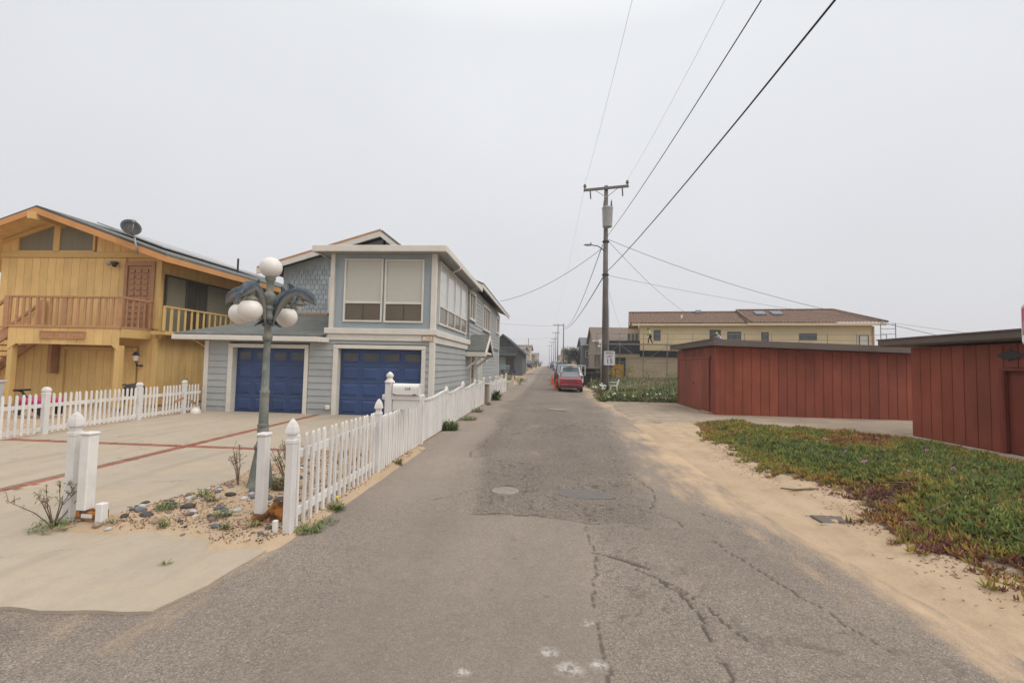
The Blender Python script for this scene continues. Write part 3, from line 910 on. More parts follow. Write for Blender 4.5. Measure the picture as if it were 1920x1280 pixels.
# garage doors
MT['joint'] = mat('worn_blue_joint_highlight', (.12, .16, .26), .6, .2, 3)  # pale worn blue; the highlight along the section joints is put into this colour
def garage_door(x0, x1, top):
    d = sub('garage_door', ((x0 + x1) / 2, FY + .17, 0), H)
    yf = FY + .16
    rows = 4
    rh = top / rows
    cols = 4
    cw = (x1 - x0) / cols
    for i in range(rows):
        z0, z1 = i * rh + .006, (i + 1) * rh - .006
        MB().cbox(x0, x1, yf, yf + .05, z0, z1, c=.012).build('door_section', MT['blue'], d)
        if i:
            MB().box(x0 + .01, x1 - .01, yf - .012, yf + .004, z0 - .012, z0 + .004).build('joint_strip', MT['joint'], d)
        for j in range(cols):
            a, b = x0 + j * cw + .08, x0 + (j + 1) * cw - .08
            if i == rows - 1:
                MB().cbox(a - .02, b + .02, yf - .018, yf - .001, z0 + .10, z1 - .09, c=.006).build('light_frame', MT['blue'], d)
                MB().box(a + .03, b - .03, yf - .021, yf - .0185, z0 + .145, z1 - .135).build('pane', MT['glass'], d)
            else:
                m_ = MB()
                m_.add([(a, yf - .001, z0 + .07), (b, yf - .001, z0 + .07), (b, yf - .001, z1 - .07), (a, yf - .001, z1 - .07),
                        (a + .05, yf - .022, z0 + .12), (b - .05, yf - .022, z0 + .12), (b - .05, yf - .022, z1 - .12), (a + .05, yf - .022, z1 - .12)],
                       [(0, 1, 5, 4), (1, 2, 6, 5), (2, 3, 7, 6), (3, 0, 4, 7), (4, 5, 6, 7)])
                m_.build('raised_panel', MT['blue'], d)
    MB().box(x0, x1, yf - .01, yf + .03, -.01, .02).build('weather_strip', MT['gasket'], d)
for x0, x1, top in ((GL[0], GL[1], 2.0), (GR[0], GR[1], 2.03)):
    garage_door(x0, x1, top)
    B('door_casing', MT['trim'], H, x0 - .15, x0, FY - .05, FY + .2, -.02, top + .001)
    B('door_casing', MT['trim'], H, x1, x1 + .12, FY - .05, FY + .2, -.02, top + .001)
    B('door_casing', MT['trim'], H, x0 - .15, x1 + .12, FY - .053, FY + .2, top + .003, top + .12)
# dryer vent
B('wall_vent', MT['trim'], H, -6.72, -6.58, FY - .12, FY - .02, .16, .3, c=.03)

# upper windows on the front
def front_window(x0, x1, z0, zm, z1):
    w = sub('window', ((x0 + x1) / 2, FY, z0), H)
    y = FY + .05
    f = .05
    MB().box(x0, x0 + f, y - .06, y + .02, z0, z1).box(x1 - f, x1, y - .06, y + .02, z0, z1).box(x0 + f, x1 - f, y - .06, y + .02, z1 - f, z1).box(x0 + f, x1 - f, y - .06, y + .02, z0, z0 + f).box(x0 + f, x1 - f, y - .05, y + .02, zm - .035, zm + .035).build('frame', MT['trim'], w)
    MB().box(x0 + f, x1 - f, y - .012, y + .0, zm + .035, z1 - f).build('blind', MT['blind'], w)
    xm = (x0 + x1) / 2
    for a, b in ((x0 + f, xm - .008), (xm + .008, x1 - f)):
        MB().box(a, b, y - .018, y, z0 + f, zm - .035).build('pane', MT['glass_warm'], w)
    MB().box(xm - .008, xm + .008, y - .03, y, z0 + f, zm - .035).build('mullion', MT['winframe'], w)
front_window(-6.31, -5.09, 2.86, 3.46, 4.80)
front_window(-5.03, -3.81, 2.85, 3.45, 4.78)
# window wall on the alley side
w = sub('window', (RX, 16.3, 2.86), H)
ys_ = [13.95, 15.13, 16.31, 17.49, 18.67]
fr = MB()
for q in ys_:
    fr.box(RX - .03, RX + .045, q - .035, q + .035, 2.86, 4.82)
for zq in (2.86, 3.42, 4.79):
    fr.box(RX - .03, RX + .04, 13.985, 18.635, zq, zq + .06)
fr.build('frame', MT['trim'], w)
for a, b in zip(ys_, ys_[1:]):
    MB().box(RX - .02, RX + .006, a + .035, b - .035, 3.48, 4.79).build('blind', MT['blind2'], w)
    MB().box(RX - .02, RX + .008, a + .035, b - .035, 2.92, 3.42).build('pane', MT['glass_warm'], w)
# other alley-side windows
for y0, y1, z0, z1, n in ((19.35, 20.8, 3.65, 4.75, 2), (23.5, 26.1, 3.52, 4.68, 3), (29.45, 30.85, 3.76, 4.7, 1)):
    w = sub('window', (RX, y0, z0), H)
    m_ = MB()
    m_.box(RX - .06, RX + .07, y0 - .1, y0, z0 - .1, z1 + .1).box(RX - .06, RX + .07, y1, y1 + .1, z0 - .1, z1 + .1).box(RX - .06, RX + .07, y0, y1, z1, z1 + .1).box(RX - .06, RX + .1, y0, y1, z0 - .1, z0)
    for i in range(1, n):
        q = y0 + (y1 - y0) * i / n
        m_.box(RX - .04, RX + .05, q - .04, q + .04, z0, z1)
    m_.build('frame', MT['trim'], w)
    for i in range(n):
        MB().box(RX - .05, RX + .0, y0 + (y1 - y0) * i / n + .04, y0 + (y1 - y0) * (i + 1) / n - .04, z0, z1).build('pane', MT['glass_warm'], w)
# flat roof over the window room, with gutter boards
rf = MB().box(-7.1, -3.1, 13.08, 20.4, 5.005, 5.06).build('flat_roof', MT['asph_shingle'], H)
B('fascia', MT['trim'], rf, -7.16, -3.06, 13.02, 13.08, 4.93, 5.12, c=.012)
B('fascia', MT['trim'], rf, -3.10, -3.04, 13.084, 20.45, 4.93, 5.12, c=.012)
B('fascia', MT['trim'], rf, -7.16, -7.10, 13.084, 17.2, 4.93, 5.12, c=.012)
MB().box(-7.09, -3.1, 13.085, 20.4, 4.965, 5.003).build('soffit', MT['siding'], rf)
MB().tube([(-3.05, 15.2, 4.93), (-3.06, 15.2, 4.86), (-3.3, 15.35, 4.80), (-3.38, 15.4, 4.7)], .035, 8).build('downspout', MT['trim'], rf, True)
MB().tube([(-3.06, 19.0, 4.93), (-3.3, 19.05, 4.8), (-3.4, 19.06, 4.7), (-3.4, 19.06, 2.66)], .03, 8).build('downspout', MT['siding_up'], rf, True)

# main gable roof behind: ridge at X=-6.5
AP = (-6.5, 6.63)
Lx, Lz = -11.4, 5.16
th = .09
RF = sub('roof', (-6.5, 17, 5), H)
def slope(pts, m, name='roof_plane', t=th):
    n = (Vector(pts[1]) - Vector(pts[0])).cross(Vector(pts[2]) - Vector(pts[0])).normalized()
    if n.z < 0: n = -n
    return MB().prism(pts, tuple(n * t)).build(name, m, RF)
slope([(AP[0], 16.75, AP[1]), (AP[0], 34.6, AP[1]), (Lx, 34.6, Lz), (Lx, 16.75, Lz)], MT['asph_shingle'])
slope([(AP[0], 20.6, AP[1]), (AP[0], 34.6, AP[1]), (-3.05, 34.6, 5.28), (-3.05, 20.6, 5.28)], MT['asph_shingle'])
slope([(AP[0], 16.75, AP[1]), (AP[0], 20.6, AP[1]), (-4.7, 20.6, 5.28), (-4.7, 16.75, 5.28)], MT['asph_shingle'])
# rake boards
def rake(p, q, y, m=MT['trim'], h=.2, t=.05):
    MB().prism([(p[0], y, p[1] - h), (q[0], y, q[1] - h), (q[0], y, q[1]), (p[0], y, p[1])], (0, t, 0)).build('rake_board', m, RF)
rake(AP, (Lx, Lz), 16.70)
rake(AP, (-4.7, 5.28), 16.70)
rake((AP[0], AP[1] + .10), (Lx, Lz + .1), 16.72, MT['brown'], .085)
B('fascia', MT['trim'], RF, -3.09, -3.02, 20.56, 34.62, 5.12, 5.30, c=.01)
rake(AP, (-3.06, 5.29), 20.52)
# gable triangle with trellis brackets
MB().prism([(-10.65, 17.33, 2.5), (-6.6, 17.33, 2.5), (-6.6, 17.33, 6.5), (-10.65, 17.33, 5.35)], (0, .02, 0)).build('gable_wall', MT['shingle_wall'], H)
MB().prism([(-6.6, 17.33, 5.0), (-4.85, 17.33, 5.1), (-4.9, 17.33, 5.4), (-6.5, 17.33, 6.52)], (0, .02, 0)).build('gable_wall', MT['siding_up'], H)
B('gable_post', MT['trim'], H, -6.06, -5.98, 16.9, 17.0, 5.06, 6.1)
B('gable_post', MT['trim'], H, -6.9, -5.6, 16.92, 16.98, 5.72, 5.80)
# wall shingles above the lower roof: rows of individual shakes
sm = MB()
sm.add([(0, -.022, 0), (.172, -.022, 0), (.172, -.004, .205), (0, -.004, .205), (0, .02, 0), (.172, .02, 0), (.172, .02, .205), (0, .02, .205)],
       [(0, 1, 2, 3), (7, 6, 5, 4), (0, 4, 5, 1), (1, 5, 6, 2), (2, 6, 7, 3), (3, 7, 4, 0)])
so_ = sm.build('shingle', MT['shingle_wall'], H)
first = True
row = 0
zq = 3.3
while zq < 6.3:
    x = -10.65 - (.095 if row % 2 else 0)
    while x < -6.75:
        topz = 6.40 + (x + .09 + 6.5) * .30 - .2
        if zq + .19 < topz + .17 and zq + .19 < topz + .17 - .055 + .03 and x > -10.7:
            if first:
                so_.location = (x, 17.315, zq)
                first = False
            else:
                ref('shingle', so_.data, H, (x + random.uniform(-.003, .003), 17.315, zq + random.uniform(-.006, .006)))
        x += .19
    zq += .195
    row += 1
w = sub('window', (-8.5, 17.3, 3.6), H)
MB().box(-8.72, -8.6, 17.22, 17.36, 3.42, 4.95).box(-8.6, -7.4, 17.22, 17.36, 4.83, 4.95).box(-8.6, -7.4, 17.22, 17.36, 3.42, 3.54).box(-7.4, -7.28, 17.22, 17.36, 3.42, 4.95).build('frame', MT['trim'], w)
MB().box(-8.6, -7.4, 17.29, 17.31, 3.54, 4.83).build('pane', MT['glass'], w)

# hipped lower roof over the left garage
LR = sub('garage_roof', (-9, 13.1, 2.3), H)
e1, e2, e3, e4 = (-11.5, 13.1, 2.36), (-6.85, 13.1, 2.36), (-6.72, 13.55, 2.44), (-6.72, 17.3, 3.42)
MB().prism([e1, e2, (-6.74, 13.45, 2.45), (-6.74, 17.3, 3.42), (-9.9, 17.3, 3.42)], (0, 0, .05)).build('roof_plane', MT['asph_shingle'], LR)
MB().prism([e1, (-9.9, 17.3, 3.42), (-11.5, 17.3, 2.36)], (0, 0, .05)).build('roof_plane', MT['asph_shingle'], LR)
B('flashing', MT['brown'], LR, -9.9, -6.72, 17.22, 17.31, 3.44, 3.52)
B('fascia', MT['trim'], LR, -11.54, -6.86, 13.05, 13.10, 2.21, 2.355, c=.01)
MB().prism([(-6.858, 13.05, 2.21), (-6.68, 13.38, 2.21), (-6.68, 13.38, 2.355), (-6.858, 13.05, 2.355)], (-.05, .02, 0)).build('fascia', MT['trim'], LR)
B('fascia', MT['trim'], LR, -11.54, -11.49, 13.103, 17.3, 2.21, 2.355, c=.01)
MB().box(-11.49, -6.8, 13.1, 13.5, 2.26, 2.29).box(-11.49, -10.68, 13.5, 17.2, 2.26, 2.29).build('soffit', MT['trim'], LR)
MB().tube([(-10.75, 13.6, 1.95), (-11.2, 13.5, 2.25)], .03, 6).build('eave_bracket', MT['yellow_trim'], LR)

# side porch roof and door
PR = sub('porch', (-3.0, 20.0, 0), H)
r0, rz1, ez = 20.05, 2.88, 2.12
for s_ in (-1, 1):
    MB().prism([(-3.44, r0, rz1), (-2.62, r0, rz1), (-2.62, r0 + s_ * 1.3, ez), (-3.44, r0 + s_ * 1.3, ez)], (0, 0, .07)).build('roof_plane', MT['asph_shingle'], PR)
    MB().prism([(-2.62, r0, rz1 + .02), (-2.62, r0 + s_ * 1.34, ez), (-2.62, r0 + s_ * 1.34, ez - .17), (-2.62, r0, rz1 - .17)], (.05, 0, 0)).build('rake_board', MT['trim'], PR)
    B('fascia', MT['trim'], PR, -3.44, -2.60, r0 + s_ * 1.32 - .03, r0 + s_ * 1.32 + .03, ez - .16, ez + .02)
    MB().bar((-3.43, r0 + s_ * 1.1, 1.45), (-2.75, r0 + s_ * 1.1, 2.0), .07, .09).build('knee_brace', MT['trim'], PR)
B('cross_tie', MT['trim'], PR, -2.72, -2.64, r0 - 1.15, r0 + 1.15, 2.06, 2.16)
B('door_frame', MT['trim'], PR, RX - .02, RX + .06, 19.9, 20.05, 0, 2.05)
B('door_frame', MT['trim'], PR, RX - .02, RX + .06, 20.95, 21.1, 0, 2.05)
B('door', MT['tan_house'], PR, RX - .03, RX + .01, 20.05, 20.95, 0, 2.0)
MB().box(RX + .0105, RX + .014, 20.25, 20.75, 1.0, 1.8).build('pane', MT['glass'], PR)
w = sub('window', (RX, 22.5, 0), H)
MB().box(RX - .03, RX + .06, 21.9, 22.02, .7, 2.0).box(RX - .03, RX + .06, 23.08, 23.2, .7, 2.0).box(RX - .03, RX + .06, 22.02, 23.08, 1.9, 2.0).box(RX - .03, RX + .08, 22.02, 23.08, .7, .8).build('frame', MT['trim'], w)
MB().box(RX - .03, RX + .0, 22.02, 23.08, .8, 1.9).build('pane', MT['blind2'], w)
B('wall_light', MT['plastic_white'], H, RX + .03, RX + .2, 24.0, 24.25, 1.75, 1.95, c=.05)

# text helper: flat letters as real meshes
def letters(txt, size, m, parent, loc, rot, ext=.002, name='lettering', sx=1.0):
    c = bpy.data.curves.new(name, 'FONT')
    c.body = txt
    c.size = size
    c.extrude = ext
    c.align_x = 'CENTER'
    c.align_y = 'CENTER'
    o = bpy.data.objects.new(name, c)
    COL.objects.link(o)
    dg = bpy.context.evaluated_depsgraph_get()
    me = bpy.data.meshes.new_from_object(o.evaluated_get(dg))
    bpy.data.objects.remove(o)
    bpy.data.curves.remove(c)
    me.materials.clear()
    me.materials.append(m)
    q = bpy.data.objects.new(name, me)
    put(q, parent)
    q.location = loc
    q.rotation_euler = rot
    q.scale = (sx, 1, 1)
    return q
# framed number plaque on the corner
pq = empty('number_plaque', (-3.63, FY - .13, 2.4), 'small framed house number plaque on the corner above the blue garage door', 'plaque')
MB().box(-3.80, -3.46, FY - .075, FY - .062, 2.30, 2.465).build('backing', MT['trim'], pq)
MB().box(-3.80, -3.46, FY - .085, FY - .0755, 2.445, 2.465).box(-3.80, -3.46, FY - .085, FY - .0755, 2.30, 2.32).box(-3.80, -3.78, FY - .085, FY - .0755, 2.32, 2.445).box(-3.48, -3.46, FY - .085, FY - .0755, 2.32, 2.445).build('frame', MT['brown'], pq)
letters('218', .1, MT['brown'], pq, (-3.6, FY - .079, 2.382), (R(90), 0, 0))
# ================================================================== OCHRE HOUSE
Yh = empty('board_house', (-16.5, 14.65, 0), 'ochre two-storey house with brown balcony rail and orange roof edge', 'house')
YW, YB, SX = 14.65, 13.5, -13.45
RIDGE, EAVE = (-17.25, 6.56), (-12.48, 4.93)
YF = 13.75
sl = (RIDGE[1] - EAVE[1]) / (EAVE[0] - RIDGE[0])
MB().prism([(-19.6, YW + .04, -.1), (SX - .04, YW + .04, -.1), (SX - .04, YW + .04, 5.0), (-17.25, YW + .04, 6.4), (-19.6, YW + .04, 5.5)], (0, 9.5, 0)).build('wall', MT['yellow'], Yh)
DX0, DX1 = -14.80, -13.66           # upper door with casing
# upper wall: vertical boards
def vboard(x0, x1, z0, z1a, z1b, y=YW, m=None):
    MB().prism([(x0, y - .012, z0), (x1, y - .012, z0), (x1, y - .012, z1b), (x0, y - .012, z1a)], (0, .05, 0)).build('wall_board', m or MT['yellow'], Yh)
def rz_(x):
    return RIDGE[1] - abs(x - RIDGE[0]) * sl - .12
x = -19.6
wgap = .012
WINS = ((-18.95, -17.55), (-17.38, -16.02))
while x < SX - .05:
    x1 = min(x + .305, SX - .02)
    a, b = x + wgap / 2, x1 - wgap / 2
    if not (b > DX0 and a < DX1):
        vboard(a, b, 2.62, 5.08, 5.08)
    elif a < DX0 < b:
        vboard(a, DX0, 2.62, 5.08, 5.08)
    elif a < DX1 < b:
        vboard(DX1, b, 2.62, 5.08, 5.08)
    if not any(b > w0 and a < w1 for w0, w1 in WINS) and rz_(b) > 5.32:
        vboard(a, b, 5.30, max(5.31, rz_(a)), max(5.31, rz_(b)))
    # ground floor
    if not (-16.9 < (a + b) / 2 < -14.25):
        vboard(a, b, 0, 2.45, 2.45)
    x += .305
B('belt_board', MT['yellow_trim'], Yh, -19.6, SX + .02, YW - .05, YW + .02, 5.09, 5.29)
# clerestory windows under the gable
for w0, w1 in WINS:
    w = sub('window', (w0, YW, 5.3), Yh)
    za, zb = rz_(w0) - .05, rz_(w1) - .05
    MB().prism([(w0, YW - .01, 5.3), (w1, YW - .01, 5.3), (w1, YW - .01, zb), (w0, YW - .01, za)], (0, .04, 0)).build('pane', MT['curtain'], w)
    m_ = MB()
    for p, q in (((w0, 5.3), (w1, 5.3)), ((w1, 5.3), (w1, zb)), ((w1, zb), (w0, za)), ((w0, za), (w0, 5.3))):
        m_.bar((p[0], YW - .02, p[1]), (q[0], YW - .02, q[1]), .07, .07)
    m_.build('frame', MT['yellow_trim'], w)
B('king_post', MT['yellow_trim'], Yh, -17.54, -17.39, YW - .06, YW + .0, 5.3, 6.3)
# upper door
d = sub('door', (-14.2, YW, 2.6), Yh)
B('casing', MT['door_brown'], d, DX0, DX0 + .12, YW - .06, YW + .03, 2.62, 4.95)
B('casing', MT['door_brown'], d, DX1 - .12, DX1, YW - .06, YW + .03, 2.62, 4.95)
B('casing', MT['door_brown'], d, DX0 + .12, DX1 - .12, YW - .06, YW + .03, 4.80, 4.95)
B('slab', MT['door_brown'], d, DX0 + .125, DX1 - .125, YW - .01, YW + .03, 2.63, 4.79)
for i in range(10):
    for j in range(3):
        a = DX0 + .21 + j * .25
        B('coffer', MT['door_brown'], d, a, a + .17, YW - .05, YW - .011, 2.75 + i * .2, 2.75 + i * .2 + .13, c=.03)
MB().lathe([(.0, -.04), (.03, -.03), (.03, .03), (0, .04)], (DX0 + .19, YW - .05, 3.6), 10).build('handle', MT['metal'], d, True)
# flood light and small wall lantern
fl = sub('flood_light', (-15.15, YW, 4.92), Yh)
MB().tube([(-15.2, YW - .02, 4.95), (-15.2, YW - .12, 4.9), (-15.24, YW - .25, 4.82)], [.03, .05, .075], 10).build('lamp_head', MT['metal'], fl, True)
MB().tube([(-15.1, YW - .02, 4.92), (-15.06, YW - .12, 4.86), (-15.02, YW - .22, 4.77)], [.03, .05, .07], 10).build('lamp_head', MT['dark_metal'], fl, True)
wl = sub('wall_lantern', (-14.0, YW, 1.6), Yh)
MB().lathe([(.0, .33), (.05, .30), (.09, .22), (.11, .2), (.11, .18), (.0, .18)], (-14.02, YW - .2, 1.5), 8).build('cap', MT['dark_metal'], wl)
MB().lathe([(.06, 0), (.095, .18), (.0, .18)], (-14.02, YW - .2, 1.5), 8).build('glass', MT['globe'], wl)
MB().tube([(-14.02, YW, 1.36), (-14.02, YW - .15, 1.32), (-14.02, YW - .2, 1.5)], .018, 6).lathe([(0, 0), (.08, .02), (.08, .06), (0, .07)], (-13.96, YW - .08, 1.30), 8).build('bracket', MT['dark_metal'], wl)
# balcony
BL = sub('balcony', (-15.6, YB, 2.5), Yh)
BX0, BX1 = -17.60, -13.70
B('deck', MT['plank'], BL, BX0, BX1, YB + .02, YW - .02, 2.46, 2.56)
B('rim_board', MT['brown'], BL, BX0 - .03, BX1 + .04, YB - .06, YB + .0, 2.525, 2.60)
B('rim_board', MT['brown'], BL, BX1 + .0, BX1 + .06, YB + .0, YW - .03, 2.525, 2.60)
B('top_rail', MT['brown'], BL, BX0 - .1, BX1 + .06, YB - .07, YB + .05, 3.50, 3.56)
B('top_rail', MT['brown'], BL, BX1 - .04, BX1 + .06, YB + .055, YW - .06, 3.50, 3.56)
nb = 17
for i in range(nb):
    xx = BX0 + .02 + (BX1 - BX0 - .05) * i / (nb - 1)
    wide = .17 if i in (8, nb - 1) else .075
    tl = random.uniform(-.02, .02)
    MB().bar((xx, YB - .04, 2.602), (xx + tl, YB - .04, 3.50), wide, .035, up=(0, 1, 0)).build('baluster', MT['brown'], BL)
for i in range(5):
    yy = YB + .15 + i * .22
    MB().bar((BX1 + .02, yy, 2.602), (BX1 + .02, yy, 3.50), .05, .04, up=(0, 1, 0)).build('baluster', MT['brown'], BL)
# valance boards with bracket ends, posts
vx = BX0
k = 0
while vx < BX1 - .05:
    x1 = min(vx + .305, BX1)
    m0 = 1.99
    za = 1.80 if vx < BX0 + .1 else m0
    zb = 1.80 if x1 > BX1 - .1 else m0
    MB().prism([(vx + .004, YB - .035, za), (x1 - .004, YB - .035, zb), (x1 - .004, YB - .035, 2.52), (vx + .004, YB - .035, 2.52)], (0, .04, 0)).build('valance_board', MT['yellow'], BL)
    vx += .305
B('beam', MT['yellow_trim'], BL, BX1 - .02, BX1 + .06, YB + .01, YW - .03, 2.24, 2.52)
for px in (BX0 + .08, BX1 - .04):
    B('post', MT['yellow_trim'], BL, px - .085, px + .085, YB - .02, YB + .15, 0, 1.985)
B('post', MT['yellow_trim'], BL, -13.55, -13.36, YW - .1, YW + .02, 0, 2.3)
B('post', MT['yellow_trim'], BL, -13.53, -13.38, YW - .08, YW + .02, 2.6, 4.95)
MB().prism([(-13.44, YW - .04, 2.05), (-13.2, YW - .04, 2.45), (-13.44, YW - .04, 2.45)], (0, .1, 0)).build('knee_brace', MT['yellow_trim'], BL)
# carved sign board
sg = empty('name_board', (-15.6, YB - .06, 2.2), 'carved brown wooden name board on the ochre balcony valance', 'sign')
MB().cbox(-16.42, -14.84, YB - .072, YB - .036, 2.17, 2.41, c=.012).build('board', MT['brown'], sg)
MB().box(-16.42, -14.84, YB - .088, YB - .0725, 2.385, 2.41).box(-16.42, -14.84, YB - .088, YB - .0725, 2.17, 2.195).box(-16.42, -16.395, YB - .088, YB - .0725, 2.195, 2.385).box(-14.865, -14.84, YB - .088, YB - .0725, 2.195, 2.385).build('frame', MT['brown'], sg)
rr = random.Random(4)
xq = -16.28
for i in range(13):       # worn carved characters, no longer readable
    wq = rr.uniform(.05, .09)
    pts = [(xq + rr.uniform(0, wq), YB - .0735, 2.22 + .13 * rr.random()) for _ in range(4)]
    MB().tube([(p[0], p[1], p[2]) for p in pts], .010, 5).build('carved_mark', MT['orange'], sg)
    xq += wq + .035
# garage recess with wide door
B('door_casing', MT['yellow_trim'], Yh, -16.98, -16.86, YW - .05, YW + .0, 0, 1.95)
B('door_casing', MT['yellow_trim'], Yh, -14.28, -14.16, YW - .05, YW + .0, 0, 1.95)
B('door_casing', MT['yellow_trim'], Yh, -16.86, -14.28, YW - .05, YW + .0, 1.82, 1.95)
for i in range(9):
    a = -16.86 + i * .2867
    B('door_plank', MT['yellow'], Yh, a + .003, a + .2837, YW + .02, YW + .038, 0, 1.82, c=.004)
B('wall_bracket', MT['brown'], Yh, -17.2, -17.06, YW - .3, YW - .02, 1.0, 2.2)
# stairs going down to the left off the balcony
ST = sub('stairs', (-17.7, YB, 2.5), Yh)
for yy in (YB - .02, YW - .15):
    MB().prism([(-17.62, yy, 2.56), (-17.62, yy, 2.22), (-20.6, yy, .1), (-20.6, yy, .44)], (0, .06, 0)).build('stringer', MT['brown'], ST)
    MB().bar((-17.68, yy, 3.5), (-20.6, yy, 1.42), .06, .09).build('handrail', MT['brown'], ST)
    B('newel_post', MT['brown'], ST, -17.78, -17.62, yy - .06, yy + .06, 2.5, 3.55)
for i in range(11):
    a = -17.72 - i * .27
    B('tread', MT['yellow_trim'], ST, a - .28, a, YB + .045, YW - .16, 2.30 - i * .195, 2.345 - i * .195)
# alley-side wall: sliding glass door, small balcony
SB = sub('side_balcony', (-13.0, 15.6, 2.45), Yh)
B('deck', MT['yellow_trim'], SB, SX, -12.88, 14.35, 18.2, 2.40, 2.52)
B('top_rail', MT['yellow_trim'], SB, -12.96, -12.88, 14.25, 18.2, 3.32, 3.38)
for i in range(14):
    yy = 14.3 + i * .29
    B('baluster', MT['yellow_trim'], SB, -12.94, -12.90, yy - (.07 if i in (0, 1, 5) else .035), yy + .035, 2.525, 3.318)
w = sub('sliding_door', (SX, 15.8, 2.5), Yh)
YS = [14.85, 15.75, 16.25, 16.75, 18.2]
m_ = MB()
for q in YS:
    m_.box(SX - .02, SX + .05, q - .03, q + .03, 2.53, 4.55)
m_.box(SX - .02, SX + .045, 14.88, 18.17, 4.49, 4.55).box(SX - .02, SX + .045, 15.78, 16.72, 3.35, 3.42)
m_.build('frame', MT['winframe'], w)
MB().box(SX - .02, SX + .02, YS[0] + .03, YS[1] - .03, 2.53, 4.49).build('pane', MT['curtain'], w)
for a, b in ((YS[1], YS[2]), (YS[2], YS[3])):
    MB().box(SX - .02, SX + .018, a + .03, b - .03, 3.42, 4.49).build('pane', MT['glass'], w)
MB().box(SX - .02, SX + .016, YS[1] + .03, YS[3] - .03, 2.53, 3.35).build('pane', MT['glass_warm'], w)
MB().box(SX - .02, SX + .02, YS[3] + .03, YS[4] - .03, 2.53, 4.49).build('pane', MT['curtain'], w)
y = 14.7
while y < 24:
    MB().box(SX - .02, SX + .012, y + .006, y + .3, 0, 2.4).build('wall_board', MT['yellow'], Yh)
    MB().box(SX - .02, SX + .012, y + .006, y + .3, 4.56, 4.95).build('wall_board', MT['yellow'], Yh)
    y += .305
# roof
YR = sub('roof', (-16.5, YF, 5), Yh)
for s_ in (1, -1):
    ex = RIDGE[0] + s_ * (EAVE[0] - RIDGE[0])
    MB().prism([(RIDGE[0], YF - .02, RIDGE[1] + .02), (ex, YF - .02, EAVE[1] + .02), (ex, 24.6, EAVE[1] + .02), (RIDGE[0], 24.6, RIDGE[1] + .02)], (0, 0, .075)).build('roof_plane', MT['asph_shingle'], YR)
    MB().prism([(RIDGE[0], YF - .06, RIDGE[1] + .012), (ex + s_ * .02, YF - .06, EAVE[1] + .005), (ex + s_ * .02, YF - .06, EAVE[1] - .19), (RIDGE[0], YF - .06, RIDGE[1] - .19)], (0, .05, 0)).build('rake_board', MT['orange'], YR)
    MB().prism([(RIDGE[0], YF, RIDGE[1] - .03), (ex, YF, EAVE[1] - .03), (ex, 24.5, EAVE[1] - .03), (RIDGE[0], 24.5, RIDGE[1] - .03)], (0, 0, .03)).build('soffit', MT['yellow'], YR)
B('eave_board', MT['orange'], YR, EAVE[0] - .02, EAVE[0] + .03, YF - .005, 24.6, EAVE[1] - .19, EAVE[1] + .005)
for q in (14.2, 15.9, 17.6):
    MB().bar((-13.4, q, 5.13), (-12.52, q, 4.83), .07, .12).build('rafter', MT['yellow_trim'], YR)
MB().bar((-17.25, YF - .22, 6.27), (-17.25, 15.0, 6.27), .16, .24).build('ridge_beam', MT['yellow_trim'], YR)
MB().bar((-19.6, YW - .03, 5.64), (-17.33, YW - .03, 6.42), .06, .1).build('gable_trim', MT['yellow_trim'], YR)
MB().bar((-17.17, YW - .03, 6.42), (-13.5, YW - .03, 5.16), .06, .1).build('gable_trim', MT['yellow_trim'], YR)
MB().tube([(-13.4, 18.4, 5.1), (-13.4, 18.4, 5.95)], .04, 8).build('vent_pipe', MT['dark_metal'], YR)
# raised panels lying on the roof slope
for i in range(3):
    y0 = 15.0 + i * 1.9
    f = lambda x: RIDGE[1] - (x - RIDGE[0]) * sl + .17
    MB().prism([(-16.4, y0, f(-16.4)), (-13.8, y0, f(-13.8)), (-13.8, y0 + 1.85, f(-13.8)), (-16.4, y0 + 1.85, f(-16.4))], (0, 0, .05)).build('solar_panel', MT['trans'], YR)
# satellite dish on the roof edge
DS = empty('satellite_dish', (-13.45, 13.65, 5.1), 'dark satellite dish bolted to the orange roof edge', 'satellite dish')
dm = MB()
n_r, n_a = 5, 20
vs = []
ax = Vector((.75, -.55, .42)).normalized()
ua = ax.cross(Vector((0, 0, 1))).normalized()
ub = ax.cross(ua).normalized()
c0 = Vector((-13.62, 13.55, 5.78))
for i in range(n_r + 1):
    for k in range(n_a):
        t = 2 * math.pi * k / n_a
        r_ = .29 * i / n_r
        vs.append(c0 + ua * (r_ * math.cos(t)) * .95 + ub * (r_ * math.sin(t)) * 1.05 + ax * (.10 * (i / n_r) ** 2))
fs = []
for i in range(n_r):
    for k in range(n_a):
        k2 = (k + 1) % n_a
        fs.append((i * n_a + k, i * n_a + k2, (i + 1) * n_a + k2, (i + 1) * n_a + k))
dm.add(vs, fs)
do = dm.build('reflector', MT['dark_metal'], DS, True)
sol = do.modifiers.new('thick', 'SOLIDIFY')
sol.thickness = .015
MB().tube([c0, c0 - ax * .08, (-13.5, 13.6, 5.5), (-13.47, 13.63, 5.25), (-13.44, 13.68, 5.0)], .028, 8).build('mast', MT['metal'], DS, True)
MB().tube([c0 - ub * -.28 + ax * .05, c0 + ax * .34 + ub * .22, c0 + ax * .46 + ub * .08], .014, 6).build('feed_arm', MT['metal'], DS, True)
MB().tube([c0 + ax * .43 + ub * .08, c0 + ax * .56 + ub * .06], [.035, .05], 8).build('receiver', MT['metal'], DS, True)

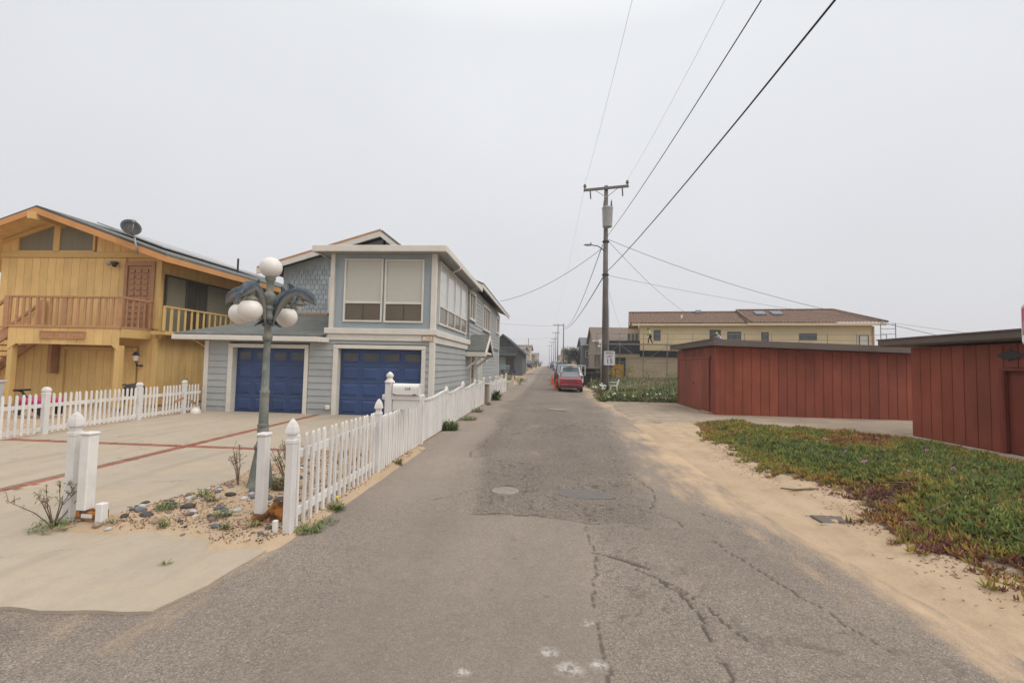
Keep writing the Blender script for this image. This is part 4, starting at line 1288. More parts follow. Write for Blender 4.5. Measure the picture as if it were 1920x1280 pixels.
# things in the side yard behind the picket fence
o = empty('storage_bin', (-16.1, 11.7, 0), 'pale grey plastic bin behind the left end of the picket fence', 'bin')
MB().add([(-16.55 + a * .9, 11.4 + b * .6, 0) for a, b in ((.06, .06), (.94, .06), (.94, .94), (.06, .94))] + [(-16.55 + a * .9, 11.4 + b * .6, .82) for a, b in ((0, 0), (1, 0), (1, 1), (0, 1))],
         [(3, 2, 1, 0), (4, 5, 6, 7), (0, 1, 5, 4), (1, 2, 6, 5), (2, 3, 7, 6), (3, 0, 4, 7)]).build('body', MT['grey_plastic'], o)
B('lid', MT['grey_plastic'], o, -16.59, -15.61, 11.36, 12.04, .822, .88, c=.02)
o = empty('toy_cart', (-13.9, 11.4, 0), 'magenta and black cart behind the picket fence in the ochre house yard', 'cart')
MB().cbox(-14.25, -13.35, 11.2, 11.7, .3, .46, c=.05).build('tray', MT['pink_plastic'], o)
for a in (-14.15, -13.5):
    for b in (11.22, 11.65):
        MB().tube([(a, b - .03, .14), (a, b + .03, .14)], .14, 14).build('wheel', MT['rubber'], o)
MB().tube([(-14.2, 11.45, .4), (-14.4, 11.45, .62), (-14.4, 11.25, .66), (-14.4, 11.65, .66)], .03, 6).build('handle', MT['black_plastic'], o)
o = empty('barbecue', (-12.5, 12.9, 0), 'dark covered barbecue behind the middle picket fence post', 'barbecue')
MB().lathe([(.0, .42), (.18, .44), (.29, .55), (.30, .64), (.28, .68), (.2, .80), (0, .84)], (-12.5, 12.9, 0), 18).build('kettle', MT['hat'], o, True)
for k in range(3):
    t = k * 2.09
    MB().tube([(-12.5 + .15 * math.cos(t), 12.9 + .15 * math.sin(t), .5), (-12.5 + .33 * math.cos(t), 12.9 + .33 * math.sin(t), 0)], .02, 6).build('leg', MT['dark_metal'], o)
MB().tube([(-12.6, 12.62, .78), (-12.5, 12.57, .82), (-12.4, 12.62, .78)], .02, 6).build('handle', MT['dark_metal'], o)
# ================================================================== PICKET FENCES
def picket_mesh(h, w=.04, d=.022):
    """flat vinyl picket with a rounded-point head, standing on its own origin"""
    m = MB()
    prof = [(-w / 2, 0), (w / 2, 0), (w / 2, h - .05), (w * .36, h - .02), (0, h), (-w * .36, h - .02), (-w / 2, h - .05)]
    m.prism([(x, -d / 2, z) for x, z in prof], (0, d, 0))
    return m
def post_parts(root, x, y, h, w=.1, cap='gothic', z0=0., name='post'):
    p = B(name, MT['white'], root, x - w / 2, x + w / 2, y - w / 2, y + w / 2, z0 - .05, h, c=.006)
    m = MB()
    m.cbox(x - w * .56, x + w * .56, y - w * .56, y + w * .56, h - .035, h + .001 - .0, c=.004)
    m.build('collar', MT['white'], p)
    c = MB()
    if cap == 'gothic':
        prof = [(.40, .0), (.40, .045), (.60, .055), (.60, .075), (.50, .12), (.30, .165), (.0, .2)]
    elif cap == 'dome':
        prof = [(.42, .0), (.42, .03), (.56, .035), (.56, .05), (.5, .085), (.3, .115), (0, .125)]
    else:
        prof = [(.56, 0), (.56, .025), (.0, .05)]
    for (a, za), (b, zb) in zip(prof, prof[1:]):
        a, b = a * w, b * w
        vs = [(x - a, y - a, h + za), (x + a, y - a, h + za), (x + a, y + a, h + za), (x - a, y + a, h + za),
              (x - b, y - b, h + zb), (x + b, y - b, h + zb), (x + b, y + b, h + zb), (x - b, y + b, h + zb)]
        c.add(vs, [(0, 1, 5, 4), (1, 2, 6, 5), (2, 3, 7, 6), (3, 0, 4, 7)])
    c.build('cap', MT['white'], p)
    return p

# --- alley fence: posts along X = -2.4 .. -2.6
AF = empty('picket_fence', (-2.5, 4.17, 0), 'long white picket fence along the left edge of the alley', 'fence')
fx = lambda y: float(np.interp(y, [4, 6.5, 9.2, 14, 19, 28], [-2.40, -2.44, -2.55, -2.60, -2.62, -2.50]))
POSTS = [(4.17, .90), (6.47, .92), (9.18, .95), (11.46, .88), (13.82, .93), (16.2, .93), (18.5, .95)]
for i, (y, h) in enumerate(POSTS):
    if i == 2:
        post_parts(AF, fx(y), y, .96, .06, 'flat')
    else:
        post_parts(AF, fx(y), y, h, .078 if i == 0 else .08)
pk = {}
def picket(root, x, y, h, rz=math.pi / 2, w=.04, z=.03, lean=0.):
    key = (round(h, 2), w)
    if key not in pk:
        o = picket_mesh(key[0], w).build('picket', MT['white'], root)
        pk[key] = o.data
        o.location = (x, y, z)
    else:
        o = ref('picket', pk[key], root, (x, y, z))
    o.rotation_euler = (random.uniform(-.012, .012) + lean, random.uniform(-.014, .014), rz + random.uniform(-.08, .08))
    if random.random() < .09:
        o.rotation_euler[1] += random.uniform(-.04, .04)
    return o
def rail(root, p, q, w=.035, h=.075):
    MB().bar(p, q, w, h).build('rail', MT['white'], root)
# first bay, open pickets
for i in range(16):
    y = 4.17 + 2.3 * (i + 1) / 17
    picket(AF, fx(y), y, .90)
rail(AF, (fx(4.2) - .03, 4.23, .73), (fx(6.4) - .03, 6.42, .75))
rail(AF, (fx(4.2) - .03, 4.23, .17), (fx(6.4) - .03, 6.42, .19))
# second bay
for i in range(25):
    t = (i + 1) / 26
    y = 6.47 + 2.71 * t
    picket(AF, fx(y), y, round(.83 + (.10 * sst(.45, 1, t)), 2), w=.06)
rail(AF, (fx(6.5) - .03, 6.53, .72), (fx(9.1) - .03, 9.13, .72))
rail(AF, (fx(6.5) - .03, 6.53, .19), (fx(9.1) - .03, 9.13, .19))
# further bays: close boards under a scalloped cap rail
for (ya, ha), (yb, hb) in zip(POSTS[2:], POSTS[3:]):
    n = int((yb - ya) / .095)
    top = lambda t: .85 + .085 * sst(.25, 1, t) + .03 * (1 - t) ** 6
    for i in range(n):
        t = (i + .5) / n
        y = ya + .05 + (yb - ya - .1) * t
        picket(AF, fx(y), y, round(float(top(t)) - .02, 2), w=.085)
    pts = [(fx(ya + (yb - ya) * t), ya + .04 + (yb - ya - .08) * t, float(top(t)) + .02) for t in np.linspace(0, 1, 9)]
    m_ = MB()
    for p, q in zip(pts, pts[1:]):
        m_.bar(p, (q[0], q[1] + .01, q[2]), .06, .045)
    m_.build('cap_rail', MT['white'], AF)
    rail(AF, (fx(ya) - .03, ya + .05, .2), (fx(yb) - .03, yb - .05, .2))
# beyond the gap: last run
BF = empty('picket_fence', (-2.55, 20, 0), 'short white picket fence beside the porch, beyond the gap in the long fence', 'fence')
for y, h in ((20.3, .93), (22.6, .9), (25.0, .93), (27.2, .95)):
    post_parts(BF, fx(y), y, h + gz(y), .1, z0=0)
for i in range(66):
    y = 20.38 + i * .1035
    if min(abs(y - q) for q in (22.6, 25.0)) > .06:
        picket(BF, fx(y), y, round(.84 + .05 * math.cos((y - 20.3) / 2.3 * 2 * math.pi), 2), w=.085, z=gz(y) + .03)
rail(BF, (fx(20.3), 20.35, .7), (fx(27), 27.1, .74))
rail(BF, (fx(20.3), 20.35, .2), (fx(27), 27.1, .24))
o = empty('gate_box', (-2.6, 19.4, 0), 'weathered grey box standing in the gap of the alley fence', 'box')
MB().cbox(-2.86, -2.5, 19.0, 19.4, 0, .8, c=.02).build('body', MT['tan_house'], o)
MB().cbox(-2.9, -2.46, 18.96, 19.44, .802, .85, c=.01).build('lid', MT['trim'], o)

# --- mailbox on its post
MBX = empty('mailbox', (-2.66, 7.6, 0), 'white mailbox numbered 218 on a turned white post over the alley fence', 'mailbox')
mp = B('post', MT['white'], MBX, -2.75, -2.63, 7.54, 7.66, -.05, 1.30, c=.008)
MB().lathe([(.0, .0), (.085, .0), (.085, .02), (.055, .05), (.04, .075), (.062, .105), (.06, .135), (.035, .165), (.0, .19)], (-2.69, 7.6, 1.30), 16).build('finial', MT['white'], mp, True, 50)
B('arm', MT['white'], MBX, -2.80, -2.13, 7.55, 7.65, 1.01, 1.10, c=.012)
MB().prism([(-2.62, 7.57, 1.008), (-2.17, 7.57, 1.008), (-2.19, 7.57, .93), (-2.26, 7.57, .88), (-2.62, 7.57, .83)], (0, .06, 0)).build('brace', MT['white'], MBX)
body = MB()
arc = [(-.085, 0), (.085, 0)] + [(.085 * math.cos(t), .11 + .085 * math.sin(t) * .9) for t in np.linspace(0, math.pi, 9)]
body.prism([(-2.61, 7.6 + a, 1.105 + b) for a, b in arc], (.43, 0, 0))
bo = body.build('box', MT['white'], MBX)
dm2 = MB().prism([(-2.178, 7.6 + a * 1.06, 1.103 + b * 1.03) for a, b in arc], (.018, 0, 0)).build('door', MT['white'], MBX)
MB().tube([(-2.16, 7.6, 1.28), (-2.13, 7.6, 1.29), (-2.13, 7.6, 1.26)], .008, 6).build('latch', MT['white'], dm2)
letters('218', .062, MT['ink'], bo, (-2.35, 7.514, 1.205), (R(90), 0, 0), name='number')
MB().box(-2.60, -2.57, 7.508, 7.513, 1.108, 1.12).box(-2.26, -2.2, 7.508, 7.513, 1.108, 1.118).build('flag_slot', MT['ink'], bo)

# --- left boundary fence
LF = empty('picket_fence', (-10.5, 10.5, 0), 'low white picket fence between the driveway and the ochre house', 'fence')
lx = lambda y: float(np.interp(y, [5, 8.64, 11.04, 12.69, 13.5], [-9.95, -10.31, -10.55, -10.70, -10.72]))
for y in (6.2, 8.64, 11.04, 12.69):
    post_parts(LF, lx(y), y, .86, .10, 'dome')
ang = math.atan2(.1, -1) 
y = 6.35
while y < 13.3:
    if min(abs(y - q) for q in (6.2, 8.64, 11.04, 12.69)) > .09 and not 11.75 < y < 11.88:
        o = picket(LF, lx(y), y, .80, rz=math.pi / 2 - .1, w=.042, z=.05)
    y += .123
for a, b in ((6.25, 8.58), (8.70, 10.98), (11.10, 12.63), (12.75, 13.35)):
    rail(LF, (lx(a) - .02, a, .60), (lx(b) - .02, b, .60))
    rail(LF, (lx(a) - .02, a, .12), (lx(b) - .02, b, .12))
MB().bar((-10.66, 12.3, .38), (-10.68, 12.75, .50), .03, .05).bar((-10.68, 12.95, .36), (-10.70, 13.15, .24), .03, .05).build('broken_rail', MT['brown'], LF)

# --- gate posts at the driveway mouth
GP = empty('fence_post', (-4.58, 4.14, 0), 'white fence post with pointed cap among dry weeds at the driveway mouth', 'post')
q = post_parts(GP, -4.62, 4.16, .90, .085)
GB = empty('gate_post', (-4.36, 4.2, 0), 'flat-topped white post held off the ground by a rusty steel bracket', 'post')
q = B('sleeve', MT['white'], GB, -4.47, -4.37, 4.07, 4.17, .17, .88, c=.008)
B('cap', MT['white'], q, -4.477, -4.363, 4.063, 4.177, .882, .91, c=.008)
MB().box(-4.465, -4.375, 4.075, 4.165, .135, .169).box(-4.465, -4.22, 4.072, 4.09, .09, .165).box(-4.465, -4.22, 4.15, 4.168, .09, .165).box(-4.467, -4.45, 4.09, 4.15, .09, .165).build('bracket', MT['rust'], GB)
MB().box(-4.40, -4.29, 4.064, 4.071, .11, .145).build('paint_flake', MT['white'], GB)
B('stub', MT['white'], GB, -4.245, -4.175, 4.05, 4.12, -.05, .25, c=.006)
GC = empty('gate_post', (-2.83, 4.4, 0), 'flat-topped white post with a rusted base beside the fence corner', 'post')
q = B('sleeve', MT['white'], GC, -2.875, -2.785, 4.36, 4.45, .12, .88, c=.008)
B('cap', MT['white'], q, -2.885, -2.775, 4.35, 4.46, .882, .915, c=.01)
m_ = MB().cbox(-2.90, -2.78, 4.34, 4.46, .05, .119, c=.02)
m_.tube([(-2.86, 4.33, .08), (-2.74, 4.35, .11), (-2.66, 4.36, .22), (-2.60, 4.37, .24)], [.03, .03, .035, .02], 7)
m_.prism([(-2.70, 4.33, -.02), (-2.58, 4.33, .02), (-2.565, 4.33, .26), (-2.60, 4.33, .27), (-2.64, 4.33, .18), (-2.68, 4.33, .2)], (0, .03, 0))
m_.build('rusted_bracket', MT['rust'], GC)
B('shard', MT['white'], GC, -2.52, -2.48, 4.1, 4.14, .0, .16, c=.004)

# ================================================================== DOLPHIN LAMP
thin = lambda prof: [(r_ * .75, z_) for r_, z_ in prof]
LM = empty('dolphin_lamp_post', (-3.58, 5.55, 0), 'verdigris lamp post with four dolphin arms and milk-glass globes', 'lamp post')
lc = (-3.59, 5.55, 0)
MB().lathe(thin([(.0, .0), (.21, .0), (.215, .06), (.20, .08), (.155, .30), (.115, .48), (.11, .50), (.125, .52), (.125, .56), (.10, .58), (.085, .62), (.0, .62)]), lc, 40, 10, .05).build('base', MT['verdi'], LM, True, 35)
MB().lathe(thin([(.07, .62), (.085, .70), (.09, .76), (.08, .79), (.09, .80), (.09, .83), (.075, .84), (.068, 1.22), (.0, 1.22)]), lc, 28).build('lower_shaft', MT['verdi'], LM, True, 35)
MB().lathe(thin([(.078, 1.22), (.078, 1.25), (.062, 1.26), (.054, 1.88), (.0, 1.88)]), lc, 48, 12, .12).build('fluted_shaft', MT['verdi'], LM, True, 60)
MB().lathe(thin([(.058, 1.88), (.075, 1.90), (.08, 1.94), (.06, 1.98), (.056, 2.02), (.052, 2.14), (.08, 2.16), (.085, 2.19), (.06, 2.22), (.055, 2.27), (.075, 2.30), (.06, 2.34), (.085, 2.37), (.105, 2.42), (.105, 2.46), (.09, 2.49), (.06, 2.51), (.055, 2.58), (.06, 2.64), (.085, 2.68), (.085, 2.70), (.0, 2.70)]), lc, 28).build('capital', MT['verdi'], LM, True, 35)
def sphere(c, r, n=24, squash=1.0):
    prof = [(max(1e-4, r * math.sin(t)), -r * math.cos(t) * squash) for t in np.linspace(0.02, math.pi - .02, 15)]
    return MB().lathe(prof, c, n)
sphere((lc[0], lc[1], 2.83), .135).build('globe', MT['globe'], LM, True)
def dolphin_mat():
    k = NT('painted_dolphin')
    geo = k.n('NewGeometry')
    sx_ = k.n('SeparateXYZ')
    k.l(geo.outputs['Normal'], sx_.inputs[0])
    c = k.mix(k.rng(k.attr('back'), .35, .6), (.22, .21, .185), (.042, .06, .078))
    c = k.mix(k.rng(k.noise(16, 5, .7), .55, .7, 0, .6), c, (.30, .29, .26))
    c = k.mix(k.rng(k.noise(30, 4, .7), .6, .72, 0, .6), c, (.10, .13, .13))
    return k.out(c, .55, k.noise(40, 4), .2, .01, .4)
MT['dolphin'] = dolphin_mat()
def dolphin(az, has_globe, shift=0.):
    ca, sa = math.cos(az), math.sin(az)
    P = lambda r, z, w=0.: Vector((lc[0] + ca * r - sa * w, lc[1] + sa * r + ca * w, z))
    path = [(.06, 2.12), (.085, 2.20), (.125, 2.32), (.185, 2.42), (.27, 2.485), (.36, 2.51), (.44, 2.495), (.51, 2.455), (.55, 2.415), (.575, 2.38), (.597, 2.35)]
    rad = [.014, .026, .044, .062, .078, .084, .082, .068, .046, .02, .009]
    n = 14
    vs, fs, back = [], [], []
    for i, ((r, z), q) in enumerate(zip(path, rad)):
        a = Vector(path[max(0, i - 1)])
        b = Vector(path[min(len(path) - 1, i + 1)])
        t = (b - a).normalized()
        nr = Vector((-t.y, t.x))
        for k in range(n):
            an = 2 * math.pi * k / n
            u, w = math.cos(an) * q, math.sin(an) * q * .82
            vs.append(P(r + nr.x * u, z + nr.y * u, w))
            back.append(.5 + .5 * math.cos(an))
    for i in range(len(path) - 1):
        for k in range(n):
            k2 = (k + 1) % n
            fs.append((i * n + k, i * n + k2, (i + 1) * n + k2, (i + 1) * n + k))
    fs.append(tuple(range(n)))
    fs.append(tuple((len(path) - 1) * n + k for k in range(n)))
    def fin(a, b, c, d, th_):
        # thin swept fin from root edge a-b to tip edge c-d
        base = len(vs)
        for p in (a, b, c, d):
            for s in (-1, 1):
                vs.append(p + th_ * s)
                back.append(.8)
        f = [(0, 2, 4, 6), (1, 7, 5, 3), (0, 1, 3, 2), (2, 3, 5, 4), (4, 5, 7, 6), (6, 7, 1, 0)]
        fs.extend(tuple(base + j for j in q) for q in f)
    sd_ = Vector((-sa, ca, 0)) * .008
    fin(P(.25, 2.53), P(.35, 2.575), P(.245, 2.635), P(.23, 2.625), sd_)                         # dorsal
    for s in (-1, 1):
        fin(P(.40, 2.49, .06 * s), P(.34, 2.47, .06 * s), P(.33, 2.37, .13 * s), P(.37, 2.385, .13 * s), Vector((ca, sa, 0)) * .006)   # flipper
        fin(P(.075, 2.17, .01 * s), P(.06, 2.12, .01 * s), P(.03, 2.10, .11 * s), P(.10, 2.07, .12 * s), Vector((0, 0, .006)))         # fluke
    m = MB()
    m.add(vs, fs)
    o = m.build('dolphin', MT['dolphin'], LM, True, 50)
    at = o.data.attributes.new('back', 'FLOAT', 'POINT')
    at.data.foreach_set('value', back)
    cx = P(.385, 0)
    MB().lathe([(.05, 2.47), (.055, 2.43), (.045, 2.41), (.065, 2.39), (.085, 2.37), (.085, 2.355), (.0, 2.355)], (cx.x, cx.y, 0), 20).build('fitter', MT['verdi'], o, True, 40)
    if has_globe:
        sphere((cx.x, cx.y, 2.232), .135).build('globe', MT['globe'], o, True)
    else:
        MB().lathe([(.03, 2.355), (.035, 2.32), (.02, 2.29), (.0, 2.285)], (cx.x, cx.y, 0), 12).build('bare_socket', MT['trim'], o, True)
A0 = R(6)
dolphin(A0, False)
dolphin(A0 + math.pi / 2 - R(8), True)
dolphin(A0 + math.pi - R(6), True)
dolphin(A0 - math.pi / 2 - R(4), True)
o = sphere((-10.42, 12.82, .035), .14).build('fallen_globe', MT['globe'], None, True)
tag(o, 'loose milk-glass lamp globe lying on the driveway by the fence corner', 'lamp globe')

# ================================================================== COBBLES AND WEEDS
def bz(x, y):
    return float(bed_z(np.array([[x]]), np.array([[y]]))[0, 0])
def pebble(seed):
    rr = np.random.default_rng(seed)
    bm = bmesh.new()
    bmesh.ops.create_icosphere(bm, subdivisions=2, radius=1)
    k = rr.normal(size=(4, 3))
    for v in bm.verts:
        d = 1 + .09 * sum(math.sin(3 * v.co.dot(Vector(q)) + i) for i, q in enumerate(k)) / 2
        v.co = Vector((v.co.x * d, v.co.y * d * .78, v.co.z * d * .5))
    me = bpy.data.meshes.new('cobble')
    bm.to_mesh(me)
    bm.free()
    me.polygons.foreach_set('use_smooth', [True] * len(me.polygons))
    return me
PM = [mat('blue_grey_cobble', (.115, .125, .135), .6, .2, 20, .1, 60, rnd=.3), mat('dark_cobble', (.055, .05, .05), .55, .2, 20, .1, 60, rnd=.3), mat('tan_cobble', (.31, .235, .165), .7, .2, 20, .1, 60, rnd=.2), mat('pale_cobble', (.42, .40, .37), .65, .15, 20, .1, 60, rnd=.15), mat('mauve_cobble', (.19, .135, .12), .65, .2, 20, .1, 60, rnd=.2)]
PBL = []
for i in range(10):
    me = pebble(i)
    me.materials.append(PM[i % 5])
    PBL.append(me)
rr = random.Random(3)
BIG = [(-3.78, 4.62, .075, 1), (-3.98, 4.33, .065, 1), (-2.98, 4.98, .075, 1), (-3.25, 5.62, .07, 0), (-4.17, 4.46, .06, 0), (-3.52, 5.3, .06, 0), (-3.66, 5.1, .06, 6), (-3.15, 5.0, .07, 0), (-3.33, 5.05, .06, 0), (-3.45, 4.65, .06, 5), (-3.3, 4.35, .05, 4),
       (-2.98, 5.9, .075, 2), (-2.78, 5.7, .08, 2), (-2.62, 6.0, .085, 2), (-2.7, 6.35, .09, 0), (-2.95, 6.3, .07, 3), (-4.2, 4.05, .055, 2), (-3.62, 4.5, .05, 3), (-3.1, 4.15, .05, 0), (-3.42, 5.0, .055, 3)]
cob = []
for x, y, r_, k in BIG:
    cob.append((x, y, r_, k))
while len(cob) < 190:
    x, y = rr.uniform(-4.5, -2.5), rr.uniform(4.0, 7.8)
    t = (y - 4) / 2.2
    if x < -4.4 + .35 * t + rr.random() * .5 and y > 5.5: continue
    if y < 4.6 and rr.random() < .55: continue
    if rr.random() < .25 and x > -3.2: continue
    if math.hypot(x + 3.59, y - 5.55) < .27 or math.hypot(x + 2.83, y - 4.4) < .14: continue
    r_ = rr.choice((.022, .026, .03, .035, .04, .046, .052))
    if all(math.hypot(x - a, y - b) > (r_ + c) * .95 for a, b, c, _ in cob):
        cob.append((x, y, r_, rr.randrange(10)))
KIND = ['blue-grey', 'dark', 'tan', 'pale', 'mauve-brown']
for x, y, r_, k in cob:
    o = ref('cobble', PBL[k], None, (x, y, bz(x, y) + r_ * .12), (rr.uniform(-.2, .2), rr.uniform(-.2, .2), rr.uniform(0, 6)), (r_, r_, r_))
    sz = 'large' if r_ > .055 else 'small'
    if sz == 'large':
        same = sorted((q for q in cob if q[2] > .055 and q[3] % 5 == k % 5), key=lambda q: math.hypot(q[0] + 3.59, q[1] - 5.55))
        lab = 'large %s cobble in the sandy bed, %s to the lamp base among its colour' % (KIND[k % 5], ['closest', 'second closest', 'third closest', 'fourth closest', 'fifth closest', 'sixth closest', 'seventh closest', 'eighth closest', 'ninth closest'][same.index((x, y, r_, k))])
    else:
        lab = 'small %s rounded cobble in the sandy bed around the dolphin lamp' % KIND[k % 5]
    tag(o, lab, 'cobble', '%s %s cobbles in the bed' % (sz, KIND[k % 5]))
# small grit between the cobbles: nobody could count it
def scatter_tets(n, fx_, size, m, name, seed, zf, hue=(0, 1)):
    g = np.random.default_rng(seed)
    P = fx_(g, n)
    n = len(P)
    s = size * (.5 + g.random(n))
    base = np.array([[1, 0, -.3], [-.6, .8, -.3], [-.5, -.9, -.3], [0, 0, .5]])
    a = g.random(n) * 6.28
    c_, s_ = np.cos(a), np.sin(a)
    V = np.zeros((n, 4, 3))
    for i in range(4):
        V[:, i, 0] = P[:, 0] + s * (base[i, 0] * c_ - base[i, 1] * s_)
        V[:, i, 1] = P[:, 1] + s * (base[i, 0] * s_ + base[i, 1] * c_)
        V[:, i, 2] = P[:, 2] + s * base[i, 2]
    F = (np.arange(n)[:, None, None] * 4 + np.array([[0, 1, 3], [1, 2, 3], [2, 0, 3]])[None]).reshape(-1, 3)
    h = np.repeat(hue[0] + (hue[1] - hue[0]) * g.random(n), 4)
    v = np.repeat(g.random(n), 4)
    return tris_mesh(name, V.reshape(-1, 3), F, m, {'hue': h, 'val': v})
MT['grit'] = leaf_mat('grit_chips', [(0, (.055, .04, .03)), (.4, (.16, .09, .06)), (.7, (.27, .18, .12)), (1, (.16, .16, .16))], .8)
def grit_pts(g, n):
    x = g.uniform(-4.5, -2.35, n)
    y = 3.85 + 4.2 * g.random(n) ** 1.2
    k = bed_mask(x, y) * (.25 + fbm(x * 1.5, y * 1.5, 50, 3)) > .55
    x, y = x[k], y[k]
    return np.stack([x, y, bed_z(x, y) + .002], -1)
tag(scatter_tets(3600, grit_pts, .011, MT['grit'], 'bed_gravel', 5, None), 'fine gravel and plant litter in the sandy bed', 'gravel', kind='stuff')

def leaf_cloud(P, D, L, Wd, curl, hue, val, nseg=2):
    """bent tapered blades: P base points, D unit directions, L lengths, Wd widths -> verts, faces, hue, val"""
    n = len(P)
    up = np.array([0, 0, 1.])
    side = np.cross(D, up) + 1e-5
    side /= np.linalg.norm(side, axis=1, keepdims=True)
    V = []
    for i in range(nseg + 1):
        t = i / nseg
        c = P + D * (L * t)[:, None] + np.array([0, 0, -1.]) * (curl * t * t * L)[:, None]
        w = (Wd * (1 - t ** 1.6) * (.55 + .9 * t * (1 - t) * 2))[:, None]
        if i < nseg:
            V += [c - side * w, c + side * w]
        else:
            V += [c]
    V = np.stack(V, 1)
    k = V.shape[1]
    f = []
    for i in range(nseg - 1):
        f += [(2 * i, 2 * i + 1, 2 * i + 3), (2 * i, 2 * i + 3, 2 * i + 2)]
    f += [(2 * nseg - 2, 2 * nseg - 1, 2 * nseg)]
    F = (np.arange(n)[:, None, None] * k + np.array(f)[None]).reshape(-1, 3)
    return V.reshape(-1, 3), F, np.repeat(hue, k), np.repeat(val, k)
def rand_dirs(g, n, lo=.2, hi=1.2):
    a = g.random(n) * 6.283
    e_ = g.uniform(lo, hi, n)
    return np.stack([np.cos(a) * np.cos(e_), np.sin(a) * np.cos(e_), np.sin(e_)], -1)
def weed(x, y, z, r, h, n, label, hue=(.4, 1.), seed=0, name='weed', lo=.15, hi=1.1, group=None, flower=None):
    g = np.random.default_rng(1000 + seed)
    a = g.random(n) * 6.283
    q = r * np.sqrt(g.random(n))
    P = np.stack([x + q * np.cos(a), y + q * np.sin(a), z + h * g.random(n) ** 1.5 * (1 - .6 * q / r)], -1)
    L = h * g.uniform(.3, .7, n)
    V, F, hu, va = leaf_cloud(P, rand_dirs(g, n, lo, hi), L, L * .13, g.random(n) * .5, g.uniform(hue[0], hue[1], n), g.random(n))
    root = empty(name, (x, y, z), label, 'weed', group)
    tris_mesh('foliage', V, F, MT['weed'], {'hue': hu, 'val': va}, root)
    m = MB()
    for i in range(4):
        t = g.random() * 6.28
        m.tube([(x, y, z - .02), (x + r * .4 * math.cos(t), y + r * .4 * math.sin(t), z + h * .5)], [.006, .003], 4)
    m.build('stem', MT['stem'], root)
    if flower:
        for i in range(flower):
            MB().lathe([(.0, 0), (.02, .004), (.022, .012), (0, .016)], (x + g.uniform(-r, r) * .6, y + g.uniform(-r, r) * .6, z + h * 1.0), 9).build('flower', MT['flower_y'], root)
    return root
def dry_weed(x, y, z, h, n, label, seed, spread=.5, leafy=.5):
    """woody stems that fork, with small dry leaves and seed heads"""
    g = np.random.default_rng(seed)
    root = empty('dry_weed', (x, y, z), label, 'weed')
    tips = []
    for i in range(n):
        a = g.random() * 6.28
        s = spread * g.uniform(.4, 1)
        p0 = Vector((x, y, z - .02))
        p1 = p0 + Vector((math.cos(a) * s * .4 * h, math.sin(a) * s * .4 * h, h * g.uniform(.35, .55)))
        p2 = p1 + Vector((math.cos(a + .4) * s * .6 * h, math.sin(a + .4) * s * .6 * h, h * g.uniform(.3, .5)))
        m = MB().tube([p0, p1, p2], [.006, .0045, .002], 5)
        tips += [p1, p2, (p1 + p2) / 2]
        for k in range(4):
            b0 = p1.lerp(p2, g.random())
            b1 = b0 + Vector((g.uniform(-.1, .1), g.uniform(-.1, .1), g.uniform(.03, .12))) * h * 1.6
            m.tube([b0, b1], [.003, .0015], 4)
            tips += [b1, b1, (b0 + b1) / 2]
        m.build('stem', MT['stem'], root)
    T = np.array([tuple(t) for t in tips])
    nn = int(len(T) * 3 * leafy)
    P = T[g.integers(0, len(T), nn)] + g.normal(size=(nn, 3)) * .008
    L = g.uniform(.012, .035, nn)
    V, F, hu, va = leaf_cloud(P, rand_dirs(g, nn, -.6, 1), L, L * .28, g.random(nn), g.uniform(0, .45, nn), g.random(nn))
    tris_mesh('foliage', V, F, MT['weed'], {'hue': hu, 'val': va}, root)
    return root
dry_weed(-4.66, 4.05, .03, .42, 9, 'straggly dry weed at the foot of the pointed gate post', 21, .8, .9)
weed(-4.60, 4.0, .03, .17, .10, 260, 'low green weed clump at the foot of the pointed gate post', seed=1, lo=.05, hi=.8)
dry_weed(-3.85, 5.5, bz(-3.85, 5.5), .5, 5, 'thin dry stalk weed left of the lamp base', 22, .45, .8)
dry_weed(-3.22, 5.55, bz(-3.2, 5.5), .62, 16, 'tall dry bush of pale stalks right of the lamp base', 23, .45, .5)
weed(-3.25, 5.5, bz(-3.2, 5.5), .14, .2, 220, 'dark withered leaves at the root of the dry bush by the lamp', (0, .35), 2)
for i, (x, y, r_, h, n, lab, hu) in enumerate([
        (-3.96, 4.55, .10, .09, 170, 'bright green weed tuft beside the largest dark cobble', (.5, 1)),
        (-3.42, 5.68, .11, .10, 150, 'green weed tuft just left of the lamp base', (.45, .9)),
        (-3.28, 4.45, .10, .08, 170, 'grey-green weed tuft left of the rusted gate post', (.55, 1)),
        (-3.60, 4.12, .05, .09, 70, 'yellow-green sprout in bare sand at the front of the bed', (.35, .7)),
        (-2.99, 4.12, .05, .08, 70, 'small green sprout in sand left of the rusted gate post', (.5, .9)),
        (-3.9, 4.98, .09, .09, 120, 'green weed tuft on the driveway edge of the cobble bed', (.5, .9)),
        (-3.7, 4.88, .05, .10, 60, 'yellow-green sprig behind the dark cobbles', (.35, .6)),
        (-3.62, 5.75, .08, .07, 60, 'dark creeping weed at the back of the cobble bed', (.1, .5)),
        (-2.98, 3.45, .04, .05, 60, 'tiny weed growing in the driveway apron joint', (.3, .7)),
        (-2.75, 4.2, .07, .08, 90, 'brown weed under the rusted post bracket', (.1, .5)),
        (-4.1, 4.1, .08, .06, 80, 'low brown weed right of the white stub post', (.0, .4))]):
    weed(x, y, bz(x, y) if y > 3.6 else zt, r_, h, n, lab, hu, 10 + i)
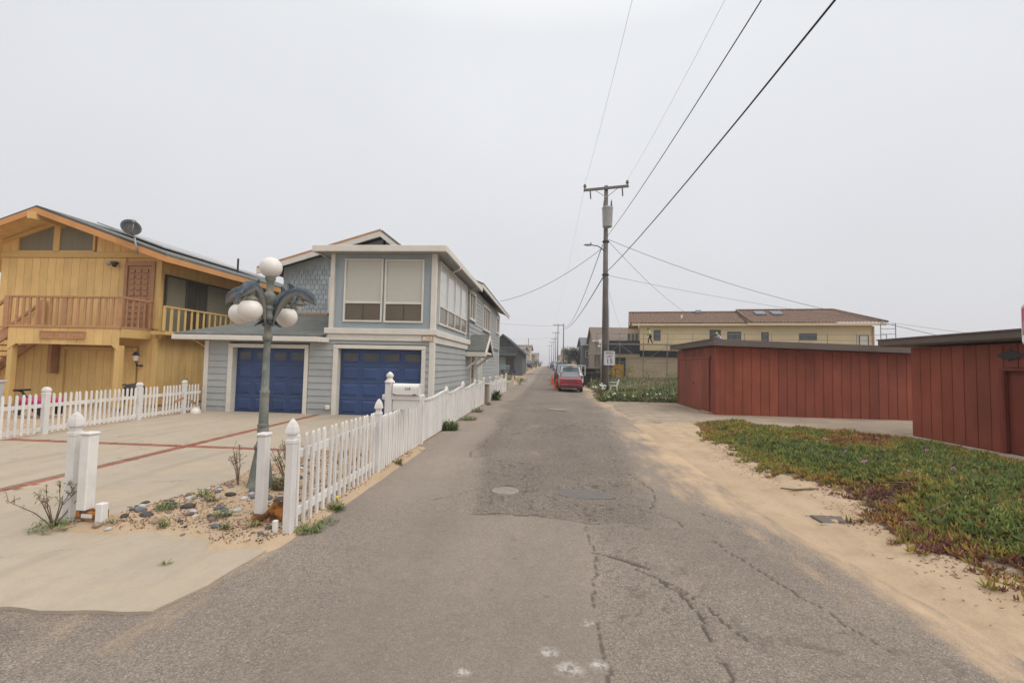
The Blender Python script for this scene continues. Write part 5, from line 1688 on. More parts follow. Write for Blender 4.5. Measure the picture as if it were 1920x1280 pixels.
for i, (x, y, r_, h, n, lab, fl_) in enumerate([
        (-2.27, 4.30, .13, .09, 260, 'spreading green weed at the foot of the first fence post', None),
        (-2.22, 4.55, .13, .06, 200, 'flat green weed trailing onto the alley by the first fence post', None),
        (-2.30, 4.95, .09, .12, 160, 'green weed with a yellow flower under the near fence pickets', 2),
        (-2.36, 7.2, .07, .13, 120, 'small dark weed under the second fence bay', None),
        (-2.40, 11.2, .19, .27, 420, 'bushy bright green weed against the alley fence past the mailbox', None),
        (-2.30, 13.3, .26, .14, 420, 'low round green weed at the alley fence between two posts', None),
        (-2.40, 15.6, .22, .16, 300, 'green weed tuft near the end of the long alley fence', None),
        (-2.38, 18.4, .12, .14, 150, 'dark weed at the last post before the fence gap', None),
        (-2.36, 21.0, .16, .5, 320, 'upright green weed at the start of the short fence', None),
        (-2.35, 8.4, .10, .05, 120, 'flat brown weed in the sand under the mailbox', None)]):
    weed(x, y, gz(y) + .005, r_, h, n, lab, (.45, 1) if 'brown' not in lab and 'dark' not in lab else (.05, .5), 40 + i, flower=fl_)
o = empty('plant_pot', (-10.9, 13.1, 0), 'small potted plant with pale leaves behind the fence corner', 'potted plant')
MB().lathe([(.0, 0), (.11, 0), (.14, .25), (.16, .26), (.0, .26)], (-11.05, 13.2, 0), 14).build('pot', MT['brick'], o, True, 40)
g = np.random.default_rng(5)
P = np.array([(-11.05, 13.2, .3)]) + g.normal(size=(120, 3)) * (.05, .05, .25) + (0, 0, .35)
V, F, hu, va = leaf_cloud(P, rand_dirs(g, 120), np.full(120, .12), np.full(120, .02), np.full(120, .4), g.uniform(.2, .6, 120), g.random(120))
tris_mesh('foliage', V, F, MT['weed'], {'hue': hu, 'val': va}, o)
MB().tube([(-11.05, 13.2, .2), (-11.05, 13.2, .95)], .01, 5).build('stem', MT['stem'], o)

# ================================================================== ICE PLANT
def fingers(P, D, L, r, hue, val):
    """succulent three-sided leaves: base ring, belly ring, tip"""
    n = len(P)
    side = np.cross(D, np.array([.3, .2, 1.])) + 1e-5
    side /= np.linalg.norm(side, axis=1, keepdims=True)
    nrm = np.cross(D, side)
    rings = []
    for t, k in ((0, .6), (.45, 1.0)):
        c = P + D * (L * t)[:, None]
        for a in (0, 2.094, 4.189):
            rings.append(c + (side * math.cos(a) + nrm * math.sin(a)) * (r * k)[:, None])
    tipc = P + D * L[:, None] + np.array([0, 0, 1.]) * (L * .15)[:, None]
    V = np.stack(rings + [tipc], 1)
    f = []
    for a in range(3):
        b = (a + 1) % 3
        f += [(a, b, 3 + b), (a, 3 + b, 3 + a), (3 + a, 3 + b, 6)]
    F = (np.arange(n)[:, None, None] * 7 + np.array(f)[None]).reshape(-1, 3)
    return V.reshape(-1, 3), F, np.repeat(hue, 7), np.repeat(val, 7)
g = np.random.default_rng(9)
N = 60000                       # rosettes; every one a cluster of fingers round a point
Y_ = 2.4 + 11.2 * g.random(N) ** 1.2
X_ = g.uniform(3.2, 8.8, N)
fr_ = ice_front(Y_) + .45 * (fbm(X_ * 1.7, Y_ * 1.7, 61, 3) - .5)
dfr = X_ - fr_
dbk = ice_back(Y_) - .05 - X_
gap = fbm(X_ * 1.1, Y_ * 1.1, 62, 4)
edge = np.minimum(dfr, dbk)
keep = (dfr > 0) & (dbk > 0) & (g.random(N) < np.clip(.30 + 1.6 * edge, 0, 1)) & (gap + .4 * edge > .30)
keep &= g.random(N) < np.interp(Y_, [2.4, 7, 13], [1, .75, .5])      # the far part is seen at a glancing angle
X_, Y_, dfr, gap, edge = X_[keep], Y_[keep], dfr[keep], gap[keep], edge[keep]
# runners creeping out over the sand
rx, ry = [], []
for q in range(150):
    y = 2.6 + 9.5 * g.random() ** 1.2
    x = float(ice_front(y)) + g.uniform(0, .2)
    a = math.pi + g.normal() * .7
    for k in range(int(g.integers(4, 12))):
        rx.append(x)
        ry.append(y)
        a += g.normal() * .25
        x += .045 * math.cos(a)
        y += .045 * math.sin(a)
rx, ry = np.array(rx), np.array(ry)
X_, Y_ = np.concatenate([X_, rx]), np.concatenate([Y_, ry])
dfr = np.concatenate([dfr, np.full(len(rx), .12)])
gap = np.concatenate([gap, np.full(len(rx), .5)])
edge = np.concatenate([edge, np.full(len(rx), .02)])
n0 = len(X_)
big = fbm(X_ * .55, Y_ * .55, 63, 3)
hue = .80 + .5 * (big - .5) - .62 * sst(.36, .60, fbm(X_ * .7, Y_ * .7, 64, 3)) * sst(7.6, 10.0, Y_ + .5 * X_ - 3) * (.35 + .65 * sst(4.6, 5.6, X_)) + g.normal(size=n0) * .10
dead = sst(.40, .0, dfr + .5 * (gap - .5)) * np.interp(Y_, [5, 7, 9], [.95, .6, .3]) + sst(.50, .62, fbm(X_ * 1.3, Y_ * 1.3, 65, 4)) * sst(7.5, 5.0, Y_) * .75 + .5 * (g.random(n0) < .06)
hue = np.clip(hue - dead * g.uniform(.4, 1.1, n0), 0, 1)
hue = np.where(g.random(n0) < .05, g.uniform(.0, .35, n0), hue)
thick = (.03 + .085 * sst(0, .7, edge)) * (.25 + 1.5 * fbm(X_ * 2.6, Y_ * 2.6, 67, 3))
Zc = verge_z(X_, Y_) + thick * g.uniform(.3, 1, n0) - .015
val0 = np.clip(g.normal(.5, .25, n0), 0, 1)
size = g.uniform(.7, 1.25, n0)
K = 6
rep = lambda a: np.repeat(a, K)
n = n0 * K
P = np.stack([rep(X_) + g.normal(size=n) * .012, rep(Y_) + g.normal(size=n) * .012, rep(Zc)], -1)
D = rand_dirs(g, n, .15, 1.35)
hue = np.clip(rep(hue) + g.normal(size=n) * .05, 0, 1)
L = g.uniform(.04, .08, n) * rep(size) * (1 - .25 * (hue < .3))
V, F, hu, va = fingers(P, D, L, g.uniform(.006, .010, n) * rep(size), hue, np.clip(rep(val0) + g.normal(size=n) * .1, 0, 1))
ICE = tris_mesh('ice_plant', V, F, MT['iceplant'], {'hue': hu, 'val': va})
tag(ICE, 'mat of green and reddish ice plant on the sandy bank by the sheds', 'ice plant', kind='stuff')
# magenta daisies standing in it
fm = MB()
for k in range(14):
    t = k * 2 * math.pi / 14
    c_, s_ = math.cos(t), math.sin(t)
    fm.add([(c_ * .006, s_ * .006, 0), (c_ * .03 - s_ * .006, s_ * .03 + c_ * .006, .006), (c_ * .036, s_ * .036, .010), (c_ * .03 + s_ * .006, s_ * .03 - c_ * .006, .006)], [(0, 1, 2, 3)])
fo = fm.build('flower', MT['petal'], ICE)
first = True
FL = [(4.35, 8.9), (4.2, 9.9), (4.6, 7.9), (4.95, 7.7), (5.1, 8.3), (4.75, 7.3), (5.9, 7.2), (6.3, 7.4), (5.35, 6.6), (5.75, 6.1), (6.1, 6.0), (6.6, 6.1), (5.2, 5.8), (4.65, 5.55), (5.6, 5.4), (5.9, 8.6), (6.7, 8.7), (7.2, 8.9), (6.2, 9.7), (7.6, 7.7), (5.5, 9.6), (5.0, 10.6), (6.9, 10.2), (4.85, 6.6), (7.0, 7.1)]
for x, y in FL:
    zz = float(verge_z(np.array([[x]]), np.array([[y]]))[0, 0]) + .12
    rot = (g.uniform(-.5, .1) - .25, g.uniform(-.3, .3), g.uniform(0, 6))
    sc = g.uniform(.8, 1.15)
    if first:
        fo.location, fo.rotation_euler, fo.scale = (x, y, zz), rot, (sc, sc, sc)
        first = False
    else:
        ref('flower', fo.data, ICE, (x, y, zz), rot, (sc, sc, sc))
# dead runners and litter spilling onto the sand
def runner_pts(gr, n):
    y = 2.6 + 8.5 * gr.random(n) ** 1.3
    x = ice_front(y) + gr.normal(-.02, .26, n)
    k = (x > 2.75) & (fbm(x * 2.4, y * 2.4, 66, 3) > .48)
    x, y = x[k], y[k]
    return np.stack([x, y, verge_z(x, y) + .004], -1)
g2 = np.random.default_rng(12)
def bed_pts(gr, n):
    x = gr.uniform(-4.6, -2.35, n)
    y = 3.8 + 4.3 * gr.random(n) ** 1.2
    k = bed_mask(x, y) * (.2 + fbm(x * 2.1, y * 2.1, 51, 3)) > .58
    x, y = x[k], y[k]
    return np.stack([x, y, bed_z(x, y) + .004], -1)
P = bed_pts(g2, 4200)
n = len(P)
V, F, hu, va = fingers(P, rand_dirs(g2, n, -.05, .6), g2.uniform(.015, .05, n), g2.uniform(.0025, .005, n), np.clip(g2.normal(.14, .12, n), 0, .6), g2.random(n))
tag(tris_mesh('bed_litter', V, F, MT['iceplant'], {'hue': hu, 'val': va}), 'reddish dead plant litter between the cobbles of the bed', 'plant litter', kind='stuff')
P = runner_pts(g2, 5200)
n = len(P)
V, F, hu, va = fingers(P, rand_dirs(g2, n, -.05, .5), g2.uniform(.015, .045, n), g2.uniform(.0025, .0045, n), np.clip(g2.normal(.1, .12, n), 0, .5), g2.random(n))
tag(tris_mesh('plant_litter', V, F, MT['iceplant'], {'hue': hu, 'val': va}), 'dead ice plant bits strewn over the sand verge', 'plant litter', kind='stuff')
for i, pts in enumerate([[(3.15, 6.5), (3.3, 6.45), (3.5, 6.42), (3.62, 6.45)], [(3.9, 5.05), (4.2, 5.2), (4.5, 5.15), (4.9, 5.3)], [(4.3, 6.3), (4.5, 6.05), (4.62, 5.8)]]):
    q = [(x, y, float(verge_z(np.array([[x]]), np.array([[y]]))[0, 0]) + (.02 if i == 0 else .11)) for x, y in pts]
    o = MB().tube(q, [.008, .014, .012, .006][:len(q)], 6).build('dead_stem', MT['stem'], None, True)
    tag(o, ['dead plant stem lying on open sand in front of the ice plant', 'pale woody runner lying along the top of the near ice plant', 'bleached twig poking out of the ice plant near the meter box'][i], 'dead stem')
# ================================================================== RED SHEDS
def board_batten(root, p0, dirv, L, z0, ztop, face, step=.305, skip=None, m=MT['red'], gap=.022):
    """vertical boards standing proud of the wall with deep open joints; p0 start (x,y), dirv unit (x,y), face = outward normal"""
    n = int(round(L / step))
    step = L / n
    for i in range(n):
        s0, s1 = i * step, (i + 1) * step
        zb = z0
        if skip and skip[0] < (s0 + s1) / 2 < skip[1]:
            zb = skip[2]
            if zb >= ztop(s0): continue
        q = [(p0[0] + dirv[0] * s, p0[1] + dirv[1] * s) for s in (s0 + gap / 2, s1 - gap / 2)]
        pr = .013 + random.uniform(-.003, .003)
        MB().prism([(q[0][0], q[0][1], zb), (q[1][0], q[1][1], zb), (q[1][0], q[1][1], ztop(s1)), (q[0][0], q[0][1], ztop(s0))], (face[0] * pr, face[1] * pr, 0)).build('wall_board', m, root)
SA = empty('storage_shed', (9.2, 17, 0), 'long low barn-red board shed behind the ice plant, with plank side door', 'shed')
zt_a = lambda x: 2.47 - .022 * (x - 6.0)
MB().prism([(6.02, 16.88, -.05), (12.7, 16.88, -.05), (12.7, 16.88, zt_a(12.7)), (6.02, 16.88, zt_a(6))], (0, 4.9, 0)).build('wall', MT['red'], SA)
board_batten(SA, (6.0, 16.88), (1, 0), 6.7, .02, lambda s: zt_a(6 + s), (0, -1))
board_batten(SA, (6.02, 16.85), (0, 1), 4.95, .02, lambda s: 2.46, (-1, 0), .29)
B('corner_board', MT['red'], SA, 5.97, 6.10, 16.82, 16.93, .0, 2.46)
d = sub('door', (6.0, 19.2, 0), SA)
for i in range(9):
    a = 17.5 + i * .41
    MB().box(5.965, 5.988, a + .004, a + .406, .06, 2.02).build('door_plank', MT['red'], d)
B('header', MT['red'], d, 5.95, 5.99, 17.4, 21.3, 2.03, 2.13)
MB().lathe([(.0, 0), (.05, .01), (.05, .03), (0, .04)], (5.95, 19.25, 1.05), 10).build('handle', MT['dark_metal'], d)
B('threshold', MT['brown'], d, 5.85, 6.02, 17.2, 18.2, .03, .07)
rf = MB().prism([(5.8, 16.5, 2.50), (13.0, 16.5, 2.50 - .022 * 7.2), (13.0, 22.1, 2.52 - .022 * 7.2), (5.8, 22.1, 2.52)], (0, 0, .17)).build('roof', MT['brown_roof'], SA)
MB().prism([(5.76, 16.46, 2.48), (13.04, 16.46, 2.48 - .16), (13.04, 16.46, 2.70 - .16), (5.76, 16.46, 2.70)], (0, .038, 0)).build('fascia', MT['roof_edge'], rf)
B('fascia', MT['roof_edge'], rf, 5.758, 5.797, 16.5, 22.15, 2.50, 2.72, c=.004)
B('drip_edge', MT['roof_edge'], rf, 5.735, 5.757, 16.45, 22.15, 2.69, 2.73, c=.004)
SB2 = empty('storage_shed', (11, 10.5, 0), 'near barn-red shed at the right edge with a fish emblem over its door', 'shed')
MB().box(9.53, 13.5, 4.0, 12.62, -.05, 2.32).build('wall', MT['red'], SB2)
DY0, DY1 = 8.9, 10.36
board_batten(SB2, (9.43, 12.66), (0, -1), 8.5, .05, lambda s: 2.32 - .006 * s, (-1, 0), .305, skip=(12.66 - DY1, 12.66 - DY0, 1.82))
board_batten(SB2, (9.43, 12.64), (1, 0), 4.0, .05, lambda s: 2.32, (0, 1), .305)
MB().box(9.43, 9.53, 10.37, 12.62, .0, 2.3).box(9.43, 9.53, 4.2, 8.89, 0, 2.3).box(9.43, 9.53, 8.89, 10.37, 1.83, 2.3).build('wall', MT['red'], SB2)
B('foundation', MT['concrete_wall'], SB2, 9.30, 9.52, 4.0, 12.8, -.1, .045)
d = sub('door', (9.5, 9.6, 0), SB2)
B('slab', MT['red_flat'], d, 9.505, 9.528, DY0 + .12, DY1 - .12, .06, 1.74)
B('jamb', MT['red_flat'], d, 9.40, 9.52, DY1 - .10, DY1 - .02, .05, 1.80)
B('jamb', MT['red_flat'], d, 9.40, 9.52, DY0 + .02, DY0 + .10, .05, 1.80)
B('head', MT['red_flat'], d, 9.40, 9.52, DY0 + .10, DY1 - .10, 1.745, 1.81)
MB().lathe([(.0, 0), (.03, .01), (.03, .03), (0, .04)], (9.47, DY0 + .25, .95), 10).build('handle', MT['metal'], d)
rf = MB().box(9.12, 13.8, 3.8, 13.28, 2.36, 2.54).build('roof', MT['brown_roof'], SB2)
B('fascia', MT['roof_edge'], rf, 9.07, 9.118, 3.75, 13.33, 2.385, 2.555, c=.004)
B('fascia', MT['roof_edge'], rf, 9.122, 13.8, 13.285, 13.33, 2.385, 2.555, c=.004)
B('drip_edge', MT['roof_edge'], rf, 9.045, 9.068, 3.75, 13.35, 2.53, 2.565, c=.004)
# cut-out fish on the wall
fi = [(0, 0), (.08, .05), (.2, .085), (.26, .13), (.30, .09), (.40, .07), (.5, .03), (.62, .08), (.60, 0), (.63, -.06), (.5, -.025), (.40, -.055), (.28, -.075), (.25, -.11), (.2, -.075), (.08, -.045)]
o = MB().prism([(9.385, 10.32 - a, 2.06 + b) for a, b in fi], (-.02, 0, 0)).build('fish_emblem', MT['dark_metal'], None)
tag(o, 'black cut-out fish emblem on the red shed wall above the door', 'emblem')
# street sign at the frame edge
SG = empty('street_sign', (4.1, 4.0, 0), 'small sign with red top and white lower half in front of the near shed', 'sign')
def rrect(x0, x1, z0, z1, r, y):
    pts = []
    for cx, cz, a in ((x1 - r, z0 + r, -90), (x1 - r, z1 - r, 0), (x0 + r, z1 - r, 90), (x0 + r, z0 + r, 180)):
        for k in range(5):
            t = R(a + k * 22.5)
            pts.append((cx + r * math.cos(t), y, cz + r * math.sin(t)))
    return pts
MB().prism(rrect(3.828, 4.22, 1.90, 2.235, .035, 4.0), (0, .004, 0)).build('plate', MT['sign'], SG)
MB().box(3.845, 4.205, 3.9965, 3.9985, 2.09, 2.215).box(3.832, 3.838, 3.9965, 3.9985, 1.98, 2.2).build('red_field', MT['sign_red'], SG)
MB().tube([(4.03, 4.03, -.1), (4.03, 4.03, 2.25)], .028, 10).build('post', MT['metal'], SG)

# ================================================================== BEIGE HOUSE UNDER REPAIR
BH = empty('stucco_house', (9.83, 50, .4), 'long beige stucco house with brown tile roof wrapped in scaffolding', 'house')
x0, y0 = 9.83, 50.0
XL = x0 + 21.62
MB().box(x0, XL, y0, y0 + 9, 3.5, 6.38).build('upper_wall', MT['beige'], BH)
MB().box(x0 - 1.5, XL, y0 + .5, y0 + 9, -.3, 2.82).build('lower_wall', MT['beige_low'], BH)
MB().box(x0 - .1, XL, y0 + .35, y0 + 8.9, 2.82, 3.5).build('papered_band', MT['tar'], BH)
MB().box(x0 - 4.0, x0 + .02, y0 + .2, y0 + .35, 3.1, 4.55).build('balcony_parapet', MT['tar'], BH)
MB().box(x0 - 4.0, x0, y0 + .35, y0 + 8, 2.75, 3.1).build('balcony_slab', MT['beige_low'], BH)
MB().box(x0 - 3.4, x0 - 1.5, y0 + 2.0, y0 + 8, -.3, 2.75).build('lower_wall', MT['grey_house'], BH)
MB().box(x0 - 1.4, x0 - 1.36 + 0, y0 + .3, y0 + .5, .3, 2.7).build('door_jamb', MT['metal'], BH)
B('yellow_door', MT['yellow_door'], BH, x0 - 2.9, x0 - 1.7, y0 + 1.4, y0 + 1.46, .2, 2.0)
MB().box(x0 - 1.35, x0, y0 + 2.2, y0 + 8, 3.5, 6.0).build('upper_wall', MT['beige'], BH)
for i in range(3):
    MB().box(x0 - 1.3 + i * .42, x0 - 1.0 + i * .42, y0 + 2.17, y0 + 2.19, 4.4, 5.5).build('window', MT['glass_grey'], BH)
B('eave_board', MT['beige'], BH, x0 - .9, x0 + 10.8, y0 - .55, y0 - .45, 6.12, 6.36)
B('eave_board', MT['beige'], BH, x0 + 10.4, XL + .8, y0 - .75, y0 - .65, 6.14, 6.38)
# barrel-tile roofs: real corrugation
def tile_roof(name, xa, xb, ye, yr, ze, zr, hip=0.):
    nw = int((xb - xa) / .30)
    nr = 9
    xs_ = np.linspace(xa, xb, nw * 4 + 1)
    m = MB()
    rows = []
    for j in range(nr):
        for s in (0, 1):
            t = (j + s * .98) / nr
            lift = .04 * (1 - s)
            rows.append((t, lift))
    vs = []
    for t, lift in rows:
        for i, x in enumerate(xs_):
            hx = min(x, xb - hip * t)
            vs.append((hx, ye + (yr - ye) * t, ze + (zr - ze) * t + lift + .055 * math.cos(i * math.pi / 2)))
    k = len(xs_)
    fs = [(r * k + i, r * k + i + 1, (r + 1) * k + i + 1, (r + 1) * k + i) for r in range(len(rows) - 1) for i in range(k - 1)]
    m.add(vs, fs)
    return m.build(name, MT['tile'], BH, True)
MT['tile'] = mat('brown_clay_tile', (.225, .14, .10), .85, .25, 3, .2, 30, stain=(.12, .075, .055), st_scale=4, st_lo=.45, st_hi=.65, st_amt=.6)
tile_roof('tile_roof', x0 - 1.2, x0 + 10.8, y0 - .6, y0 + 4.2, 6.4, 8.02)
tile_roof('tile_roof', x0 + 10.4, XL + .9, y0 - .8, y0 + 4.2, 6.42, 8.22, 2.6)
MB().prism([(x0 - 1.2, y0 + 4.2, 7.97), (x0 - 1.2, y0 + 9.4, 6.3), (x0 + 10.8, y0 + 9.4, 6.3), (x0 + 10.8, y0 + 4.2, 7.97)], (0, 0, .06)).prism([(x0 + 10.4, y0 + 4.2, 8.17), (x0 + 10.4, y0 + 9.4, 6.4), (XL + .9, y0 + 9.4, 6.4), (XL - 1.7, y0 + 4.2, 8.17)], (0, 0, .06)).build('rear_roof', MT['tile'], BH)
MB().prism([(x0 - 1.15, y0 - .6, 6.35), (x0 - 1.15, y0 + 4.2, 7.97), (x0 - 1.15, y0 + 4.2, 7.7), (x0 - 1.15, y0 - .6, 6.12)], (.08, 0, 0)).build('rake_board', MT['trim'], BH)
MB().prism([(x0 - .05, y0, 6.05), (x0 - .05, y0 + 8.4, 6.05), (x0 - .05, y0 + 4.2, 7.85)], (.1, 0, 0)).build('gable_wall', MT['trim'], BH)
MB().tube([(x0 - 1.2, y0 + 4.2, 8.09), (x0 + 10.6, y0 + 4.2, 8.09)], .1, 8).tube([(x0 + 10.4, y0 + 4.2, 8.29), (XL - 1.7, y0 + 4.2, 8.29), (XL + .9, y0 - .8, 6.5)], .1, 8).tube([(x0 + 10.45, y0 + 4.2, 8.29), (x0 + 10.8, y0 - .8, 6.5)], .1, 8).build('ridge_tiles', MT['tile'], BH, True)
for sx in (11.9, 13.5):
    MB().prism([(x0 + sx, y0 + 1.9, 7.45), (x0 + sx + 1.0, y0 + 1.9, 7.45), (x0 + sx + 1.0, y0 + 3.2, 7.92), (x0 + sx, y0 + 3.2, 7.92)], (0, 0, .14)).build('skylight', MT['glass_grey'], BH)
MB().tube([(x0 + 4.4, y0 + 1.6, 7.0), (x0 + 4.4, y0 + 1.6, 7.5)], .12, 8).build('roof_vent', MT['trim'], BH)
B('roof_vent', MT['metal'], BH, x0 + 6.1, x0 + 6.7, y0 + 3.6, y0 + 4.0, 7.95, 8.25)
for s0, s1, z0, z1, m in ((1.48, 2.03, 4.64, 5.62, 'glass_grey'), (7.06, 7.99, 4.6, 5.66, 'glass'), (8.75, 9.91, 4.62, 5.47, 'glass_grey'), (11.95, 12.48, 4.55, 5.43, 'glass_grey'), (15.38, 16.78, 4.76, 5.34, 'glass_grey'), (20.53, 21.2, 4.2, 5.2, 'trim')):
    w = sub('window', (x0 + s0, y0, z0), BH)
    MB().box(x0 + s0, x0 + s1, y0 - .015, y0 + .05, z0, z1).build('pane', MT[m], w)
    MB().box(x0 + s0 - .07, x0 + s0, y0 - .04, y0 + .05, z0 - .07, z1 + .07).box(x0 + s1, x0 + s1 + .07, y0 - .04, y0 + .05, z0 - .07, z1 + .07).box(x0 + s0, x0 + s1, y0 - .04, y0 + .05, z1, z1 + .07).box(x0 + s0, x0 + s1, y0 - .04, y0 + .05, z0 - .07, z0).build('frame', MT['dark_metal'], w)
    if s1 - s0 > .9:
        MB().box(x0 + (s0 + s1) / 2 - .03, x0 + (s0 + s1) / 2 + .03, y0 - .03, y0 + .0, z0, z1).build('mullion', MT['dark_metal'], w)
B('corner_trim', MT['brown'], BH, XL - .05, XL + .12, y0 - .06, y0 + .3, 3.5, 6.1)
BH.rotation_euler = (0, 0, R(-9.5))

SC = empty('scaffold', (9.83, 50, .4), 'steel tube scaffold with plank deck along the beige stucco house', 'scaffold')
sy0, sy1 = 48.2, 49.4
bays = np.arange(x0 - 4.5, XL + 2.6, 2.4)
for bx_ in bays:
    for yy in (sy0, sy1):
        topz = 5.25 if yy == sy0 else 4.3
        MB().tube([(bx_, yy, 0), (bx_, yy, topz)], .03, 6).build('standard', MT['scaff'], SC)
    for zz in (2.15, 4.05):
        MB().tube([(bx_, sy0, zz), (bx_, sy1, zz)], .025, 6).build('transom', MT['scaff'], SC)
for i, (a, b) in enumerate(zip(bays, bays[1:])):
    for zz, yy in ((4.05, sy0), (4.62, sy0), (5.15, sy0), (2.2, sy0), (4.05, sy1)):
        MB().tube([(a, yy, zz), (b, yy, zz)], .022, 6).build('ledger', MT['scaff'], SC)
    if i % 2 == 0:
        MB().tube([(a, sy0 + .03, 2.25), (b, sy0 + .03, 4.0)], .02, 6).build('brace', MT['scaff'], SC)
    else:
        MB().tube([(a, sy0 + .03, 4.0), (b, sy0 + .03, 2.25)], .02, 6).build('brace', MT['scaff'], SC)
    for k in range(3):
        B('plank', MT['plank'], SC, a + .02, b - .02, sy0 + .15 + k * .35, sy0 + .46 + k * .35, 4.08, 4.13)
a, b = XL + .2, XL + 1.4
for q in (a, b):
    MB().tube([(q, sy0 + .8, 0), (q, sy0 + .8, 6.3)], .035, 6).build('standard', MT['scaff'], SC)
for zz in (5.3, 5.8, 6.2):
    MB().tube([(a, sy0 + .8, zz), (b, sy0 + .8, zz)], .03, 6).build('ledger', MT['scaff'], SC)
SC.rotation_euler = (0, 0, R(-9.5))

# ------------------------------------------------------------------ workers
def skin_obj(name, joints, edges, m, parent, root=0, sub_=1):
    me = bpy.data.meshes.new(name)
    me.from_pydata([j[0] for j in joints], edges, [])
    o = bpy.data.objects.new(name, me)
    me.materials.append(m)
    put(o, parent)
    sk = o.modifiers.new('skin', 'SKIN')
    sk.use_smooth_shade = True
    ly = me.skin_vertices[0] if len(me.skin_vertices) else None
    if ly is None:
        bm = bmesh.new()
        bm.from_mesh(me)
        lay = bm.verts.layers.skin.verify()
        bm.to_mesh(me)
        bm.free()
        ly = me.skin_vertices[0]
    for i, j in enumerate(joints):
        ly.data[i].radius = (j[1], j[1])
        ly.data[i].use_root = (i == root)
    ss = o.modifiers.new('sub', 'SUBSURF')
    ss.levels = ss.render_levels = sub_
    return o
def person(base, yaw, pose, shirt, label, hat):
    root = empty('person', base, label, 'person')
    bx_, by_, bz_ = base
    c, s = math.cos(yaw), math.sin(yaw)
    # local: f forward, l left, u up
    W3 = lambda f, l, u: (bx_ + f * c - l * s, by_ + f * s + l * c, bz_ + u)
    J = {k: W3(*v) for k, v in pose.items()}
    names = ['pelvis', 'spine', 'chest', 'neck', 'head', 'crown', 'hipL', 'kneeL', 'ankL', 'toeL', 'hipR', 'kneeR', 'ankR', 'toeR', 'shL', 'elL', 'wrL', 'haL', 'shR', 'elR', 'wrR', 'haR']
    rad = dict(pelvis=.12, spine=.115, chest=.13, neck=.052, head=.085, crown=.07, hipL=.085, hipR=.085, kneeL=.058, kneeR=.058, ankL=.04, ankR=.04, toeL=.035, toeR=.035, shL=.06, shR=.06, elL=.042, elR=.042, wrL=.03, wrR=.03, haL=.032, haR=.032)
    ix = {n: i for i, n in enumerate(names)}
    E_ = [('pelvis', 'spine'), ('spine', 'chest'), ('chest', 'neck'), ('neck', 'head'), ('head', 'crown')]
    for q in 'LR':
        E_ += [('pelvis', 'hip' + q), ('hip' + q, 'knee' + q), ('knee' + q, 'ank' + q), ('ank' + q, 'toe' + q), ('chest', 'sh' + q), ('sh' + q, 'el' + q), ('el' + q, 'wr' + q), ('wr' + q, 'ha' + q)]
    jl = [(J[n], rad[n]) for n in names]
    el = [(ix[a], ix[b]) for a, b in E_]
    # five fingers on each hand
    for q in 'LR':
        h = Vector(J['ha' + q])
        w_ = Vector(J['wr' + q])
        d_ = (h - w_).normalized()
        sd2 = d_.cross(Vector((0, 0, 1)))
        if sd2.length < .1: sd2 = Vector((c, s, 0))
        sd2.normalize()
        dn = d_.cross(sd2)
        for k, ln in enumerate((.055, .075, .08, .075, .06)):
            off = (k - 2) * .017
            st = h + sd2 * off if k else w_.lerp(h, .5) + sd2 * -.03
            dir_ = d_ if k else (d_ - sd2 * .8).normalized()
            i0 = len(jl)
            jl += [(tuple(st + dir_ * ln * .5), .009), (tuple(st + dir_ * ln * .9 + dn * .02), .008)]
            el += [(ix['ha' + q], i0), (i0, i0 + 1)]
    skin_obj('body', jl, el, MT['skin'], root)
    sn = ['pelvis', 'spine', 'chest', 'shL', 'elL', 'shR', 'elR']
    sr = dict(pelvis=.135, spine=.14, chest=.155, shL=.078, elL=.06, shR=.078, elR=.06)
    si = {n: i for i, n in enumerate(sn)}
    skin_obj('shirt', [(J[n], sr[n]) for n in sn], [(si[a], si[b]) for a, b in (('pelvis', 'spine'), ('spine', 'chest'), ('chest', 'shL'), ('shL', 'elL'), ('chest', 'shR'), ('shR', 'elR'))], shirt, root)
    tn = ['pelvis', 'hipL', 'kneeL', 'ankL', 'hipR', 'kneeR', 'ankR']
    tr_ = dict(pelvis=.14, hipL=.1, kneeL=.075, ankL=.062, hipR=.1, kneeR=.075, ankR=.062)
    ti = {n: i for i, n in enumerate(tn)}
    skin_obj('trousers', [(J[n], tr_[n]) for n in tn], [(ti[a], ti[b]) for a, b in (('pelvis', 'hipL'), ('hipL', 'kneeL'), ('kneeL', 'ankL'), ('pelvis', 'hipR'), ('hipR', 'kneeR'), ('kneeR', 'ankR'))], MT['trousers'], root)
    cr = J['crown']
    hc = MB().lathe([(.105, -.04), (.112, .0), (.1, .06), (.06, .10), (0, .115)], cr, 14)
    d_ = Vector((c, s, 0))
    hc.prism([Vector(cr) + d_ * .09 + Vector((-s, c, 0)) * .07 + Vector((0, 0, -.03)), Vector(cr) + d_ * .19 + Vector((-s, c, 0)) * .04 + Vector((0, 0, -.04)), Vector(cr) + d_ * .19 - Vector((-s, c, 0)) * .04 + Vector((0, 0, -.04)), Vector(cr) + d_ * .09 - Vector((-s, c, 0)) * .07 + Vector((0, 0, -.03))], (0, 0, .012))
    hc.build('cap', hat, root, True, 60)
    # face: nose, eyes, ears
    fc = Vector(J['head'])
    MB().tube([fc + d_ * .085 + Vector((0, 0, .03)), fc + d_ * .105 - Vector((0, 0, .01))], [.01, .018], 6).build('nose', MT['skin'], root, True)
    lt = Vector((-s, c, 0))
    for q in (-1, 1):
        sphere(tuple(fc + d_ * .082 + lt * .032 * q + Vector((0, 0, .035))), .011, 8).build('eye', MT['ink'], root, True)
        sphere(tuple(fc + lt * .092 * q + Vector((0, 0, .015))), .022, 8).build('ear', MT['skin'], root, True)
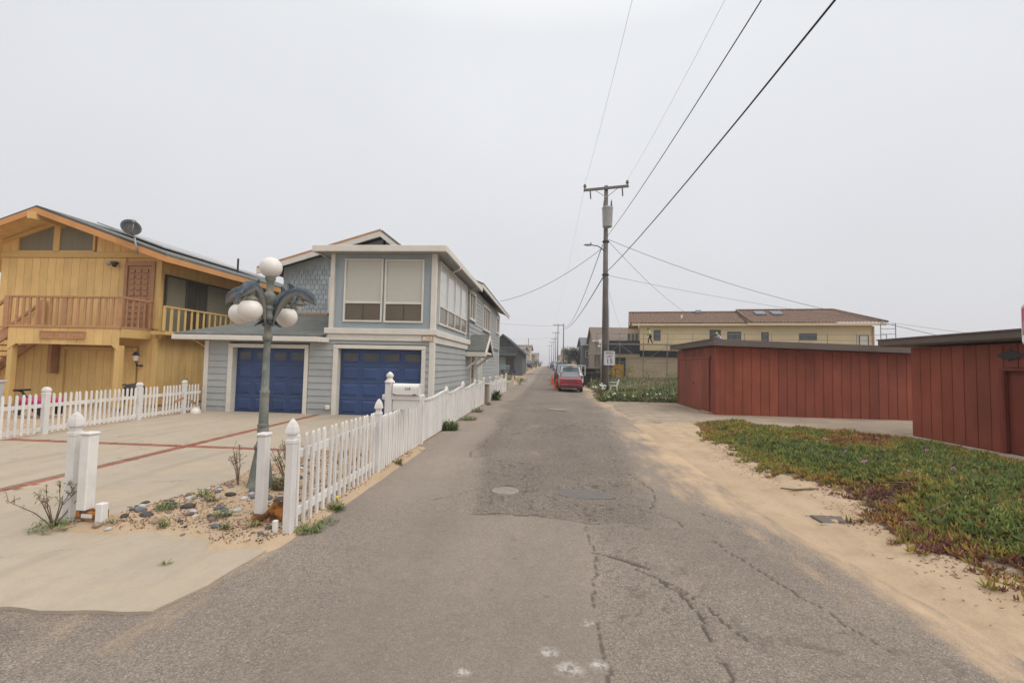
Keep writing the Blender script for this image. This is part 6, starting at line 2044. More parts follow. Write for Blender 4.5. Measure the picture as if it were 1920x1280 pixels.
    MB().tube([fc + d_ * .085 + lt * .025 - Vector((0, 0, .045)), fc + d_ * .085 - lt * .025 - Vector((0, 0, .045))], .006, 5).build('mouth', MT['roof_edge'], root)
    return root
ca9, sa9 = math.cos(R(-9.5)), math.sin(R(-9.5))
def on_sc(s, yy, z):     # point on the scaffold deck in world space
    dx, dy = s, yy - 50
    return (9.83 + dx * ca9 - dy * sa9, 50 + dx * sa9 + dy * ca9, z)
walk = dict(pelvis=(0, 0, .86), spine=(.03, 0, 1.05), chest=(.10, 0, 1.27), neck=(.17, 0, 1.42), head=(.22, 0, 1.52), crown=(.23, 0, 1.60),
            hipL=(.0, .10, .83), kneeL=(.20, .10, .46), ankL=(.20, .10, .07), toeL=(.36, .11, .035), hipR=(-.01, -.10, .83), kneeR=(-.05, -.10, .45), ankR=(-.26, -.10, .08), toeR=(-.12, -.11, .035),
            shL=(.09, .19, 1.33), elL=(.12, .26, 1.06), wrL=(.34, .22, .98), haL=(.42, .20, .97), shR=(.09, -.19, 1.33), elR=(.02, -.27, 1.08), wrR=(.26, -.26, .96), haR=(.34, -.25, .95))
person(on_sc(1.0, 48.75, 4.13), math.pi + R(-9.5), walk, MT['vest'], 'worker in lime shirt and dark trousers walking on the scaffold deck', MT['hat'])
kneel = dict(pelvis=(-.12, 0, .48), spine=(-.04, 0, .68), chest=(.10, 0, .88), neck=(.20, 0, 1.02), head=(.27, 0, 1.11), crown=(.29, 0, 1.19),
             hipL=(-.12, .10, .46), kneeL=(.26, .12, .44), ankL=(.22, .12, .06), toeL=(.38, .12, .035), hipR=(-.12, -.10, .45), kneeR=(.08, -.12, .07), ankR=(-.30, -.12, .07), toeR=(-.40, -.12, .05),
             shL=(.10, .19, .94), elL=(.24, .26, .72), wrL=(.44, .20, .78), haL=(.52, .18, .80), shR=(.10, -.19, .94), elR=(.22, -.27, .70), wrR=(.42, -.22, .70), haR=(.50, -.20, .71))
person(on_sc(7.75, 48.85, 4.13), R(150), kneel, MT['vest2'], 'worker in pale shirt kneeling on the scaffold by a window', MT['vest'])

# ================================================================== UTILITY POLES
UP = empty('utility_pole', (3.30, 27.2, 0), 'tall wooden power pole with grey transformer and street light by the speed sign', 'utility pole')
px_, py_ = 3.30, 27.2
MB().tube([(px_, py_, -.2), (px_, py_, 6), (px_ - .02, py_, 12.5)], [.185, .16, .115], 14).build('shaft', MT['pole'], UP, True)
MB().tube([(px_ + .20, py_ - .02, -.1), (px_ + .19, py_ - .02, 4.5), (px_ + .155, py_ - .02, 6.9)], .055, 8).build('riser_conduit', MT['metal'], UP, True)
MB().tube([(px_ - .19, py_ - .02, -.1), (px_ - .18, py_ - .02, 3.6)], .05, 8).build('riser_conduit', MT['metal'], UP, True)
MB().bar((1.93, py_ - .16, 12.18), (4.58, py_ - .16, 12.42), .11, .14).build('crossarm', MT['pole'], UP)
MB().tube([(2.55, py_ - .18, 12.2), (3.28, py_ - .16, 11.75)], .02, 6).tube([(3.95, py_ - .18, 12.3), (3.30, py_ - .16, 11.75)], .02, 6).build('arm_brace', MT['metal'], UP)
for xx, zz in ((2.0, 12.26), (4.5, 12.48)):
    MB().lathe([(.02, 0), (.03, .06), (.09, .1), (.1, .16), (.06, .2), (.08, .24), (.03, .3), (0, .31)], (xx, py_ - .16, zz), 12).build('insulator', MT['insul'], UP, True)
for xx, zz in ((2.32, 12.14), (4.2, 12.3)):
    MB().tube([(xx, py_ - .2, zz), (xx + .03, py_ - .24, zz - .52)], [.045, .035], 8).build('fuse_cutout', MT['insul'], UP, True)
TR = sub('transformer', (px_, py_ - .42, 10), UP)
MB().lathe([(.0, 0), (.27, 0), (.28, .03), (.31, 1.05), (.33, 1.08), (.33, 1.14), (.24, 1.2), (0, 1.22)], (px_ + .02, py_ - .45, 9.86), 20).build('tank', MT['trans'], TR, True, 40)
for q in (-.2, .22):
    MB().lathe([(.04, 0), (.07, .05), (.04, .1), (.065, .15), (.035, .2), (.05, .26), (.015, .45), (0, .46)], (px_ + .02 + q, py_ - .45, 11.05), 10).build('bushing', MT['insul'], TR, True)
B('hanger', MT['dark_metal'], TR, px_ - .06, px_ + .06, py_ - .2, py_ - .12, 10.0, 10.9)
SL = sub('street_light', (px_, py_, 8.7), UP)
MB().tube([(px_ - .12, py_ - .1, 8.55), (px_ - .5, py_ - .25, 8.78), (px_ - .95, py_ - .4, 8.80)], .03, 8).build('arm', MT['dark_metal'], SL, True)
MB().lathe([(.0, 0), (.10, .01), (.14, .05), (.11, .10), (.0, .12)], (0, 0, 0), 14).build('lamp_head', MT['metal'], SL, True)
hd = SL.children[-1]
hd.matrix_parent_inverse = Matrix.Translation(-SL.location)
hd.location = (px_ - 1.08, py_ - .45, 8.74)
hd.scale = (2.0, 1.0, .9)
MB().lathe([(.03, 0), (.04, .05), (.04, .1), (0, .12)], (px_ - .92, py_ - .4, 8.83), 8).build('photocell', MT['dark_metal'], SL)
for zz in (9.1, 7.1):
    MB().lathe([(.16, -.06), (.2, -.05), (.2, .05), (.16, .06)], (px_, py_, zz), 12).build('clamp', MT['dark_metal'], UP)
    MB().tube([(px_ - .1, py_ - .18, zz), (px_ - .22, py_ - .2, zz - .05)], .05, 8).build('clamp', MT['dark_metal'], UP)
SP = empty('speed_sign', (3.55, 26.98, 2.1), 'white SPEED LIMIT 15 sign strapped to the wooden power pole', 'sign')
MB().prism(rrect(3.235, 3.875, 1.74, 2.575, .05, 26.96), (0, .006, 0)).build('plate', MT['sign'], SP)
letters('SPEED', .19, MT['ink'], SP, (3.555, 26.955, 2.44), (R(90), 0, 0), .001, sx=.9)
letters('LIMIT', .19, MT['ink'], SP, (3.555, 26.955, 2.245), (R(90), 0, 0), .001, sx=.9)
letters('15', .40, MT['ink'], SP, (3.555, 26.955, 1.97), (R(90), 0, 0), .002)
mm = MB()
for a_, b_ in ((3.26, 3.265), (3.845, 3.85)):
    mm.box(a_, b_, 26.956, 26.9585, 1.77, 2.55)
for a_, b_ in ((1.765, 1.77), (2.545, 2.55)):
    mm.box(3.265, 3.845, 26.956, 26.9585, a_, b_)
mm.build('border', MT['ink'], SP)

def far_pole(x, y, h, label, arm=2.4, r=.13):
    z0 = gz(y)
    root = empty('utility_pole', (x, y, z0), label, 'utility pole', 'poles down the alley')
    MB().tube([(x, y, z0 - .2), (x, y, z0 + h)], [r, r * .7], 8).build('shaft', MT['pole'], root, True)
    if arm:
        MB().bar((x - arm / 2, y - .12, z0 + h - .3), (x + arm / 2, y - .12, z0 + h - .3), .1, .14).build('crossarm', MT['pole'], root)
        for q in (-arm / 2 + .1, 0, arm / 2 - .1):
            MB().lathe([(.03, 0), (.08, .06), (.05, .15), (.02, .2)], (x + q, y - .12, z0 + h - .23), 8).build('insulator', MT['insul'], root)
    else:
        MB().lathe([(.03, 0), (.08, .06), (.05, .15), (.02, .2)], (x, y, z0 + h), 8).build('insulator', MT['insul'], root)
    return root
far_pole(3.35, 104, 10.2, 'slim far pole without crossarm, just right of the near far crossarm pole', 0, .16)
far_pole(2.35, 118, 11.5, 'nearest of the far crossarm poles down the alley', 2.5, .15)
far_pole(2.25, 146, 11.4, 'second of the far crossarm poles down the alley', 2.4)
far_pole(2.05, 178, 11.3, 'third of the far crossarm poles down the alley', 2.4)
far_pole(1.45, 205, 11.3, 'fourth of the far crossarm poles down the alley', 2.4)
far_pole(.55, 245, 11.3, 'most distant crossarm pole at the end of the alley', 2.4)
far_pole(-5.1, 115, 7.4, 'bare pole behind the grey house on the left of the alley', 0, .12)
far_pole(-4.6, 215, 7.0, 'distant bare pole left of the alley end', 0, .14)

# ------------------------------------------------------------------ wires
def wire(pts, sag, r, m, label, n=14):
    out = []
    for (a, b), sg_ in zip(zip(pts, pts[1:]), sag):
        a, b = Vector(a), Vector(b)
        for i in range(n + 1):
            t = i / n
            if out and i == 0: continue
            p = a.lerp(b, t)
            p.z -= sg_ * 4 * t * (1 - t)
            out.append(p)
    o = MB().tube(out, r, 5).build('overhead_wire', m, None, True)
    tag(o, label, 'wire')
    return o
wire([(3.16, 27.05, 9.12), (4.22, -16, 8.9)], [.88], .0125, MT['cable'], 'thick upper cable running from the power pole over the alley to the frame top')
wire([(3.20, 27.05, 7.1), (4.12, -16, 7.4)], [.75], .017, MT['cable'], 'thickest lower cable running from the power pole over the alley to the frame top')
wire([(2.0, 27.05, 12.57), (2.25, -16, 13.2)], [1.35], .005, MT['thin_wire'], 'thin bare wire from the left end of the crossarm towards the camera')
wire([(4.5, 27.05, 12.79), (4.95, -16, 13.2)], [1.3], .005, MT['thin_wire'], 'thin bare wire from the right end of the crossarm towards the camera')
wire([(3.1, 27.1, 8.7), (-3.6, 33.2, 6.3)], [.5], .014, MT['cable'], 'service cable sagging from the power pole to the grey-blue house eave')
wire([(3.1, 27.1, 8.9), (3.3, 104, 10.9)], [1.9], .022, MT['cable'], 'upper cable running on from the power pole down the alley')
wire([(3.15, 27.1, 6.95), (3.3, 104, 10.2)], [1.0], .03, MT['cable'], 'lower cable running on from the power pole down the alley')
wire([(2.0, 27.3, 12.5), (1.3, 118, 12.3)], [1.2], .005, MT['thin_wire'], 'thin bare wire running on from the crossarm down the alley')
wire([(3.45, 27.1, 9.1), (15.2, 52, 7.9)], [.35], .012, MT['cable'], 'service drop from the power pole to the beige house roof')
wire([(3.45, 27.1, 9.2), (17.9, 30, 5.45), (26.5, 24, 1.9)], [.35, .05], .014, MT['cable'], 'long sagging cable from the power pole passing over the sheds')
wire([(3.45, 27.1, 7.05), (22.96, 34, 5.35), (32, 25, 2.6)], [.2, .1], .009, MT['cable'], 'fainter low cable from the power pole to behind the near shed')
wire([(3.45, 27.1, 6.3), (9.4, 58, 6.2)], [.5], .006, MT['cable'], 'faint thin drop from the power pole towards the scaffolding')
wire([(3.3, 104, 10.8), (-12, 100, 10.9)], [.3], .02, MT['cable'], 'cable crossing the alley from the slim far pole to the left')
wire([(2.2, 146, 10.6), (-18, 120, 8.3)], [.3], .014, MT['cable'], 'faint cable crossing the alley from the second far pole')
# ================================================================== VEHICLES (rear towards the camera, nose up the alley)
def car(name, label, cat, cx, y0, L, Wd, prof, paint, wheel_r=.31, roof_in=.16, glass_=True, plate='grey_plastic', gnd=None):
    """prof: list of (t along length, z_belt, z_roof or None)"""
    z0 = gz(y0 + L / 2) + .02 if gnd is None else gnd
    root = empty(name, (cx, y0 + L / 2, z0), label, cat)
    hw_ = Wd / 2
    # lower body: lofted rounded sections
    st = []
    for t, zb, _ in prof:
        pinch = 1 - .10 * (abs(t - .5) * 2) ** 4
        w_ = hw_ * pinch
        zl = .22 + .08 * (abs(t - .5) * 2) ** 6
        st.append([(x, y0 + t * L, z0 + z) for x, z in ((-w_ * .92, zl), (-w_, zl + .12), (-w_, zl + .35), (-w_ * .97, zb - .06), (-w_ * .90, zb), (w_ * .90, zb), (w_ * .97, zb - .06), (w_, zl + .35), (w_, zl + .12), (w_ * .92, zl))])
    m = MB()
    n = 10
    vs = [tuple((p[0] + cx, p[1], p[2])) for s in st for p in s]
    fs = [(i * n + k, i * n + (k + 1) % n, (i + 1) * n + (k + 1) % n, (i + 1) * n + k) for i in range(len(st) - 1) for k in range(n)]
    fs += [tuple(range(n)), tuple((len(st) - 1) * n + k for k in range(n))]
    m.add(vs, fs).build('body', paint, root, True, 35)
    # cabin
    cab = [(t, zb, zr) for t, zb, zr in prof if zr]
    t0, t3 = cab[0][0], cab[-1][0]
    zb = cab[0][1]
    zr = max(q[2] for q in cab)
    tr0 = [t for t, _, z in cab if z == zr][0]
    tr1 = [t for t, _, z in cab if z == zr][-1]
    wb, wt = hw_ * .90, hw_ * (.90 - roof_in)
    Y = lambda t: y0 + t * L
    cv = [(-wb, Y(t0), zb), (wb, Y(t0), zb), (wb, Y(t3), zb), (-wb, Y(t3), zb), (-wt, Y(tr0), zr), (wt, Y(tr0), zr), (wt, Y(tr1), zr), (-wt, Y(tr1), zr)]
    cv = [(a + cx, b, c + z0) for a, b, c in cv]
    MB().add(cv, [(0, 1, 5, 4), (1, 2, 6, 5), (2, 3, 7, 6), (3, 0, 4, 7), (4, 5, 6, 7)]).build('cabin', paint, root)
    def pane(i, j, k, l, name_):
        P_ = [Vector(cv[q]) for q in (i, j, k, l)]
        c_ = sum(P_, Vector()) / 4
        nn = (P_[1] - P_[0]).cross(P_[3] - P_[0]).normalized()
        mid = Vector((cx, y0 + L / 2, z0 + .7))
        if nn.dot(c_ - mid) < 0: nn = -nn
        Q = [c_ + (p - c_) * .84 + nn * .006 for p in P_]
        MB().prism([tuple(q) for q in Q], tuple(nn * .006)).build(name_, MT['car_glass'], root)
    pane(0, 1, 5, 4, 'rear_window')
    pane(2, 3, 7, 6, 'windscreen')
    pane(1, 2, 6, 5, 'side_window')
    pane(3, 0, 4, 7, 'side_window')
    # wheels
    for wy in (.19, .80):
        for s in (-1, 1):
            x = cx + s * (hw_ - .10)
            wh = sub('wheel', (x, Y(wy), z0 + wheel_r), root)
            MB().tube([(x - .1, Y(wy), z0 + wheel_r), (x + .1, Y(wy), z0 + wheel_r)], wheel_r, 18).build('tyre', MT['rubber'], wh, True, 40)
            MB().tube([(x - .104, Y(wy), z0 + wheel_r), (x + .104, Y(wy), z0 + wheel_r)], wheel_r * .62, 14).build('rim', MT['metal'], wh, True, 40)
    # rear trim
    zb0 = prof[0][1]
    B('bumper', paint, root, cx - hw_ * .9, cx + hw_ * .9, y0 - .08, y0 + .06, z0 + .36, z0 + .56, c=.04)
    for s in (-1, 1):
        B('tail_lamp', MT['lamp_red'], root, cx + s * hw_ * .66 - .2, cx + s * hw_ * .66 + .2, y0 - .025, y0 + .05, z0 + zb0 - .27, z0 + zb0 - .13, c=.02)
        MB().tube([(cx + s * (hw_ + .02), Y(.62), z0 + zb + .02), (cx + s * (hw_ + .14), Y(.62), z0 + zb + .08)], [.03, .075], 8).build('mirror', paint, root)
    B('licence_plate', MT[plate], root, cx - .16, cx + .16, y0 - .095, y0 - .082, z0 + .40, z0 + .54, c=.004)
    return root
sedan = [(0, .86, None), (.02, .93, None), (.10, .98, None), (.22, .97, .99), (.23, .97, 1.0), (.36, .96, 1.36), (.58, .95, 1.36), (.74, .94, .96), (.90, .88, None), (.98, .74, None), (1, .62, None)]
c1 = car('sedan', 'red sedan parked at the right edge of the alley', 'car', 1.42, 28.25, 4.6, 1.70, sedan, MT['car_red'], plate='red_flat')
c1.scale = (.9, .9, .9)
pick = [(0, .95, None), (.02, 1.0, None), (.38, 1.0, None), (.40, 1.0, 1.02), (.43, 1.0, 1.56), (.60, 1.0, 1.56), (.70, 1.0, 1.03), (.85, 1.0, None), (.98, .9, None), (1, .8, None)]
c2 = car('pickup_truck', 'white pickup truck with a ladder rack parked ahead of the red sedan', 'truck', 1.80, 34.6, 5.3, 1.86, pick, MT['car_white'], .36, .12)
zz = gz(37) + .02
rk = sub('ladder_rack', (1.8, 36, zz), c2)
for xx in (.82, 2.78):
    for yy in (34.8, 38.6):
        MB().tube([(xx, yy, zz + .9), (xx, yy, zz + 1.66)], .03, 6).build('upright', MT['car_white'], rk)
    MB().tube([(xx, 34.7, zz + 1.66), (xx, 38.8, zz + 1.66)], .03, 6).build('side_rail', MT['car_white'], rk)
for yy in (34.8, 38.6):
    MB().tube([(.82, yy, zz + 1.66), (2.78, yy, zz + 1.66)], .03, 6).build('cross_bar', MT['car_white'], rk)
o = empty('roof_load', (2.0, 36.5, zz + 1.69), 'pale load of boards lying on the white truck ladder rack', 'boards')
for k in range(3):
    B('board', MT['trim'], o, 1.5 + k * .2, 1.68 + k * .2, 35.2, 39.0, zz + 1.695, zz + 1.74)
suv = [(0, .95, None), (.02, 1.0, .99), (.03, 1.0, 1.02), (.10, 1.0, 1.7), (.62, 1.0, 1.7), (.74, 1.0, 1.02), (.9, .96, None), (1, .8, None)]
car('van', 'dark van parked beyond the white pickup truck', 'van', 1.5, 42.5, 4.6, 1.8, suv, MT['car_dark'], .36)
car('van', 'white van far down the right side of the alley', 'van', 2.0, 88, 4.8, 1.9, suv, MT['car_white'], .36)
car('van', 'dark blue van far down the alley beyond the white one', 'van', 1.3, 104, 4.6, 1.8, suv, MT['car_blue'], .36)
car('sedan', 'pale car at the far end of the alley', 'car', .6, 128, 4.4, 1.7, sedan, MT['car_white'])
car('van', 'dark van parked in front of the cream house far left', 'van', -4.4, 96, 4.4, 1.8, suv, MT['car_dark'], .36)

def cone(x, y, h, label):
    z0 = gz(y) + .02
    root = empty('traffic_cone', (x, y, z0), label, 'traffic cone')
    B('base', MT['orange_plastic'], root, x - .19, x + .19, y - .19, y + .19, z0, z0 + .04, c=.01)
    MB().lathe([(.15, .04), (.14, .06), (.045, h), (.0, h)], (x, y, z0), 16).build('body', MT['orange_plastic'], root, True, 40)
    f = lambda z: .14 - .095 * (z - .06) / (h - .06) + .004
    MB().lathe([(f(h * .62), h * .62), (f(h * .78), h * .78)], (x, y, z0), 16).build('band', MT['orange_plastic'], root, True)
    return root
cone(.56, 31.6, .74, 'orange traffic cone beside the red sedan')
cone(.36, 39.5, .72, 'orange traffic cone beside the white truck, farther of the two')
o = empty('spare_tyre', (.62, 38.4, gz(38)), 'black tyre standing beside the white truck near the far cone', 'tyre')
zq = gz(38.4) + .36
MB().tube([(.52, 38.4, zq), (.72, 38.4, zq)], .36, 20).build('tread', MT['rubber'], o, True, 40)
MB().tube([(.515, 38.4, zq), (.725, 38.4, zq)], .2, 16).build('rim', MT['metal'], o, True, 40)
def wheelie(x, y, label):
    z0 = gz(y) + .05
    root = empty('wheeled_bin', (x, y, z0), label, 'bin')
    MB().add([(x - .24, y - .26, z0 + .06), (x + .24, y - .26, z0 + .06), (x + .24, y + .26, z0 + .06), (x - .24, y + .26, z0 + .06), (x - .31, y - .34, z0 + 1.02), (x + .31, y - .34, z0 + 1.02), (x + .31, y + .34, z0 + 1.02), (x - .31, y + .34, z0 + 1.02)],
             [(3, 2, 1, 0), (4, 5, 6, 7), (0, 1, 5, 4), (1, 2, 6, 5), (2, 3, 7, 6), (3, 0, 4, 7)]).build('body', MT['black_plastic'], root)
    B('lid', MT['black_plastic'], root, x - .33, x + .33, y - .37, y + .36, z0 + 1.022, z0 + 1.08, c=.02)
    for s in (-.22, .22):
        MB().tube([(x + s - .03, y + .3, z0 + .1), (x + s + .03, y + .3, z0 + .1)], .1, 12).build('wheel', MT['rubber'], root)
wheelie(3.15, 37.5, 'black wheeled bin right behind the white truck')
wheelie(3.95, 38.5, 'black wheeled bin nearer the power pole')
wheelie(4.45, 39.3, 'black wheeled bin closest to the scaffolding')

# plastic chair lying on its side by the pole
CH = empty('garden_chair', (3.9, 27.0, .1), 'white plastic garden chair tipped over beside the power pole', 'chair')
zz = .34
MB().box(3.62, 4.02, 26.8, 27.2, zz + .2, zz + .235).build('seat', MT['plastic_white'], CH)
MB().prism([(3.98, 26.8, zz + .2), (4.02, 26.8, zz + .2), (4.14, 26.8, zz + .58), (4.10, 26.8, zz + .58)], (0, .4, 0)).build('backrest', MT['plastic_white'], CH)
for a, b in ((3.64, 26.82), (3.64, 27.18), (4.0, 26.82), (4.0, 27.18)):
    MB().bar((a, b, zz + .2), (a + (.04 if a > 3.8 else -.04), b, zz - .2), .045, .045, up=(0, 1, 0)).build('leg', MT['plastic_white'], CH)
for b in (26.80, 27.2):
    MB().bar((3.62, b, zz + .42), (4.06, b, zz + .42), .04, .03).build('armrest', MT['plastic_white'], CH)

# ================================================================== OVERGROWN LOT beyond the sheds
def lot_z(X, Y):
    e_ = np.minimum(np.minimum(sst(0, .8, X - np.interp(Y, [21.8, 24, 27, 31, 46], [2.35, 2.35, 2.6, 3.2, 3.2])), sst(0, .6, Y - 21.9)), 1)
    return gzv(Y[:, 0] if Y.ndim > 1 else Y)[..., None] * 1.0 + (.20 * e_ + .25 * sst(30, 44, Y) * e_) + .10 * (fbm(X * .7, Y * .7, 90, 3) - .5) * e_ - .05 if Y.ndim > 1 else gzv(Y) + (.20 * e_ + .25 * sst(30, 44, Y) * e_) + .10 * (fbm(X * .7, Y * .7, 90, 3) - .5) * e_ - .05
lt_ = grid('overgrown_lot', np.arange(2.2, 34, .25), np.arange(21.8, 49, .25), lot_z, MT['sand'], {'dirt': lambda X, Y: .75 + 0 * X})
tag(lt_, kind='structure')
g = np.random.default_rng(31)
N = 42000
Y_ = 21.95 + 25 * g.random(N) ** 1.8
X_ = g.uniform(2.3, 14, N)
k = (X_ > np.interp(Y_, [21.8, 24, 27, 31, 46], [2.35, 2.35, 2.6, 3.2, 3.2]) + .25 * g.random(N)) & ((X_ < 6.1) | (Y_ > 22.2))
k &= fbm(X_ * .8, Y_ * .8, 91, 3) > .30
X_, Y_ = X_[k], Y_[k]
n = len(X_)
P = np.stack([X_, Y_, lot_z(X_, Y_)], -1)
L = g.uniform(.10, .30, n) * (.6 + .8 * fbm(X_ * .9, Y_ * .9, 92, 3))
hue = np.clip(.75 - .7 * sst(.45, .68, fbm(X_ * .5, Y_ * .35, 93, 3)) + g.normal(size=n) * .12, 0, 1)
V, F, hu, va = leaf_cloud(P, rand_dirs(g, n, .2, 1.4), L, L * .10, g.random(n) * .5, hue, g.random(n))
tag(tris_mesh('field_weeds', V, F, MT['grass'], {'hue': hu, 'val': va}), 'rank green weeds filling the lot behind the power pole', 'weeds', kind='stuff')
def shrub(x, y, r, h, n, m, label, hue=(.2, 1), seed=0, size=.09, cat='shrub', name='shrub', wood=True, zoff=0.):
    g = np.random.default_rng(seed + 500)
    z0 = (float(lot_z(np.array([x]), np.array([y]))[0]) if y < 47 and x > 2.4 else gz(y)) + zoff
    root = empty(name, (x, y, z0), label, cat)
    # clumps on a lumpy dome
    nc = max(6, n // 40)
    cd_ = rand_dirs(g, nc, -.05, 1.5)
    C = np.array([x, y, z0 + h * .35]) + cd_ * np.array([r, r, h * .62]) * g.uniform(.45, 1, nc)[:, None]
    P = C[g.integers(0, nc, n)] + g.normal(size=(n, 3)) * np.array([r, r, h]) * .14
    P[:, 2] = np.maximum(P[:, 2], z0)
    L = size * g.uniform(.6, 1.4, n)
    V, F, hu, va = leaf_cloud(P, rand_dirs(g, n, -.4, 1.4), L, L * .3, g.random(n) * .5, g.uniform(hue[0], hue[1], n), g.random(n))
    tris_mesh('foliage', V, F, m, {'hue': hu, 'val': va}, root)
    m_ = MB()
    for i in range(5):
        c_ = C[i]
        m_.tube([(x, y, z0 - .05), tuple((np.array([x, y, z0]) + c_) / 2), tuple(c_)], [.03 * h, .02 * h, .01 * h], 5)
    m_.build('stem', MT['stem'], root)
    return root
shrub(5.35, 42, 1.3, 1.0, 900, MT['yellow_bush'], 'yellow flowering shrub in front of the yellow door', (.3, 1), 1)
shrub(7.4, 43.5, 1.3, 1.2, 900, MT['yellow_bush'], 'larger yellow flowering shrub right of the yellow door', (.2, 1), 2)
shrub(9.3, 43, 1.2, .95, 700, MT['grass'], 'brownish shrub under the scaffold beside the yellow shrubs', (.0, .4), 3)
shrub(11.2, 42, 1.3, .9, 700, MT['grass'], 'dull green shrub under the scaffold near the shed corner', (.1, .7), 4)
shrub(3.1, 30.5, .8, .8, 700, MT['grass'], 'rounded green bush between the red sedan and the power pole', (.25, .8), 5)
shrub(8.6, 33.0, .9, .9, 600, MT['grass'], 'dark brush against the back corner of the long red shed', (0, .5), 6)
wf = shrub(2.75, 24.3, .42, .5, 320, MT['grass'], 'white flowering bush at the alley corner of the overgrown lot', (.4, .9), 7, .07)
pm_ = MB()
for k in range(6):
    t = k * 1.047
    pm_.add([(0, 0, 0), (.05 * math.cos(t - .35), .05 * math.sin(t - .35), .015), (.065 * math.cos(t), .065 * math.sin(t), .02), (.05 * math.cos(t + .35), .05 * math.sin(t + .35), .015)], [(0, 1, 2, 3)])
po = pm_.build('flower', MT['petal_w'], wf)
g = np.random.default_rng(77)
for i in range(16):
    a = g.random() * 6.28
    q = .42 * math.sqrt(g.random())
    loc = (2.75 + q * math.cos(a), 24.2 + q * math.sin(a), .42 + .3 * (1 - q / .5) + g.uniform(-.05, .12))
    rot = (g.uniform(.2, 1.2), g.uniform(-.5, .5), g.uniform(-.6, .6))
    if i == 0:
        po.location, po.rotation_euler = loc, rot
    else:
        ref('flower', po.data, wf, loc, rot)
for i in range(8):          # scattered daisies along the front of the lot
    x, y = g.uniform(2.7, 5.9), g.uniform(22.1, 25)
    o = ref('daisy', po.data, None, (x, y, float(lot_z(np.array([x]), np.array([y]))[0]) + .17), (g.uniform(.3, 1.0), 0, g.uniform(-.5, .5)))
    tag(o, 'pale daisy in the weeds along the front of the overgrown lot', 'daisy', 'daisies in the overgrown lot')

# ================================================================== HOUSES FURTHER UP THE ALLEY
def house(name, label, X0, X1, Y0, Y1, ze, zr, axis, wm, rm, wins=(), over=.4, z0=None, apex=.5, garage=None, tm=None):
    b = gz(Y0) if z0 is None else z0
    root = empty(name, ((X0 + X1) / 2, Y0, b), label, 'house')
    tm = tm or MT['trim']
    if axis == 'y':       # gable faces the camera
        xa = X0 + (X1 - X0) * apex
        MB().prism([(X0, Y0, b - .3), (X1, Y0, b - .3), (X1, Y0, ze), (xa, Y0, zr), (X0, Y0, ze)], (0, Y1 - Y0, 0)).build('wall', wm, root)
        for xe, s in ((X0, -1), (X1, 1)):
            sl_ = (zr - ze) / abs(xa - xe)
            e_ = (xe + s * over, ze - over * sl_)
            MB().prism([(xa, Y0 - over, zr + .02), (e_[0], Y0 - over, e_[1] + .02), (e_[0], Y1 + over, e_[1] + .02), (xa, Y1 + over, zr + .02)], (0, 0, .12)).build('roof_plane', rm, root)
            MB().prism([(xa, Y0 - over - .03, zr + .1), (e_[0], Y0 - over - .03, e_[1] + .1), (e_[0], Y0 - over - .03, e_[1] - .08), (xa, Y0 - over - .03, zr - .08)], (0, .028, 0)).build('rake_board', tm, root)
    else:                 # eaves face the camera
        MB().box(X0, X1, Y0, Y1, b - .3, ze).build('wall', wm, root)
        ym = (Y0 + Y1) / 2
        for ye, s in ((Y0, -1), (Y1, 1)):
            MB().prism([(X0 - over, ym, zr), (X1 + over, ym, zr), (X1 + over, ye + s * over, ze), (X0 - over, ye + s * over, ze)], (0, 0, .12)).build('roof_plane', rm, root)
        MB().prism([(X0, Y0, ze), (X0, Y1, ze), (X0, ym, zr)], (.1, 0, 0)).prism([(X1 - .1, Y0, ze), (X1 - .1, Y1, ze), (X1 - .1, ym, zr)], (.1, 0, 0)).build('gable_wall', wm, root)
        B('fascia', tm, root, X0 - over, X1 + over, Y0 - over - .06, Y0 - over - .01, ze - .1, ze + .1)
    for (a, c, p, q, m) in wins:
        w = sub('window', (a, Y0, p), root)
        MB().box(a, c, Y0 - .03, Y0 + .02, p, q).build('pane', MT[m], w)
        MB().box(a - .08, a, Y0 - .06, Y0 + .02, p - .08, q + .08).box(c, c + .08, Y0 - .06, Y0 + .02, p - .08, q + .08).box(a, c, Y0 - .06, Y0 + .02, q, q + .08).box(a, c, Y0 - .06, Y0 + .02, p - .08, p).box((a + c) / 2 - .03, (a + c) / 2 + .03, Y0 - .05, Y0 + .02, p, q).build('frame', tm, w)
    return root
# left side
h1 = house('a_frame_house', 'grey steep-gabled house just past the blue garage house', -8.0, -3.2, 56, 66, 3.3, 5.3, 'y', MT['grey_house'], MT['grey_roof'], [(-6.0, -4.7, 3.7, 4.5, 'glass_grey')], .5, tm=MT['grey_house'])
B('balcony', MT['grey_house'], h1, -8.2, -3.9, 54.9, 56, 2.75, 2.95)
for i in range(15):
    B('baluster', MT['grey_house'], h1, -8.1 + i * .3, -8.05 + i * .3, 54.92, 54.97, 2.95, 3.7)
B('balcony_rail', MT['grey_house'], h1, -8.2, -3.9, 54.9, 54.99, 3.7, 3.78)
B('lower_door', MT['glass'], h1, -5.2, -4.2, 55.95, 55.99, .6, 2.6)
B('teal_panel', MT['teal_house'], h1, -6.9, -5.25, 55.93, 55.99, .6, 2.65)
PF = empty('balustrade_fence', (-6, 50, gz(50)), 'pale teal slatted fence in front of the grey gabled house', 'fence')
zb = gz(50)
for i in range(9):
    B('slat', MT['teal_house'], PF, -5.9 + i * .19, -5.78 + i * .19, 50, 50.04, zb + .1, zb + 1.35)
B('rail', MT['teal_house'], PF, -5.95, -4.2, 50.045, 50.09, zb + 1.2, zb + 1.3)
B('rail', MT['teal_house'], PF, -5.95, -4.2, 50.045, 50.09, zb + .2, zb + .3)
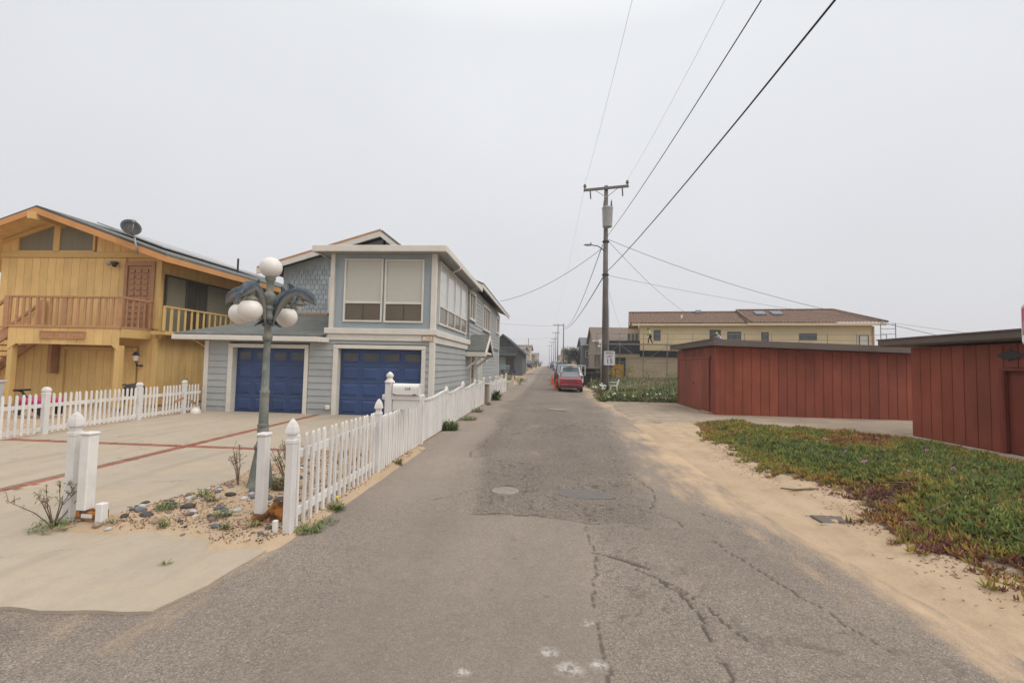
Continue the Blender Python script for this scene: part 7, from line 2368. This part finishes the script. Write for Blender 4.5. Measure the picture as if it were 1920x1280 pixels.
house('beach_house', 'grey-blue boxy house with teal upper wall beyond the grey gabled one', -7.5, -4.3, 80, 90, 4.6, 4.9, 'x', MT['siding_up'], MT['brown_roof'], [(-5.5, -4.8, 3.4, 4.1, 'glass_grey')], .3)
B('awning', MT['teal_house'], None, -5.2, -4.0, 78.6, 79.6, 3.2, 3.9)
tag(bpy.data.objects['awning'], 'teal awning box on the boxy grey-blue house', 'awning')
house('beach_house', 'cream two-storey house with brown hipped roof farther down the left side', -8.5, -4.2, 102, 114, 5.2, 6.3, 'x', MT['cream_house'], MT['brown_roof'], [(-6.3, -5.2, 3.8, 4.8, 'glass_grey'), (-6.3, -5.0, 1.1, 2.6, 'glass')], .4)
house('beach_house', 'small tan house near the far left end of the alley', -8.5, -4.3, 135, 147, 4.8, 5.8, 'y', MT['tan_house'], MT['brown_roof'], [(-6.5, -5.3, 2.8, 4.0, 'glass')], .4)
house('beach_house', 'pale house at the very end of the alley on the left', -9, -4.2, 175, 190, 5.6, 6.4, 'x', MT['cream_house'], MT['grey_roof'], [(-7, -5.5, 3.2, 4.6, 'glass')], .4)
# low retaining wall and plants outside the grey house
o = empty('garden_wall', (-2.9, 31, 0), 'low cream garden wall at the end of the white fence', 'wall')
for i in range(3):
    B('block_course', MT['concrete_wall'], o, -3.1, -2.55 + i * .0, 29.0 + i * .05, 34.0, gz(31) - .1 + i * .21, gz(31) + .1 + i * .21)
shrub(-3.0, 33.0, .7, .9, 600, MT['yellow_bush'], 'yellow-green bush behind the low cream garden wall', (.0, .6), 11)
shrub(-2.3, 37.0, .8, .55, 500, MT['grass'], 'trailing ground cover spilling onto the alley past the garden wall', (.1, .6), 12)
shrub(-3.9, 44.0, .9, 1.0, 500, MT['grass'], 'purplish shrub in front of the grey gabled house', (.0, .3), 13)
shrub(-3.4, 66.0, .9, .9, 400, MT['grass'], 'brown shrub beside the boxy house', (.0, .4), 14)
shrub(-3.2, 120, 1.3, 2.2, 500, MT['tree_leaf'], 'small dark tree far down the left side of the alley', (0, 1), 15, .25)
shrub(-2.9, 160, 1.3, 2.0, 400, MT['tree_leaf'], 'distant dark bush at the left of the alley end', (0, 1), 16, .25)
o = empty('plum_bench', (-4.0, 46.5, gz(46)), 'dark purple bench in front of the grey gabled house', 'bench')
zb = gz(46.5)
B('seat', MT['car_blue'], o, -4.9, -3.3, 46.3, 46.7, zb + .42, zb + .5)
B('backrest', MT['car_blue'], o, -4.9, -3.3, 46.7, 46.76, zb + .5, zb + .95)
for a in (-4.8, -3.45):
    B('leg', MT['car_blue'], o, a, a + .08, 46.35, 46.65, zb, zb + .42)
# right side
hb = house('beach_house', 'tan house with brown roof behind the scaffolding', 6.6, 12.5, 66, 76, 5.3, 7.6, 'x', MT['tan_house'], MT['brown_roof'], [(8.2, 9.2, 3.6, 4.6, 'glass')], .4)
B('deck', MT['tan_house'], hb, 5.6, 10, 63.5, 66, 3.3, 3.55)
for i in range(12):
    B('baluster', MT['tan_house'], hb, 5.7 + i * .36, 5.78 + i * .36, 63.5, 63.58, 3.55, 4.4)
B('deck_rail', MT['tan_house'], hb, 5.6, 10, 63.48, 63.6, 4.4, 4.5)
house('beach_house', 'grey house with green-grey roof left of the tan one', 5.6, 8.2, 76, 86, 5.2, 6.6, 'x', MT['grey_house'], MT['grey_roof'], [(6.2, 7.0, 3.2, 4.2, 'glass')], .3)
house('beach_house', 'pinkish low house behind the dark trees on the right', 3.6, 8.5, 112, 124, 4.9, 6.0, 'x', MT['mauve_house'], MT['mauve_house'], [(4.6, 5.6, 3.0, 4.2, 'glass')], .3)
house('beach_house', 'cream house beyond the far poles on the right', 3.2, 7.0, 140, 152, 4.8, 5.9, 'y', MT['cream_house'], MT['brown_roof'], [(4.0, 5.2, 3.0, 4.0, 'glass')], .4)
house('storage_building', 'dark flat-roofed building beyond the gap between the two red sheds', 19.5, 30, 26, 32, 2.75, 2.8, 'x', MT['tan_house'], MT['brown_roof'], [], .2, 0)
# yard clutter frame between the truck and the scaffold
o = empty('shed_frame', (4.3, 44, gz(44)), 'dark open lean-to between the white truck and the scaffolding', 'lean-to')
zb = gz(44)
for a in (2.9, 4.6, 6.3):
    B('post', MT['pole'], o, a - .06, a + .06, 43.4, 43.52, zb, zb + 1.3)
B('roof', MT['brown_roof'], o, 2.7, 6.6, 43.1, 47.0, zb + 1.3, zb + 1.38)
B('back_wall', MT['grey_house'], o, 2.8, 6.4, 46.6, 46.8, zb, zb + 1.3)
for k, zz in enumerate((.4, .85)):
    B('shelf', MT['plank'], o, 2.9, 6.3, 45.6, 46.6, zb + zz, zb + zz + .06)
o = empty('floodlight', (4.9, 43, 0), 'white work floodlight on a stand in front of the grey houses', 'floodlight')
MB().tube([(4.9, 42.8, gz(43)), (4.9, 42.8, 3.9)], .03, 6).build('stand', MT['metal'], o)
B('head', MT['plastic_white'], o, 4.65, 5.15, 42.6, 42.85, 3.75, 4.15, c=.05)
B('head', MT['plastic_white'], o, 4.55, 4.8, 42.65, 42.85, 3.45, 3.65, c=.04)

# ------------------------------------------------------------------ trees behind the truck
def tree(x, y, h, r, n, label, seed):
    g = np.random.default_rng(seed)
    z0 = gz(y)
    root = empty('tree', (x, y, z0), label, 'tree')
    tm_ = MB().tube([(x, y, z0 - .1), (x + .1, y, z0 + h * .4), (x + .05, y, z0 + h * .85)], [.16, .11, .04], 8)
    cl = []
    for i in range(16):
        a = g.random() * 6.28
        zc = z0 + h * g.uniform(.28, .92)
        rr_ = r * (1 - .55 * abs((zc - z0) / h - .5)) * g.uniform(.35, .95)
        c_ = (x + rr_ * math.cos(a), y + rr_ * math.sin(a), zc)
        cl.append(c_)
        tm_.tube([(x + .05, y, z0 + h * g.uniform(.2, .5)), c_], [.04, .012], 5)
    tm_.build('trunk', MT['pole'], root, True)
    C = np.array(cl)
    P = C[g.integers(0, len(C), n)] + g.normal(size=(n, 3)) * np.array([r, r, h * .35]) * .22
    L = g.uniform(.12, .28, n)
    V, F, hu, va = leaf_cloud(P, rand_dirs(g, n, -.6, 1.2), L, L * .35, g.random(n) * .5, np.clip(g.normal(.5, .25, n), 0, 1), g.random(n))
    tris_mesh('crown', V, F, MT['tree_leaf'], {'hue': hu, 'val': va}, root)
tree(3.7, 82, 4.2, 1.6, 3200, 'dark evergreen at the left end of the tree row behind the truck', 1)
tree(5.3, 84, 4.4, 1.8, 3200, 'dark evergreen in the middle of the tree row behind the truck', 2)
tree(7.0, 83, 4.8, 1.7, 3200, 'taller dark evergreen at the right end of the tree row behind the truck', 3)
tree(7.9, 80, 4.6, 1.1, 2000, 'narrow dark tree against the grey house behind the truck', 4)

# ================================================================== SEA AIR
hz = MB().box(-740, 740, -45, 940, -2.2, 14.6).build('haze', MT['white'])
hm = bpy.data.materials.new('thin_sea_haze')
hm.use_nodes = True
hm.node_tree.nodes.clear()
vp = hm.node_tree.nodes.new('ShaderNodeVolumePrincipled')
vp.inputs['Color'].default_value = (.93, .93, .95, 1)
vp.inputs['Density'].default_value = .0012
vp.inputs['Anisotropy'].default_value = .2
ho = hm.node_tree.nodes.new('ShaderNodeOutputMaterial')
hm.node_tree.links.new(vp.outputs[0], ho.inputs['Volume'])
hz.data.materials.clear()
hz.data.materials.append(hm)
tag(hz, 'thin pale sea haze over the whole street', 'haze', kind='stuff')
